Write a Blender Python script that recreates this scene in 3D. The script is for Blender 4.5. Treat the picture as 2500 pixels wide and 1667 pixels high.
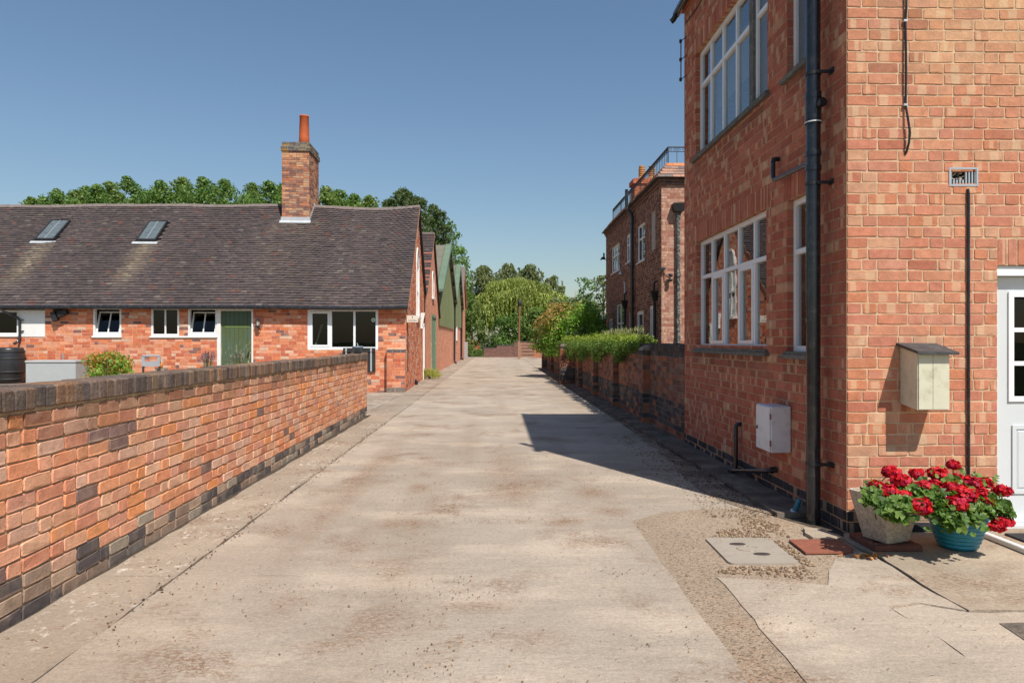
import bpy, math, random
import numpy as np
from mathutils import Vector, Matrix

for _o in list(bpy.data.objects):
    bpy.data.objects.remove(_o)
scene = bpy.context.scene
COL = scene.collection
random.seed(11)
RNG = np.random.default_rng(5)

# ---------------------------------------------------------------- camera, sky, sun, exposure
CAM_H = 1.45                      # eye height (m)
FPX = 1667.0                      # focal length in photo pixels (24 mm on 36 mm, 2500 px wide)
YAW = math.asin(0.0228)           # camera is turned a little to the right of the lane
SN, CS = math.sin(YAW), math.cos(YAW)

cam = bpy.data.cameras.new('camera')
cam.lens = 24.0
cam.sensor_width = 36.0
cam.clip_start = 0.05
cam.clip_end = 6000
cam_ob = bpy.data.objects.new('camera', cam)
COL.objects.link(cam_ob)
cam_ob.location = (0, 0, CAM_H)
cam_ob.rotation_euler = (math.radians(90), 0, -YAW)
scene.camera = cam_ob

SUN_EL = math.radians(54)
SUN_H = Vector((0.455, -0.890)).normalized()      # horizontal direction towards the sun
world = bpy.data.worlds.new('World')
scene.world = world
world.use_nodes = True
wn = world.node_tree
wn.nodes.clear()
w_sky = wn.nodes.new('ShaderNodeTexSky')
w_sky.sky_type = 'NISHITA'
w_sky.sun_disc = False
w_sky.sun_elevation = SUN_EL
w_sky.sun_rotation = math.atan2(SUN_H.x, SUN_H.y)
w_sky.altitude = 50
w_sky.air_density = 1.4
w_sky.dust_density = 0.8
w_sky.ozone_density = 5.0
w_bg = wn.nodes.new('ShaderNodeBackground')
w_bg.inputs['Strength'].default_value = 0.084
w_out = wn.nodes.new('ShaderNodeOutputWorld')
wn.links.new(w_sky.outputs[0], w_bg.inputs[0])
wn.links.new(w_bg.outputs[0], w_out.inputs[0])

sun = bpy.data.lights.new('sun', 'SUN')
sun.energy = 4.6
sun.angle = math.radians(0.53)
sun.color = (1.0, 0.945, 0.87)
sun_ob = bpy.data.objects.new('sun', sun)
COL.objects.link(sun_ob)
_d = Vector((-SUN_H.x * math.cos(SUN_EL), -SUN_H.y * math.cos(SUN_EL), -math.sin(SUN_EL)))
sun_ob.rotation_euler = _d.to_track_quat('-Z', 'Y').to_euler()
sun_ob.location = (20, -40, 60)

scene.view_settings.view_transform = 'Standard'
scene.view_settings.look = 'None'
scene.view_settings.gamma = 1.0
scene.view_settings.use_curve_mapping = False
scene.view_settings.exposure = 0.3

# ---------------------------------------------------------------- photo pixel -> place
def lane(X, Y):
    return (X * CS + Y * SN, -X * SN + Y * CS)
def kx(xs):
    return (xs - 1250.0) / FPX
def gpt(xs, ys, z=0.0):
    Y = (CAM_H - z) * FPX / (ys - 833.5)
    return lane(kx(xs) * Y, Y)
VIEW = [0.0, (0.0, 0.0)]          # a building set askew: angle and pivot of its own frame
def turned(x, y):
    a, (px, py) = VIEW
    c, s = math.cos(a), math.sin(a)
    return (px + (x - px) * c - (y - py) * s, py + (x - px) * s + (y - py) * c)
def onY(xs, ys, yc):              # on a wall y = yc -> x, z (in the frame of VIEW)
    a, (px, py) = VIEW
    c, s = math.cos(-a), math.sin(-a)
    dx, dy = kx(xs) * CS + SN, CS - kx(xs) * SN
    ox, oy = px - px * c + py * s, py - px * s - py * c
    ex, ey = dx * c - dy * s, dx * s + dy * c
    Y = (yc - oy) / ey
    return (ox + Y * ex, CAM_H - (ys - 833.5) / FPX * Y)
def onX(xs, ys, xc):              # on a wall x = xc -> y, z
    Y = xc / (kx(xs) * CS + SN)
    return (Y * (CS - kx(xs) * SN), CAM_H - (ys - 833.5) / FPX * Y)
def at(xs, ys, Y):                # at camera distance Y
    x, y = lane(kx(xs) * Y, Y)
    return Vector((x, y, CAM_H - (ys - 833.5) / FPX * Y))
def proj(p):
    x, y = turned(p[0], p[1])
    X = x * CS - y * SN
    Y = x * SN + y * CS
    if Y < 0.2:
        return None
    return (1250 + FPX * X / Y, 833.5 - FPX * (p[2] - CAM_H) / Y, Y)

def lin(r, g, b):
    f = lambda v: (v / 255 / 12.92) if v / 255 <= 0.04045 else ((v / 255 + 0.055) / 1.055) ** 2.4
    return (f(r), f(g), f(b))

# ---------------------------------------------------------------- object helpers
def tag(o, label=None, cat=None, group=None, kind=None):
    if label: o['label'] = label
    if cat: o['category'] = cat
    if group: o['group'] = group
    if kind: o['kind'] = kind
    return o

def adopt(o, parent):
    if parent is not None:
        o.parent = parent
        o.matrix_parent_inverse = WORLD[parent.name].inverted()
    return o
WORLD = {}
def remember(o):
    WORLD[o.name] = o.matrix_basis.copy()
    if o.parent is not None:
        WORLD[o.name] = WORLD[o.parent.name] @ o.matrix_parent_inverse @ o.matrix_basis
    return o

def empty(name, loc, label=None, cat=None, group=None):
    o = bpy.data.objects.new(name, None)
    o.empty_display_size = 0.1
    COL.objects.link(o)
    o.location = loc
    o.matrix_basis = Matrix.Translation(Vector(loc))
    remember(o)
    return tag(o, label, cat, group)

def mesh_ob(name, me, mat, parent=None):
    o = bpy.data.objects.new(name, me)
    if mat is not None and len(me.materials) == 0:
        me.materials.append(mat)
    COL.objects.link(o)
    adopt(o, parent)
    remember(o)
    return o

class MB:
    """collects simple shapes (world coordinates) into one mesh"""
    def __init__(s):
        s.v = []; s.f = []; s.smooth = []
    def add(s, vs, fs, smooth=False):
        n = len(s.v)
        s.v += [tuple(p) for p in vs]
        s.f += [tuple(i + n for i in f) for f in fs]
        s.smooth += [smooth] * len(fs)
        return s
    def hexa(s, p):               # 8 corners: bottom 4 (ccw), top 4
        return s.add(p, [(3, 2, 1, 0), (4, 5, 6, 7), (0, 1, 5, 4), (1, 2, 6, 5), (2, 3, 7, 6), (3, 0, 4, 7)])
    def box(s, x0, x1, y0, y1, z0, z1, bev=0.0):
        if bev <= 0:
            return s.hexa([(x0, y0, z0), (x1, y0, z0), (x1, y1, z0), (x0, y1, z0),
                           (x0, y0, z1), (x1, y0, z1), (x1, y1, z1), (x0, y1, z1)])
        b = bev
        rings = []
        for z, i in ((z0, b), (z0 + b, 0), (z1 - b, 0), (z1, b)):
            c = b if i == 0 else b * 1.0
            pts = [(x0 + b + 0 * c, y0 + i), (x1 - b, y0 + i), (x1 - i, y0 + b), (x1 - i, y1 - b),
                   (x1 - b, y1 - i), (x0 + b, y1 - i), (x0 + i, y1 - b), (x0 + i, y0 + b)]
            rings.append([(px, py, z) for px, py in pts])
        vs = sum(rings, [])
        fs = [tuple(range(7, -1, -1)), tuple(range(24, 32))]
        for r in range(3):
            for i in range(8):
                j = (i + 1) % 8
                fs.append((r * 8 + i, r * 8 + j, r * 8 + 8 + j, r * 8 + 8 + i))
        return s.add(vs, fs)
    def wbox(s, fr, u0, u1, z0, z1, d0, d1):   # box in a wall frame, d outwards
        if u0 > u1: u0, u1 = u1, u0
        P = fr.pt
        return s.hexa([P(u0, z0, d1), P(u1, z0, d1), P(u1, z0, d0), P(u0, z0, d0),
                       P(u0, z1, d1), P(u1, z1, d1), P(u1, z1, d0), P(u0, z1, d0)])
    def quad(s, a, b, c, d):
        return s.add([a, b, c, d], [(0, 1, 2, 3)])
    def tube(s, path, r, seg=10, caps=True, smooth=True):
        path = [Vector(p) for p in path]
        rs = r if isinstance(r, (list, tuple)) else [r] * len(path)
        rings = []
        prev = None
        for i, p in enumerate(path):
            a = path[max(i - 1, 0)]; b = path[min(i + 1, len(path) - 1)]
            t = (b - a).normalized()
            if prev is None:
                h = Vector((0, 0, 1)) if abs(t.z) < 0.9 else Vector((1, 0, 0))
                e1 = t.cross(h).normalized()
            else:
                e1 = (prev - t * prev.dot(t))
                e1 = e1.normalized() if e1.length > 1e-6 else t.orthogonal().normalized()
            prev = e1
            e2 = t.cross(e1)
            rings.append([p + (e1 * math.cos(2 * math.pi * k / seg) + e2 * math.sin(2 * math.pi * k / seg)) * rs[i] for k in range(seg)])
        vs = sum(rings, [])
        fs = []
        for r_ in range(len(rings) - 1):
            for k in range(seg):
                j = (k + 1) % seg
                fs.append((r_ * seg + k, r_ * seg + j, r_ * seg + seg + j, r_ * seg + seg + k))
        s.add(vs, fs, smooth)
        if caps:
            s.add(rings[0], [tuple(range(seg - 1, -1, -1))]); s.add(rings[-1], [tuple(range(seg))])
        return s
    def lathe(s, c, prof, seg=24, smooth=True, tilt=None):
        c = Vector(c)
        rings = []
        for r, z in prof:
            ring = []
            for k in range(seg):
                a = 2 * math.pi * k / seg
                p = Vector((r * math.cos(a), r * math.sin(a), z))
                if tilt: p = tilt @ p
                ring.append(c + p)
            rings.append(ring)
        vs = sum(rings, [])
        fs = []
        for q in range(len(rings) - 1):
            for k in range(seg):
                j = (k + 1) % seg
                fs.append((q * seg + k, q * seg + j, q * seg + seg + j, q * seg + seg + k))
        s.add(vs, fs, smooth)
        return s
    def prism(s, pts, z0, z1):
        n = len(pts)
        vs = [(x, y, z0) for x, y in pts] + [(x, y, z1) for x, y in pts]
        fs = [tuple(range(n - 1, -1, -1)), tuple(range(n, 2 * n))]
        fs += [(i, (i + 1) % n, n + (i + 1) % n, n + i) for i in range(n)]
        return s.add(vs, fs)
    def build(s, name, mat, parent=None, fix=True):
        me = bpy.data.meshes.new(name)
        me.from_pydata([tuple(p) for p in s.v], [], s.f)
        me.polygons.foreach_set('use_smooth', s.smooth)
        me.update()
        return mesh_ob(name, me, mat, parent)

class Fr:
    """wall frame: u along the wall, z up, n outwards (u x z = n)"""
    def __init__(s, O, U):
        s.O = Vector(O); s.U = Vector(U).normalized(); s.N = s.U.cross(Vector((0, 0, 1))).normalized()
    def pt(s, u, z, d=0.0):
        return s.O + s.U * u + Vector((0, 0, 1)) * z + s.N * d
    def rot(s):
        return Matrix((s.U, Vector((0, 0, 1)), s.N)).transposed()
# ---------------------------------------------------------------- materials
def new_mat(name):
    m = bpy.data.materials.new(name)
    m.use_nodes = True
    nt = m.node_tree
    nt.nodes.clear()
    out = nt.nodes.new('ShaderNodeOutputMaterial')
    return m, nt, out
class NB:
    def __init__(s, name):
        s.m, s.nt, s.out = new_mat(name)
    def n(s, typ, **kw):
        nd = s.nt.nodes.new('ShaderNode' + typ)
        for k, v in kw.items():
            if k.startswith('_'):
                setattr(nd, k[1:], v)
            else:
                key = k.replace('__', ' ')
                s.set(nd, key, v)
        return nd
    def set(s, nd, key, v):
        inp = nd.inputs[int(key[1:])] if (key[0] == 'i' and key[1:].isdigit()) else nd.inputs[key]
        if isinstance(v, bpy.types.NodeSocket):
            s.nt.links.new(v, inp)
        elif isinstance(v, bpy.types.Node):
            s.nt.links.new(v.outputs[0], inp)
        else:
            if isinstance(v, tuple) and len(v) == 3 and inp.type == 'RGBA':
                v = v + (1.0,)
            inp.default_value = v
    def pos(s, scale=(1, 1, 1), rot=(0, 0, 0)):
        g = s.n('NewGeometry')
        mp = s.n('Mapping')
        mp.inputs['Scale'].default_value = scale
        mp.inputs['Rotation'].default_value = rot
        s.nt.links.new(g.outputs['Position'], mp.inputs['Vector'])
        return mp.outputs[0]
    def noise(s, vec, scale, detail=4.0, rough=0.55, dist=0.0):
        return s.n('TexNoise', Vector=vec, Scale=scale, Detail=detail, Roughness=rough, Distortion=dist).outputs['Fac']
    def ramp(s, fac, stops, interp='LINEAR'):
        r = s.n('ValToRGB', Fac=fac)
        cr = r.color_ramp
        cr.interpolation = interp
        while len(cr.elements) < len(stops):
            cr.elements.new(0.5)
        for e, (p, c) in zip(cr.elements, stops):
            e.position = p
            e.color = (c, c, c, 1) if not isinstance(c, tuple) else (c + (1,) if len(c) == 3 else c)
        return r.outputs[0]
    def mix(s, fac, a, b, mode='MIX'):
        nd = s.nt.nodes.new('ShaderNodeMix')
        nd.data_type = 'RGBA'; nd.blend_type = mode
        for i, v in ((0, fac), (6, a), (7, b)):
            inp = nd.inputs[i]
            if isinstance(v, bpy.types.NodeSocket): s.nt.links.new(v, inp)
            elif isinstance(v, bpy.types.Node): s.nt.links.new(v.outputs[0], inp)
            elif isinstance(v, tuple): inp.default_value = v if len(v) == 4 else v + (1.0,)
            else: inp.default_value = v if inp.type == 'VALUE' else (v, v, v, 1)
        return nd.outputs[2]
    def math(s, op, a, b=0.0, clamp=False):
        nd = s.nt.nodes.new('ShaderNodeMath'); nd.operation = op; nd.use_clamp = clamp
        for i, v in ((0, a), (1, b)):
            if isinstance(v, bpy.types.NodeSocket): s.nt.links.new(v, nd.inputs[i])
            else: nd.inputs[i].default_value = v
        return nd.outputs[0]
    def finish(s, color, rough=0.8, bump=None, bump_s=0.4, bump_d=0.01, spec=0.3, metal=0.0, **kw):
        p = s.n('BsdfPrincipled')
        s.set(p, 'Base Color', color); s.set(p, 'Roughness', rough); s.set(p, 'Metallic', metal)
        s.set(p, 'Specular IOR Level', spec)
        for k, v in kw.items(): s.set(p, k.replace('__', ' '), v)
        if bump is not None:
            b = s.n('Bump', Height=bump, Strength=bump_s, Distance=bump_d)
            s.nt.links.new(b.outputs[0], p.inputs['Normal'])
        s.nt.links.new(p.outputs[0], s.out.inputs[0])
        return s.m

MAT = {}
def simple(name, col, rough=0.6, var=0.12, scale=6.0, bump=0.0, spec=0.4, metal=0.0, dirt=None, dirt_amt=0.3, bscale=40.0):
    b = NB(name)
    P = b.pos()
    n1 = b.noise(P, scale, 5)
    c = b.mix(1.0, col, b.ramp(n1, [(0.25, 1 - var), (0.75, 1 + var)]), 'MULTIPLY')
    if dirt:
        n2 = b.noise(P, scale * 2.3, 6, 0.65)
        c = b.mix(b.ramp(n2, [(0.5, 0.0), (0.72, dirt_amt)]), c, dirt)
    kw = {}
    bb = None
    if bump > 0:
        bb = b.noise(P, bscale, 5, 0.6)
    MAT[name] = b.finish(c, rough, bb, bump, 0.01, spec, metal)
    return MAT[name]

def brick_mat(name, individual, band=0.0, grime=(0.08, 0.06, 0.05), grime_amt=0.35, rough_bump=0.5, pale=0.25, lichen=0.0):
    b = NB(name)
    if individual:
        oi = b.n('ObjectInfo')
        col, al = oi.outputs['Color'], oi.outputs['Alpha']
    else:
        at_ = b.n('Attribute', _attribute_name='bcol')
        col, al = at_.outputs['Color'], at_.outputs['Alpha']
    P = b.pos()
    uv = b.n('UVMap', _uv_map='UVMap')
    sep = b.n('SeparateXYZ', Vector=uv.outputs[0])
    n1 = b.noise(P, 14, 4)
    c = b.mix(1.0, col, b.ramp(n1, [(0.3, 0.86), (0.7, 1.12)]), 'MULTIPLY')
    n2 = b.noise(P, 75, 4, 0.7)
    c = b.mix(1.0, c, b.ramp(n2, [(0.3, 0.84), (0.7, 1.12)]), 'MULTIPLY')
    # kiln marks: paler bands across the stretcher
    if band > 0:
        fr = b.math('FRACT', b.math('MULTIPLY', al, 13.7))
        has = b.math('GREATER_THAN', fr, 0.55)
        f2 = b.math('FRACT', b.math('MULTIPLY', al, 37.3))
        cen = b.math('ADD', b.math('MULTIPLY', f2, 0.6), 0.2)
        dist = b.math('ABSOLUTE', b.math('SUBTRACT', sep.outputs[0], cen))
        wob = b.math('MULTIPLY', b.math('SUBTRACT', b.noise(P, 30, 2), 0.5), 0.09)
        m = b.ramp(b.math('ADD', dist, wob), [(0.13, 1.0), (0.17, 0.0)])
        m = b.math('MULTIPLY', m, has)
        c = b.mix(b.math('MULTIPLY', m, band), c, b.mix(0.5, c, lin(214, 186, 150)))
        dd = b.ramp(b.math('ABSOLUTE', b.math('SUBTRACT', sep.outputs[1], 0.5)), [(0.30, 0.0), (0.42, 1.0)])
        e = b.math('MULTIPLY', dd, b.math('GREATER_THAN', fr, 0.85))
        c = b.mix(b.math('MULTIPLY', e, 0.45 * band), c, lin(190, 120, 75))
    # pale salts
    n3 = b.noise(P, 4.0, 5, 0.6)
    c = b.mix(b.ramp(n3, [(0.52, 0.0), (0.72, pale)]), c, lin(205, 185, 165))
    n4 = b.noise(P, 9.0, 6, 0.7, 0.4)
    c = b.mix(b.ramp(n4, [(0.55, 0.0), (0.75, grime_amt)]), c, grime)
    n5 = b.noise(P, 150, 2, 0.5)
    c = b.mix(b.ramp(n5, [(0.66, 0.0), (0.72, 0.5)]), c, (0.07, 0.045, 0.035))
    if lichen > 0:
        c = b.mix(b.ramp(b.noise(P, 55, 5, 0.75), [(0.60, 0.0), (0.66, lichen)]), c, lin(176, 166, 146))
        c = b.mix(b.ramp(b.noise(P, 24, 5, 0.7), [(0.60, 0.0), (0.68, lichen * 0.6)]), c, lin(150, 116, 62))
    bump = b.math('ADD', b.math('MULTIPLY', b.noise(P, 28, 5, 0.65), 1.0), b.math('MULTIPLY', n2, 0.6))
    MAT[name] = b.finish(c, 0.9, bump, rough_bump, 0.012, 0.15)
    return MAT[name]

def mortar_mat(name, col, dark=0.5):
    b = NB(name)
    P = b.pos()
    n1 = b.noise(P, 12, 5, 0.65)
    c = b.mix(1.0, col, b.ramp(n1, [(0.3, 0.72), (0.7, 1.2)]), 'MULTIPLY')
    n2 = b.noise(P, 5, 5, 0.7)
    c = b.mix(b.ramp(n2, [(0.5, 0.0), (0.75, dark)]), c, (0.08, 0.065, 0.05))
    MAT[name] = b.finish(c, 0.95, b.noise(P, 90, 4, 0.7), 0.8, 0.008, 0.1)
    return MAT[name]

def texbrick_mat(name, c1, c2, mort, plane='x', grime=0.3):
    """far brickwork, too small to pick apart: course 83 mm"""
    b = NB(name)
    g = b.n('NewGeometry')
    sp = b.n('SeparateXYZ', Vector=g.outputs['Position'])
    cb = b.n('CombineXYZ', X=sp.outputs[1 if plane == 'x' else 0], Y=sp.outputs[2])
    br = b.n('TexBrick', Vector=cb.outputs[0], Color1=c1, Color2=c2, Mortar=mort, Scale=1.0)
    br.inputs['Mortar Size'].default_value = 0.007
    br.inputs['Brick Width'].default_value = 0.235
    br.inputs['Row Height'].default_value = 0.083
    P = b.pos()
    c = b.mix(1.0, br.outputs['Color'], b.ramp(b.noise(P, 7, 5, 0.7), [(0.3, 0.7), (0.7, 1.25)]), 'MULTIPLY')
    c = b.mix(b.ramp(b.noise(P, 1.3, 6, 0.7), [(0.5, 0.0), (0.75, grime)]), c, (0.06, 0.045, 0.04))
    MAT[name] = b.finish(c, 0.9, br.outputs['Fac'], -0.4, 0.01, 0.15)
    return MAT[name]

def leaf_mat(name, rough=0.5, trans=0.35):
    b = NB(name)
    at_ = b.n('Attribute', _attribute_name='col')
    p = b.n('BsdfPrincipled')
    b.set(p, 'Base Color', at_.outputs['Color']); b.set(p, 'Roughness', rough); b.set(p, 'Specular IOR Level', 0.35)
    t = b.n('BsdfTranslucent', Color=b.mix(1.0, at_.outputs['Color'], (1.25, 1.35, 0.55), 'MULTIPLY'))
    mx = b.n('MixShader', i0=trans)
    b.nt.links.new(p.outputs[0], mx.inputs[1]); b.nt.links.new(t.outputs[0], mx.inputs[2])
    b.nt.links.new(mx.outputs[0], b.out.inputs[0])
    MAT[name] = b.m
    return b.m

def glass_mat(name, ior=1.7, tint=(0.75, 0.8, 0.8), rough=0.0, frost=0.0):
    b = NB(name)
    fz = b.n('Fresnel', IOR=ior)
    gl = b.n('BsdfGlossy', Roughness=rough, Color=(1, 1, 1))
    if frost > 0:
        bp = b.n('Bump', Height=b.noise(b.pos(), 160, 2), Strength=frost, Distance=0.004)
        b.nt.links.new(bp.outputs[0], gl.inputs['Normal'])
        tr = b.n('BsdfTranslucent', Color=(0.30, 0.36, 0.40))
    else:
        # old panes are not perfectly flat
        bp = b.n('Bump', Height=b.noise(b.pos(), 2.2, 2), Strength=0.03, Distance=0.02)
        b.nt.links.new(bp.outputs[0], gl.inputs['Normal'])
        tr = b.n('BsdfTransparent', Color=tint)
    gb = b.n('NewGeometry')
    mx = b.n('MixShader', i0=b.math('MULTIPLY', fz.outputs[0], b.math('SUBTRACT', 1.0, gb.outputs['Backfacing'])))
    b.nt.links.new(tr.outputs[0], mx.inputs[1]); b.nt.links.new(gl.outputs[0], mx.inputs[2])
    b.nt.links.new(mx.outputs[0], b.out.inputs[0])
    MAT[name] = b.m
    return b.m

def concrete_mat(name, base, dirt_amt=0.45, lichen=0.0, dark_patch=0.0, aggregate=0.0, streak=0.5, stains=(), pale=0.5):
    b = NB(name)
    P = b.pos()
    Pt = b.pos((0.8, 4.0, 1))        # streaks drawn across the lane by the tamping board
    oi = b.n('ObjectInfo')
    c = b.mix(1.0, base, b.ramp(b.noise(P, 0.6, 6, 0.6), [(0.3, 0.84), (0.7, 1.14)]), 'MULTIPLY')
    c = b.mix(1.0, c, b.ramp(oi.outputs['Random'], [(0.0, 0.96), (1.0, 1.04)]), 'MULTIPLY')
    c = b.mix(1.0, c, b.ramp(b.noise(Pt, 4.5, 5, 0.65), [(0.3, 1 - 0.15 * streak), (0.7, 1 + 0.15 * streak)]), 'MULTIPLY')
    # worn pale laitance
    c = b.mix(b.ramp(b.noise(b.pos((0.6, 1.3, 1)), 1.25, 8, 0.66), [(0.50, 0.0), (0.62, pale)]), c, (min(1, base[0] * 1.5), min(1, base[1] * 1.47), min(1, base[2] * 1.42)))
    # tracks worn by wheels, run along the lane
    c = b.mix(b.ramp(b.noise(b.pos((1, 0.07, 1)), 1.3, 3, 0.5), [(0.48, 0.0), (0.68, 0.28)]), c, (base[0] * 0.66, base[1] * 0.57, base[2] * 0.48))
    sp = b.ramp(b.noise(b.pos((1, 1.5, 1)), 30, 8, 0.85), [(0.46, 0.0), (0.54, 1.0)])
    blot = b.ramp(b.noise(P, 1.15, 8, 0.68, 0.4), [(0.52, 0.0), (0.64, 1.0)])
    if stains:
        tot = None
        for (x, y, rx, ry, a) in stains:
            mp = b.n('Mapping'); mp.vector_type = 'POINT'
            g = b.n('NewGeometry'); b.nt.links.new(g.outputs['Position'], mp.inputs['Vector'])
            mp.inputs['Scale'].default_value = (1 / rx, 1 / ry, 0); mp.inputs['Location'].default_value = (-x / rx, -y / ry, 0)
            ln_ = b.n('VectorMath', _operation='LENGTH'); b.nt.links.new(mp.outputs[0], ln_.inputs[0])
            m = b.math('MULTIPLY', b.ramp(ln_.outputs['Value'], [(0.15, 1.0), (1.0, 0.0)]), a)
            tot = m if tot is None else b.math('MAXIMUM', tot, m)
        tot = b.math('MULTIPLY', tot, b.ramp(b.noise(P, 5.0, 7, 0.7), [(0.30, 0.25), (0.62, 1.25)]))
        c = b.mix(b.math('MULTIPLY', tot, 0.28, True), c, lin(150, 122, 100))
        blot = b.math('MAXIMUM', blot, tot)
    c = b.mix(b.math('MULTIPLY', b.math('MULTIPLY', blot, sp), dirt_amt, True), c, lin(122, 92, 68))
    # grain
    c = b.mix(1.0, c, b.ramp(b.noise(b.pos((1, 1.3, 1)), 34, 5, 0.75), [(0.32, 0.82), (0.68, 1.15)]), 'MULTIPLY')
    c = b.mix(1.0, c, b.ramp(b.noise(P, 105, 3, 0.7), [(0.30, 0.84), (0.70, 1.13)]), 'MULTIPLY')
    c = b.mix(b.ramp(b.noise(b.pos((1, 1.8, 1)), 21, 4, 0.6), [(0.66, 0.0), (0.70, 0.75)]), c, lin(104, 82, 66))
    c = b.mix(b.ramp(b.noise(b.pos((1, 1.2, 1)), 48, 4, 0.6), [(0.68, 0.0), (0.73, 0.7)]), c, lin(92, 76, 66))
    if lichen > 0:
        ml = b.math('MULTIPLY', b.ramp(b.noise(b.pos((1, 0.8, 1)), 15, 6, 0.7), [(0.55, 0.0), (0.62, 1.0)]), b.ramp(b.noise(P, 1.4, 4, 0.6), [(0.46, 0.0), (0.60, lichen)]))
        c = b.mix(ml, c, lin(214, 206, 192))
    if dark_patch > 0:
        md = b.ramp(b.noise(P, 2.5, 6, 0.7, 0.5), [(0.40, 0.0), (0.60, dark_patch)])
        c = b.mix(md, c, (0.06, 0.05, 0.042))
    bump = b.math('ADD', b.noise(P, 60, 5, 0.75), b.math('MULTIPLY', b.noise(Pt, 9, 4), 0.5))
    if aggregate > 0:
        va = b.n('TexVoronoi', Vector=P, Scale=85.0)
        vc = b.n('HueSaturation', Color=va.outputs['Color'], Saturation=0.0)
        c = b.mix(aggregate, c, b.mix(1.0, c, b.ramp(vc.outputs[0], [(0.2, 0.5), (0.8, 1.7)]), 'MULTIPLY'))
        bump = b.math('ADD', bump, b.math('MULTIPLY', b.math('SUBTRACT', 1.0, va.outputs['Distance']), 0.7))
    MAT[name] = b.finish(c, 0.9, bump, 0.55, 0.01, 0.2)
    return MAT[name]

simple('white_paint', (0.78, 0.77, 0.74), 0.45, 0.04, 5, 0.05, dirt=(0.45, 0.42, 0.36), dirt_amt=0.25)
simple('upvc', (0.80, 0.81, 0.82), 0.3, 0.02, 3, 0.0, dirt=(0.5, 0.45, 0.38), dirt_amt=0.12)
simple('upvc_grey', (0.60, 0.63, 0.63), 0.35, 0.03, 3)
simple('black_plastic', (0.018, 0.019, 0.022), 0.16, 0.2, 5, 0.08, 0.5, dirt=(0.16, 0.15, 0.14), dirt_amt=0.22, bscale=14)
simple('black_iron', (0.02, 0.02, 0.022), 0.5, 0.2, 9, 0.2, 0.4, dirt=(0.12, 0.09, 0.07), dirt_amt=0.3)
simple('peeling_iron', (0.05, 0.06, 0.065), 0.6, 0.3, 6, 0.2, dirt=(0.62, 0.56, 0.44), dirt_amt=1.0)
simple('lead', (0.42, 0.44, 0.46), 0.55, 0.15, 6, 0.1, dirt=(0.7, 0.7, 0.7), dirt_amt=0.4)
simple('galvanised', (0.55, 0.56, 0.57), 0.4, 0.1, 8, 0.05, 0.5, 0.6)
simple('sill_stone', (0.13, 0.12, 0.105), 0.85, 0.35, 9, 0.4, dirt=(0.30, 0.28, 0.22), dirt_amt=0.6)
simple('grey_post', (0.33, 0.31, 0.30), 0.9, 0.25, 60, 0.4)
simple('slate', (0.055, 0.055, 0.058), 0.6, 0.3, 8, 0.3, dirt=(0.2, 0.2, 0.17), dirt_amt=0.4)
simple('cream_wood', lin(203, 200, 176), 0.55, 0.06, 5, 0.1, dirt=lin(150, 140, 105), dirt_amt=0.5)
simple('meter_white', (0.66, 0.67, 0.69), 0.4, 0.05, 5, 0.0, dirt=(0.25, 0.2, 0.17), dirt_amt=0.35)
simple('terracotta', lin(188, 92, 50), 0.75, 0.14, 6, 0.2, dirt=(0.2, 0.1, 0.07), dirt_amt=0.3)
simple('terracotta_dark', lin(112, 68, 54), 0.8, 0.2, 8, 0.3, dirt=(0.08, 0.06, 0.05), dirt_amt=0.5)
simple('buff_pot', lin(190, 134, 80), 0.7, 0.12, 6, 0.2, dirt=(0.2, 0.14, 0.08), dirt_amt=0.4)
simple('rust', lin(138, 84, 66), 0.8, 0.12, 6, 0.25, dirt=lin(175, 110, 70), dirt_amt=0.5)
simple('cover_steel', lin(158, 148, 134), 0.75, 0.07, 5, 0.15, 0.3, 0.0, dirt=lin(120, 105, 88), dirt_amt=0.35)
simple('planter_stone', lin(184, 171, 152), 0.95, 0.32, 38, 0.8, dirt=(0.13, 0.11, 0.085), dirt_amt=0.75)
simple('blue_glaze', (0.010, 0.225, 0.31), 0.2, 0.15, 5, 0.05, 0.6, dirt=(0.03, 0.32, 0.40), dirt_amt=0.4)
simple('blue_plastic', (0.02, 0.17, 0.25), 0.4, 0.2, 9)
simple('barrel_black', (0.022, 0.022, 0.024), 0.35, 0.3, 30, 0.2, dirt=(0.09, 0.085, 0.08), dirt_amt=0.4)
simple('grey_plastic', lin(158, 160, 164), 0.5, 0.05, 4, 0.05)
simple('chest_grey', lin(168, 172, 172), 0.55, 0.05, 4, 0.08)
simple('pot_grey', lin(112, 128, 138), 0.6, 0.15, 12, 0.2, dirt=(0.05, 0.06, 0.06), dirt_amt=0.6)
simple('wired_glass', (0.10, 0.125, 0.13), 0.22, 0.25, 6, 0.1, 0.7, dirt=(0.24, 0.26, 0.26), dirt_amt=0.5, bscale=90)
simple('dark_room', (0.022, 0.02, 0.019), 0.95, 0.3, 2)
simple('curtain', (0.35, 0.34, 0.33), 0.9, 0.1, 3)
simple('weathered_wood', lin(150, 116, 92), 0.85, 0.25, 22, 0.4)
simple('pole_wood', lin(128, 88, 66), 0.9, 0.3, 22, 0.5)
simple('tile_red', lin(168, 88, 66), 0.85, 0.2, 9, 0.3)
simple('ridge_tile', lin(118, 106, 100), 0.9, 0.2, 7, 0.3, dirt=(0.09, 0.085, 0.075), dirt_amt=0.5)
simple('soil', (0.075, 0.058, 0.043), 0.98, 0.4, 8, 0.8, 0.1, dirt=(0.16, 0.13, 0.10), dirt_amt=0.6)
simple('bark', (0.10, 0.078, 0.06), 0.95, 0.4, 20, 0.8, 0.1)
simple('stem_green', (0.12, 0.17, 0.06), 0.7, 0.2, 9)
simple('cap_white', (0.62, 0.63, 0.62), 0.5, 0.1, 9)
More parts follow.
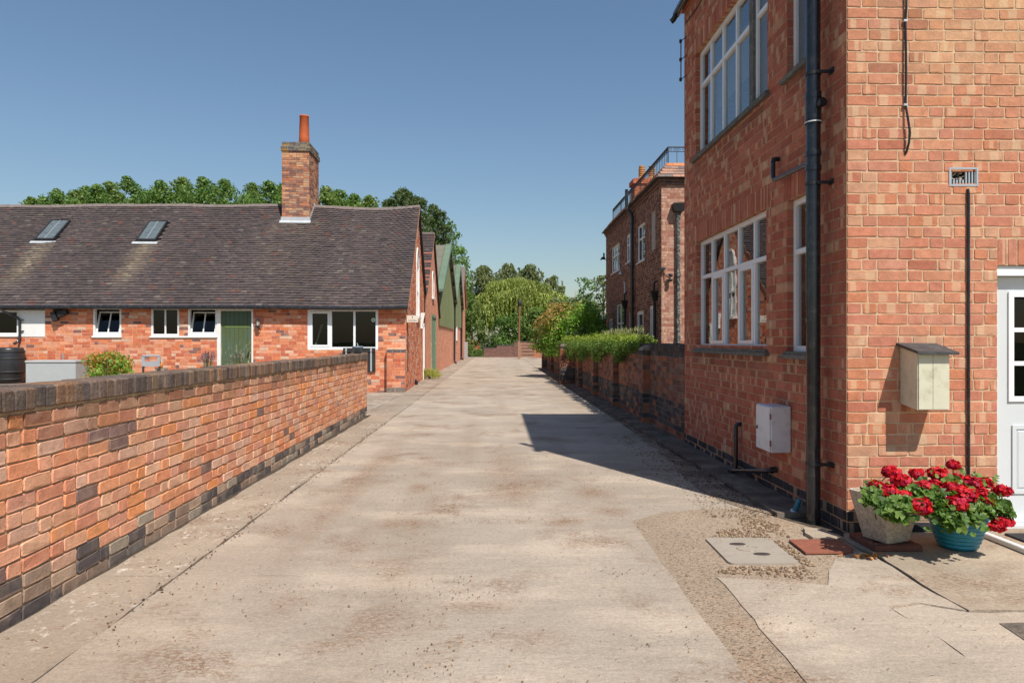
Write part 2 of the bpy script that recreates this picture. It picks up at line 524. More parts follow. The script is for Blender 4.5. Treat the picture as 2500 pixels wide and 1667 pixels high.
simple('grass_ground', (0.055, 0.085, 0.025), 0.95, 0.4, 1.5, 0.6, 0.1, dirt=(0.10, 0.09, 0.05), dirt_amt=0.6)
simple('board_black', (0.02, 0.02, 0.02), 0.6, 0.3, 8, 0.2)
simple('rubber_mat', (0.025, 0.025, 0.027), 0.9, 0.3, 40, 0.6)
simple('timber_dark', (0.055, 0.042, 0.035), 0.9, 0.3, 18, 0.4)
simple('cement_board', lin(168, 158, 146), 0.9, 0.1, 5, 0.2)
simple('verge_mortar', lin(176, 128, 100), 0.95, 0.2, 12, 0.5)
simple('hinge_paint', lin(120, 140, 70), 0.6, 0.1, 12)
simple('sign_board', lin(214, 202, 186), 0.6, 0.06, 6, 0.1)
simple('sign_ink', (0.03, 0.03, 0.03), 0.7, 0.1, 6)
simple('sign_grey', (0.30, 0.28, 0.25), 0.7, 0.1, 6)
simple('sticker', lin(205, 222, 200), 0.6, 0.05, 6)
simple('sticker_green', lin(120, 165, 120), 0.6, 0.05, 6)
simple('orange_plastic', lin(220, 130, 40), 0.5, 0.05, 6)
simple('lamp_glass', (0.5, 0.45, 0.38), 0.15, 0.1, 6)

def door_green():
    b = NB('door_green')
    P = b.pos((1, 1, 0.35))
    c = b.mix(b.ramp(b.noise(P, 3.0, 4), [(0.4, 0.0), (0.62, 1.0)]), lin(80, 92, 58), lin(78, 98, 82))
    m = b.ramp(b.noise(b.pos((1, 1, 0.30)), 15, 6, 0.75), [(0.56, 0.0), (0.60, 0.85)])
    g = b.n('NewGeometry'); sp = b.n('SeparateXYZ', Vector=g.outputs['Position'])
    low = b.ramp(b.math('MULTIPLY', sp.outputs[2], 0.5), [(0.35, 1.0), (0.8, 0.0)])   # the paint has flaked at the foot
    c = b.mix(b.math('MULTIPLY', m, low), c, lin(188, 178, 150))
    MAT['door_green'] = b.finish(c, 0.6, b.noise(P, 30, 4), 0.2, 0.01)
door_green()
def barn_green():
    b = NB('barn_green')
    P = b.pos((1, 1, 0.3))
    m = b.ramp(b.noise(P, 16, 6, 0.75), [(0.55, 0.0), (0.62, 0.7)])
    c = b.mix(m, lin(116, 134, 106), lin(172, 176, 154))
    MAT['barn_green'] = b.finish(c, 0.7, b.noise(P, 30, 4), 0.2, 0.01)
barn_green()
def clad(name, col, axis):
    b = NB(name)
    g = b.n('NewGeometry'); sp = b.n('SeparateXYZ', Vector=g.outputs['Position'])
    c = b.mix(1.0, col, b.ramp(b.noise(b.pos((1, 1, 0.2)), 1.6, 5, 0.6), [(0.3, 0.85), (0.7, 1.12)]), 'MULTIPLY')
    MAT[name] = b.finish(c, 0.5, None, spec=0.35)
clad('green_cladding', lin(106, 112, 78), 1)
clad('green_roof_sheet', lin(116, 112, 96), 1)
clad('green_trim', lin(104, 122, 100), 1)

brick_mat('brick_old_one', True, 0.15, grime_amt=0.40, rough_bump=0.38, pale=0.30)
brick_mat('brick_old_all', False, 0.15, grime_amt=0.40, rough_bump=0.38, pale=0.30)
brick_mat('brick_house_one', True, 0.85, grime_amt=0.12, rough_bump=0.3, pale=0.12)
brick_mat('brick_house_all', False, 0.85, grime_amt=0.12, rough_bump=0.3, pale=0.12)
brick_mat('brick_cot_one', True, 0.1, grime_amt=0.15, rough_bump=0.4, pale=0.22)
brick_mat('brick_cot_all', False, 0.1, grime_amt=0.15, rough_bump=0.4, pale=0.22)
brick_mat('brick_dark_one', True, 0.1, grime_amt=0.5, rough_bump=0.9, pale=0.15, lichen=0.6)
brick_mat('brick_dark_all', False, 0.1, grime_amt=0.5, rough_bump=0.9, pale=0.15, lichen=0.6)
brick_mat('brick_lane_one', True, 0.1, grime_amt=0.5, rough_bump=0.8, pale=0.2)
brick_mat('brick_lane_all', False, 0.1, grime_amt=0.5, rough_bump=0.8, pale=0.2)
def tile_mat(name, individual):
    b = NB(name)
    if individual:
        oi = b.n('ObjectInfo'); col = oi.outputs['Color']
    else:
        col = b.n('Attribute', _attribute_name='bcol').outputs['Color']
    P = b.pos()
    c = b.mix(1.0, col, b.ramp(b.noise(P, 9, 5, 0.65), [(0.3, 0.8), (0.7, 1.2)]), 'MULTIPLY')
    n = b.noise(P, 45, 4, 0.7)
    c = b.mix(b.ramp(n, [(0.68, 0.0), (0.74, 0.6)]), c, lin(165, 160, 148))
    c = b.mix(b.ramp(b.noise(P, 3.0, 5, 0.7), [(0.58, 0.0), (0.75, 0.4)]), c, lin(120, 100, 70))
    MAT[name] = b.finish(c, 0.75, b.noise(P, 60, 4), 0.35, 0.006, 0.3)
tile_mat('tile_one', True); tile_mat('tile_all', False)

mortar_mat('mortar_old', lin(186, 160, 128), 0.5)
mortar_mat('mortar_house', lin(204, 174, 142), 0.15)
mortar_mat('mortar_house_shade', lin(184, 150, 120), 0.2)  # house mortar, darker for the shaded lane-side wall: shade put into the colour
mortar_mat('mortar_cot', lin(206, 174, 146), 0.25)
mortar_mat('mortar_dark', lin(150, 136, 122), 0.5)
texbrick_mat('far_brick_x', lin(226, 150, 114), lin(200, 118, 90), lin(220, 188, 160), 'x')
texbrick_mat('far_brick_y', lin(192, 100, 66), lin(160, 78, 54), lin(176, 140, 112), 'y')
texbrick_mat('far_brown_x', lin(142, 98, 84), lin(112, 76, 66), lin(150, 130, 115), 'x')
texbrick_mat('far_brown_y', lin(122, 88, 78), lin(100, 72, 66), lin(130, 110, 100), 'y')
leaf_mat('leaf', 0.45, 0.35)
leaf_mat('leaf_gloss', 0.3, 0.25)
leaf_mat('petal', 0.6, 0.25)
leaf_mat('dead_leaf', 0.8, 0.1)
glass_mat('glass', 3.6)
glass_mat('glass_mid', 2.3)
glass_mat('glass_plain', 1.45, (0.6, 0.62, 0.6))
glass_mat('glass_frost', 3.6, rough=0.18, frost=0.6)
ST = []
for xs, ys, wx, wy, a in ((1020, 1192, 36, 14, .9), (1117, 1215, 26, 12, 1.0), (1254, 1196, 90, 40, .9), (1446, 1201, 70, 20, .8), (975, 1278, 90, 18, .9), (1373, 1272, 70, 16, 1.0), (1492, 1247, 60, 14, .8),
                          (1240, 1150, 90, 60, .6), (890, 1160, 50, 110, .7), (1150, 1075, 40, 60, .45), (860, 1330, 60, 60, .5), (1300, 1560, 120, 40, .5), (1170, 1480, 140, 24, .6), (700, 1480, 90, 60, .5), (1400, 1330, 60, 16, .5)):
    x0, y0 = gpt(xs, ys); x1, _ = gpt(xs + wx, ys); _, y1 = gpt(xs, ys - wy)
    ST.append((x0, y0, abs(x1 - x0), abs(y1 - y0), a))
concrete_mat('concrete', (0.385, 0.320, 0.252), 0.95, stains=ST, pale=0.45)
concrete_mat('concrete_edge', (0.335, 0.272, 0.208), 0.8, lichen=0.8, streak=0.2, pale=0.25)
concrete_mat('concrete_pale', (0.415, 0.345, 0.268), 0.85, pale=0.5)
concrete_mat('concrete_beige', (0.375, 0.305, 0.228), 0.8, pale=0.4)
concrete_mat('aggregate', (0.232, 0.178, 0.128), 0.5, aggregate=0.85, streak=0.1, pale=0.1)
concrete_mat('dirt_edge', (0.26, 0.205, 0.150), 0.9, dark_patch=0.75, aggregate=0.6, streak=0.1, pale=0.15)
concrete_mat('concrete_dark', (0.21, 0.172, 0.135), 0.8, dark_patch=0.75, aggregate=0.3)
concrete_mat('concrete_worn', (0.32, 0.262, 0.205), 0.8, dark_patch=0.4, aggregate=0.4)
# ---------------------------------------------------------------- bricks and tiles: single pieces
def brick_geom(w, h, d, rng, rag=1.0):
    """brick with worn arrises; local x = length, y = height, z = outwards; 10-point outline"""
    c = lambda: rng.uniform(0.0025, 0.0085) * rag
    j = lambda: rng.uniform(-0.002, 0.002) * rag
    a, b_ = w / 2, h / 2
    o = [(-a + c(), -b_ + j()), (j() * 3, -b_ + j()), (a - c(), -b_ + j()), (a + j(), -b_ + c()), (a + j(), b_ - c()),
         (a - c(), b_ + j()), (j() * 3, b_ + j()), (-a + c(), b_ + j()), (-a + j(), b_ - c()), (-a + j(), -b_ + c())]
    bv = 0.0025 * min(rag, 1.2)
    vs, uv = [], []
    for k, (x, y) in enumerate(o):
        vs.append((x - math.copysign(min(bv, abs(x) * 0.5), x), y - math.copysign(min(bv, abs(y)), y), rng.uniform(-0.0015, 0.0015) * rag))
    for x, y in o: vs.append((x, y, -bv * 1.3))
    for x, y in o: vs.append((x, y, -d))
    for x, y, z in vs: uv.append((x / w + 0.5, y / h + 0.5))
    fs = [tuple(range(10))]
    for r in (0, 10):
        for i in range(10):
            q = (i + 1) % 10
            fs.append((r + 10 + i, r + 10 + q, r + q, r + i))
    return vs, fs, uv
def box_geom(w, h, d, rng, rag=1.0):
    a, b_ = w / 2, h / 2
    vs = [(-a, -b_, 0), (a, -b_, 0), (a, b_, 0), (-a, b_, 0), (-a, -b_, -d), (a, -b_, -d), (a, b_, -d), (-a, b_, -d)]
    fs = [(0, 1, 2, 3), (4, 5, 1, 0), (5, 6, 2, 1), (6, 7, 3, 2), (7, 4, 0, 3)]
    return vs, fs, [(v[0] / w + .5, v[1] / h + .5) for v in vs]
def tile_geom(w, h, d, rng, rag=1.0):
    """plain tile: lower edge stands proud of the course below"""
    a, b_ = w / 2, h / 2
    t = 0.012; lift = d
    dx = rng.uniform(-0.002, 0.002)
    l1 = lift + rng.uniform(-0.004, 0.006); l2 = lift + rng.uniform(-0.004, 0.006)
    y0 = -b_ + rng.uniform(-0.004, 0.004)
    vs = [(-a + dx, y0, l1), (a + dx, y0, l2), (a, b_ + 0.02, 0.004), (-a, b_ + 0.02, 0.004),
          (-a + dx, y0, l1 - t), (a + dx, y0, l2 - t), (a, b_ + 0.02, 0.004 - t), (-a, b_ + 0.02, 0.004 - t)]
    fs = [(0, 1, 2, 3), (4, 5, 1, 0), (5, 6, 2, 1), (6, 7, 3, 2), (7, 4, 0, 3)]
    return vs, fs, [(v[0] / w + .5, v[1] / h + .5) for v in vs]

class PieceSet:
    """pieces of one thing: the ones that show largest become objects, the rest one mesh"""
    def __init__(s, name='brick', rest='brickwork', geom=brick_geom, far_geom=None, rag=1.0, seed=1):
        s.items = []; s.name = name; s.rest = rest; s.geom = geom; s.far = far_geom or geom; s.rag = rag
        s.rng = random.Random(seed); s.cache = {}
    def add(s, M, w, h, d, rgb, parent, show=True):
        s.items.append((M, w, h, d, tuple(rgb), s.rng.random(), parent, show))
    def area(s, it, hidden):
        M, w, h = it[0], it[1], it[2]
        if not it[7]: return 0
        n = M.to_3x3() @ Vector((0, 0, 1)); p = M.translation
        if n.dot(Vector((0, 0, CAM_H)) - p) <= 0: return 0
        q = proj(p)
        if q is None or not (-20 < q[0] < 2520 and -20 < q[1] < 1687): return 0
        if hidden and hidden(q[0], q[1], p): return 0
        pts = [proj(M @ Vector((sx * w / 2, sy * h / 2, 0))) for sx, sy in ((-1, -1), (1, -1), (1, 1), (-1, 1))]
        if None in pts: return 0
        A = 0
        for i in range(4):
            a, b_ = pts[i], pts[(i + 1) % 4]
            A += a[0] * b_[1] - b_[0] * a[1]
        return abs(A) / 2
    def emit(s, root, mat_one, mat_all, limit=300, hidden=None, min_area=40):
        sc = [(s.area(it, hidden), i) for i, it in enumerate(s.items)]
        top = set(i for a, i in sorted(sc, reverse=True)[:limit] if a >= min_area)
        V, F, C, UVl = [], [], [], []
        for i, (M, w, h, d, rgb, al, parent, show) in enumerate(s.items):
            if i in top:
                key = (round(w, 3), round(h, 3), round(d, 3), s.rng.randrange(8))
                me = s.cache.get(key)
                if me is None:
                    vs, fs, uv = s.geom(w, h, d, s.rng, s.rag)
                    me = bpy.data.meshes.new(s.name)
                    me.from_pydata(vs, [], fs)
                    ul = me.uv_layers.new(name='UVMap')
                    ul.data.foreach_set('uv', [c for f in fs for k in f for c in uv[k]])
                    me.materials.append(mat_one)
                    s.cache[key] = me
                o = bpy.data.objects.new(s.name, me)
                o.color = rgb + (al,)
                COL.objects.link(o)
                par = parent or root
                o.parent = par
                o.matrix_parent_inverse = WORLD[par.name].inverted()
                o.matrix_basis = M
            else:
                vs, fs, uv = s.far(w, h, d, s.rng, s.rag)
                n = len(V)
                V += [tuple(M @ Vector(v)) for v in vs]
                F += [tuple(k + n for k in f) for f in fs]
                C += [rgb + (al,)] * len(vs)
                UVl += uv
        if V:
            me = bpy.data.meshes.new(s.rest)
            me.from_pydata(V, [], F)
            ca = me.color_attributes.new('bcol', 'FLOAT_COLOR', 'POINT')
            ca.data.foreach_set('color', np.array(C, dtype=np.float32).ravel())
            ul = me.uv_layers.new(name='UVMap')
            li = np.zeros(len(me.loops), dtype=np.int32)
            me.loops.foreach_get('vertex_index', li)
            ul.data.foreach_set('uv', np.array(UVl, dtype=np.float32)[li].ravel())
            o = mesh_ob(s.rest, me, mat_all, root)
            tag(o, kind='stuff')
        return len(top)

def courses(L, z0, z1, pitch, openings, bond, rng, stretcher=0.235, header=0.1175, joint=0.010, profile=None, zjit=0.0):
    """yields (u0, u1, za, zb, course, edge) bricks of a wall panel"""
    n = int(round((z1 - z0) / pitch))
    for i in range(n):
        za, zb = z0 + i * pitch, z0 + (i + 1) * pitch - joint
        zm = (za + zb) / 2
        blocked = sorted([(o[0], o[1]) for o in openings if o[2] < zm < o[3]])
        spans, cur = [], 0.0
        for a, b_ in blocked:
            if a > cur: spans.append((cur, a))
            cur = max(cur, b_)
        if cur < L: spans.append((cur, L))
        # joints
        js = []
        if bond == 'header':
            seq = [header]
        elif bond == 'sussex':
            seq = [stretcher, stretcher, header] if i % 2 == 0 else [stretcher, header, stretcher]
        elif bond == 'garden':
            seq = [header] if i % 5 == 3 else [stretcher]
        else:
            seq = [stretcher]
        u = -((i * 0.5) % 1.0) * stretcher - (0.31 * stretcher if (bond == 'sussex' and i % 4 > 1) else 0)
        k = 0
        while u < L + 0.5:
            w = seq[k % len(seq)]
            if bond == 'mixed' and rng.random() < 0.22: w = header
            js.append(u); u += w * rng.uniform(0.985, 1.015); k += 1
        js.append(u)
        for a, b_ in spans:
            cut = [a] + [u_ for u_ in js if a + 0.062 < u_ < b_ - 0.062] + [b_]
            for u0, u1 in zip(cut[:-1], cut[1:]):
                if u1 - u0 < 0.03: continue
                e0 = abs(u0 - a) < 1e-4 and any(abs(a - o[1]) < 1e-4 for o in openings)
                e1 = abs(u1 - b_) < 1e-4 and any(abs(b_ - o[0]) < 1e-4 for o in openings)
                ua = u0 + (0 if e0 else joint / 2); ub = u1 - (0 if e1 else joint / 2)
                if profile and zb > min(profile(ua), profile(ub)): continue
                yield ua, ub, za, zb, i, (e0 or e1)

def mortar_sheet(fr, L, z0, z1, openings, rec, reveal, profile=None, breaks=()):
    mb = MB()
    us = sorted(set([0.0, L] + [min(max(x, 0), L) for o in openings for x in (o[0], o[1])] + list(breaks)))
    prof = profile or (lambda u: z1)
    for a, b_ in zip(us[:-1], us[1:]):
        if b_ - a < 1e-6: continue
        m = (a + b_) / 2
        cuts = sorted([(o[2], o[3]) for o in openings if o[0] < m < o[1]])
        cur = z0
        for c0, c1 in cuts:
            if c0 > cur + 1e-6:
                mb.quad(fr.pt(a, cur, -rec), fr.pt(b_, cur, -rec), fr.pt(b_, c0, -rec), fr.pt(a, c0, -rec))
            cur = c1
        ta, tb = prof(a), prof(b_)
        if min(ta, tb) > cur - 1e-6 and max(ta, tb) > cur + 1e-4:
            mb.quad(fr.pt(a, cur, -rec), fr.pt(b_, cur, -rec), fr.pt(b_, tb, -rec), fr.pt(a, ta, -rec))
    for (a, b_, c0, c1) in [o[:4] for o in openings]:
        if len(openings) and reveal > 0:
            for p, q in (((a, c0), (a, c1)), ((a, c1), (b_, c1)), ((b_, c1), (b_, c0)), ((b_, c0), (a, c0))):
                e = lambda w_: (w_[0] + (-.004 if w_[0] == a else .004), w_[1] + (-.004 if w_[1] == c0 else .004))
                p, q = e(p), e(q)
                mb.quad(fr.pt(p[0], p[1], -rec - .001), fr.pt(q[0], q[1], -rec - .001), fr.pt(q[0], q[1], -reveal), fr.pt(p[0], p[1], -reveal))
    return mb

def brick_wall(ps, root, fr, L, z0, z1, pitch, openings, bond, mort, colour, rec=0.006, reveal=0.12, profile=None, breaks=(),
               part='wall', soldiers=(), jit=0.0015, joint=0.010, seed=3, show=True, stretcher=0.235):
    """mortar part + bricks; colour(course, u, z, rng) -> rgb"""
    rng = random.Random(seed)
    ops = list(openings) + [tuple(sd) for sd in soldiers]
    real = [o for o in openings]
    wall = mortar_sheet(fr, L, z0, z1, real, rec, reveal, profile, breaks).build(part, mort, root)
    R = fr.rot().to_4x4()
    for ua, ub, za, zb, i, edge in courses(L, z0, z1, pitch, ops, bond, rng, stretcher=stretcher, header=stretcher / 2, joint=joint, profile=profile):
        c = fr.pt((ua + ub) / 2, (za + zb) / 2, rng.uniform(-jit, jit))
        tilt = Matrix.Rotation(rng.uniform(-jit, jit) * 3, 4, 'Z')
        ps.add(Matrix.Translation(c) @ R @ tilt, ub - ua, zb - za, 0.105 if edge else rec + 0.02, colour(i, (ua + ub) / 2, (za + zb) / 2, rng), wall, show)
    for (a, b_, c0, c1) in soldiers:
        n = max(1, int(round((b_ - a) / 0.078)))
        w = (b_ - a) / n
        for k in range(n):
            c = fr.pt(a + (k + 0.5) * w, (c0 + c1) / 2, rng.uniform(-jit, jit))
            ps.add(Matrix.Translation(c) @ R, w - 0.009, c1 - c0 - 0.008, 0.105, colour(50, a + k * w, c0, rng), wall, show)
    return wall

# ---------------------------------------------------------------- windows
def bar_frame(mb, fr, u0, u1, z0, z1, t, d0, d1):
    mb.wbox(fr, u0, u0 + t, z0, z1, d0, d1)
    mb.wbox(fr, u1 - t, u1, z0, z1, d0, d1)
    mb.wbox(fr, u0 + t, u1 - t, z0, z0 + t, d0 + 0.0006, d1 - 0.0006)
    mb.wbox(fr, u0 + t, u1 - t, z1 - t, z1, d0 + 0.0006, d1 - 0.0006)

def window(root, fr, u0, u1, z0, z1, cols, transoms=(), depth=0.09, t=0.05, mull=0.045, mat='upvc', glass='glass',
           sashes=(), sill=None, sill_mat='sill_stone', glasses=None, sash_t=0.04):
    """frame (part) > pane, sash (sub-parts); cols: list of column edges between u0 and u1; transoms: heights"""
    mb = MB()
    d0, d1 = -depth - 0.05, -depth
    bar_frame(mb, fr, u0, u1, z0, z1, t, d0, d1)
    cu = [u0 + t] + list(cols) + [u1 - t]
    for c in cols:
        mb.wbox(fr, c - mull / 2, c + mull / 2, z0 + t, z1 - t, d0 + 0.001, d1 - 0.001)
    cz = [z0 + t] + list(transoms) + [z1 - t]
    for zt in transoms:
        mb.wbox(fr, u0 + t, u1 - t, zt - mull / 2, zt + mull / 2, d0 + 0.002, d1 + 0.004)
    w = mb.build('window', MAT[mat], root)
    for i in range(len(cu) - 1):
        for j in range(len(cz) - 1):
            a = cu[i] + (0 if i == 0 else mull / 2); b_ = cu[i + 1] - (0 if i == len(cu) - 2 else mull / 2)
            c = cz[j] + (0 if j == 0 else mull / 2); e = cz[j + 1] - (0 if j == len(cz) - 2 else mull / 2)
            if (i, j) in sashes:
                sm = MB(); bar_frame(sm, fr, a + 0.002, b_ - 0.002, c + 0.002, e - 0.002, sash_t, d0 + 0.01, d1 + 0.008)
                sm.build('sash', MAT[mat], w)
            g = glass
            if glasses and (i, j) in glasses: g = glasses[(i, j)]
            pm = MB(); pm.wbox(fr, a - 0.004, b_ + 0.004, c - 0.004, e + 0.004, d0 + 0.018, d0 + 0.024)
            pm.build('pane', MAT[g], w)
    if sill:
        ou, th, pr = sill
        s = MB()
        s.wbox(fr, u0 - ou, u1 + ou, z0 - th, z0 - th * 0.45, -depth - 0.05, pr)
        s.wbox(fr, u0 - ou * 0.4, u1 + ou * 0.4, z0 - th * 0.45, z0 - 0.001, -depth - 0.05, pr * 0.55)
        s.build('sill', MAT[sill_mat], w)
    return w

# ---------------------------------------------------------------- foliage
def leaf_mesh(name, P, Nv, size, col, mat, parent=None, aspect=1.5, axis=None, bend=0.25):
    """n kite-shaped leaves: P centres, Nv normals, size lengths, col rgb"""
    n = len(P)
    Nv = Nv / np.maximum(np.linalg.norm(Nv, axis=1, keepdims=True), 1e-6)
    if axis is None:
        r = RNG.normal(size=(n, 3))
    else:
        r = axis
    t1 = r - Nv * np.sum(r * Nv, axis=1, keepdims=True)
    t1 /= np.maximum(np.linalg.norm(t1, axis=1, keepdims=True), 1e-6)
    t2 = np.cross(Nv, t1)
    s = size[:, None]
    a = P - t1 * s * 0.5
    b_ = P + t2 * s * 0.5 / aspect + Nv * s * bend * 0.3
    c = P + t1 * s * 0.5 - Nv * s * bend * 0.25
    d = P - t2 * s * 0.5 / aspect + Nv * s * bend * 0.3
    V = np.stack([a, b_, c, d], axis=1).reshape(-1, 3).astype(np.float32)
    me = bpy.data.meshes.new(name)
    me.vertices.add(4 * n); me.loops.add(4 * n); me.polygons.add(n)
    me.vertices.foreach_set('co', V.ravel())
    me.loops.foreach_set('vertex_index', np.arange(4 * n, dtype=np.int32))
    me.polygons.foreach_set('loop_start', np.arange(0, 4 * n, 4, dtype=np.int32))
    me.polygons.foreach_set('loop_total', np.full(n, 4, dtype=np.int32))
    me.update(calc_edges=True)
    ca = me.color_attributes.new('col', 'FLOAT_COLOR', 'POINT')
    cc = np.concatenate([col, np.ones((n, 1))], axis=1).astype(np.float32)
    ca.data.foreach_set('color', np.repeat(cc, 4, axis=0).ravel())
    return mesh_ob(name, me, mat, parent)

def palette(n, cols, jit=0.18):
    cols = np.array(cols) * 1.35
    i = RNG.integers(0, len(cols), n)
    f = RNG.uniform(0.0, 1.0, (n, 1))
    c = cols[i] * f + cols[RNG.integers(0, len(cols), n)] * (1 - f)
    return np.clip(c * RNG.uniform(1 - jit, 1 + jit, (n, 1)), 0, 1)

def clump_cloud(centres, radii, per, squash=0.85, shell=0.55):
    """leaves spread through clumps, denser near each clump's skin"""
    P, Nv = [], []
    for c, r in zip(centres, radii):
        n = max(4, int(per * (r ** 2)))
        d = RNG.normal(size=(n, 3)); d /= np.linalg.norm(d, axis=1, keepdims=True)
        rr = r * (shell + (1.12 - shell) * RNG.random((n, 1)) ** 0.7)
        P.append(np.array(c) + d * rr * np.array([1, 1, squash]))
        Nv.append(d + RNG.normal(scale=0.55, size=(n, 3)) + np.array([0, 0, 0.25]))
    return np.concatenate(P), np.concatenate(Nv)

def limbs(mb, base, top, r0, spread, n, rng):
    base, top = Vector(base), Vector(top)
    mid = base.lerp(top, 0.5) + Vector((rng.uniform(-.2, .2), rng.uniform(-.2, .2), 0))
    mb.tube([base, base.lerp(mid, .5), mid, top], [r0, r0 * .8, r0 * .6, r0 * .15], 8)
    for i in range(n):
        f = rng.uniform(0.3, 0.85)
        p = base.lerp(mid, f * 2) if f < .5 else mid.lerp(top, f * 2 - 1)
        a = rng.uniform(0, 6.28)
        q = p + Vector((math.cos(a) * spread, math.sin(a) * spread, spread * rng.uniform(.4, 1.0))) * rng.uniform(.5, 1)
        mb.tube([p, p.lerp(q, .5) + Vector((0, 0, .1 * spread)), q], [r0 * .35, r0 * .22, r0 * .06], 6)

def tree(name, base, height, crown_r, crown_z0, cols, label, cat='tree', group=None, per=26, leaf=0.22, nclump=34, clump_r=(0.5, 1.0), taper=1.0, mat='leaf', seed=1, pointy=0.0):
    rng = random.Random(seed)
    root = empty(name, base, label, cat, group)
    bx, by, bz = base
    mb = MB(); limbs(mb, base, (bx, by, bz + height * 0.88), 0.035 * height * 0.55, crown_r * 0.7, 9, rng)
    mb.build('trunk', MAT['bark'], root)
    cs, rs = [], []
    ch = height - crown_z0
    for i in range(nclump):
        f = rng.random() ** (0.6 if pointy else 0.9)
        r = rng.uniform(*clump_r) * (1 - 0.5 * f * taper)
        z = bz + crown_z0 + ch * f
        if pointy == 0:
            prof = crown_r * math.sqrt(max(0.02, 1 - abs(2 * f - 0.75) ** 2.2 / 1.9))
        else:
            prof = min(crown_r * 1.1, 0.15 + pointy * 1.3 * max(0, (1 - f) * ch - .25))
        a = rng.uniform(0, 6.28); q = max(0, prof - r * .3) * math.sqrt(rng.random())
        cs.append((bx + math.cos(a) * q, by + math.sin(a) * q, min(z, bz + height - r * 0.9))); rs.append(r)
    cs.append((bx, by, bz + height - .3)); rs.append(clump_r[0] * .6)
    if pointy:
        for q in range(4 + int(4 * crown_r)):
            a = rng.uniform(0, 6.28); d = crown_r * rng.uniform(.15, 1.05); top = bz + height - .75 * d - rng.uniform(0, .7) if q else bz + height
            d = d if q else 0.0
            for k in range(7):
                r = .12 + .055 * k
                cs.append((bx + math.cos(a) * d + rng.gauss(0, .05 + .02 * k), by + math.sin(a) * d + rng.gauss(0, .06), top - .10 - .17 * k)); rs.append(r * rng.uniform(.8, 1.25))
    P, Nv = clump_cloud(cs, rs, per)
    n = len(P)
    leaf_mesh('crown', P, Nv, RNG.uniform(0.7, 1.3, n) * leaf, palette(n, cols), MAT[mat], root)
    return root
# ================================================================= the ground
g = MB(); g.quad((-1500, -600, -0.075), (1500, -600, -0.075), (1500, 2500, -0.075), (-1500, 2500, -0.075))
tag(g.build('ground', MAT['grass_ground']), kind='structure')
g = MB(); g.quad((-19, -3, -0.05), (-2.4, -3, -0.05), (-2.4, 19.9, -0.05), (-19, 19.9, -0.05))
tag(g.build('garden_ground', MAT['concrete_worn']), kind='structure')
g = MB(); g.quad((-3.2, -4, -0.012), (7.5, -4, -0.012), (7.5, 66, -0.012), (-3.2, 66, -0.012))
lane_base = g.build('lane', MAT['soil']); tag(lane_base, kind='structure')

def ragged(pts, step=0.18, amp=0.008, rng=random.Random(4)):
    out = []
    for i, (x0, y0) in enumerate(pts):
        x1, y1 = pts[(i + 1) % len(pts)]
        L = math.hypot(x1 - x0, y1 - y0); n = max(1, int(L / step))
        n = min(n, 60)
        nx, ny = -(y1 - y0) / max(L, 1e-6), (x1 - x0) / max(L, 1e-6)
        for k in range(n):
            a = 0 if k == 0 else rng.uniform(-amp, amp)
            out.append((x0 + (x1 - x0) * k / n + nx * a, y0 + (y1 - y0) * k / n + ny * a))
    return out
def slab(pts, mat, top=0.0, amp=0.006, step=0.18):
    m = MB(); m.prism(ragged(pts, step, amp), -0.0115, top)
    return m.build('slab', MAT[mat], lane_base)
J = 0.004
XJ = -1.97                                  # long joint beside the garden wall
ys_ = [-3.0, 1.2, 4.27, 8.9, 13.6, 18.2, 22.9, 27.6, 32.4, 37.4, 42.5, 48.0, 54.0, 63.4]
rr_ = random.Random(8)
for a, b_ in zip(ys_[:-1], ys_[1:]):
    zt = rr_.uniform(-0.0015, 0.0015)
    if b_ <= 4.3:
        slab([(XJ + J, a), (1.075, a), (1.085, b_ - J), (XJ + J, b_ - J)], 'concrete', zt)
    elif a < 5:
        slab([(XJ + J, a), (1.085, a), (1.095, 5.50), (1.42, 5.78), (2.20, 5.95), (2.20, b_ - J), (XJ + J, b_ - J)], 'concrete', zt)
    else:
        slab([(XJ + J, a), (2.20, a), (2.20, b_ - J), (XJ + J, b_ - J)], 'concrete', zt, step=0.3)
    if b_ < 19:
        slab([(-2.46 if a < 13 else -2.60, a), (XJ - J * 1.4, a), (XJ - J * 1.4, b_ - J), (-2.46 if a < 13 else -2.60, b_ - J)], 'concrete_edge', 0.002, amp=0.012)
    else:
        slab([(-2.95, a), (XJ - J, a), (XJ - J, b_ - J), (-2.95, b_ - J)], 'concrete_worn', 0.002, amp=0.02, step=0.3)
slab([(2.22, 38), (7.4, 38), (7.4, 63.4), (2.22, 63.4)], 'concrete')
# yard between the garden wall's end and the cottage
slab([(-9.0, 13.95), (-2.615, 13.95), (-2.615, 18.19), (-2.96, 18.19), (-2.96, 19.60), (-9.0, 19.60)], 'concrete_worn', -0.001)
# dark gritty edge of the lane beside the house, and the concrete ledge against the walls
slab([(2.215, 5.95), (2.312, 5.7), (2.312, 20), (2.315, 37.9), (2.215, 37.9)], 'concrete_dark', -0.004, amp=0.014)
lg = MB()
rr_ = random.Random(3)
yy = 5.62
while yy < 36.2:
    y2 = min(yy + rr_.uniform(1.4, 2.6), 36.3)
    pts = ragged([(2.325 + rr_.uniform(0, .01), yy), (2.66, yy), (2.66, y2 - 0.006), (2.325 + rr_.uniform(0, .01), y2 - 0.006)], 0.15, 0.012, rr_)
    lg.prism(pts, -0.028, 0.032 + rr_.uniform(-.004, .004)); yy = y2
tag(lg.build('ledge', MAT['concrete_dark'], lane_base))
# gritty strip and the patch round the inspection cover
slab([(1.0, -3.0), (2.3, -3.0), (2.3, 3.2), (2.5, 4.3), (2.56, 5.10), (2.31, 5.62), (2.18, 6.05), (1.0, 5.9)], 'aggregate', -0.005, amp=0.0)
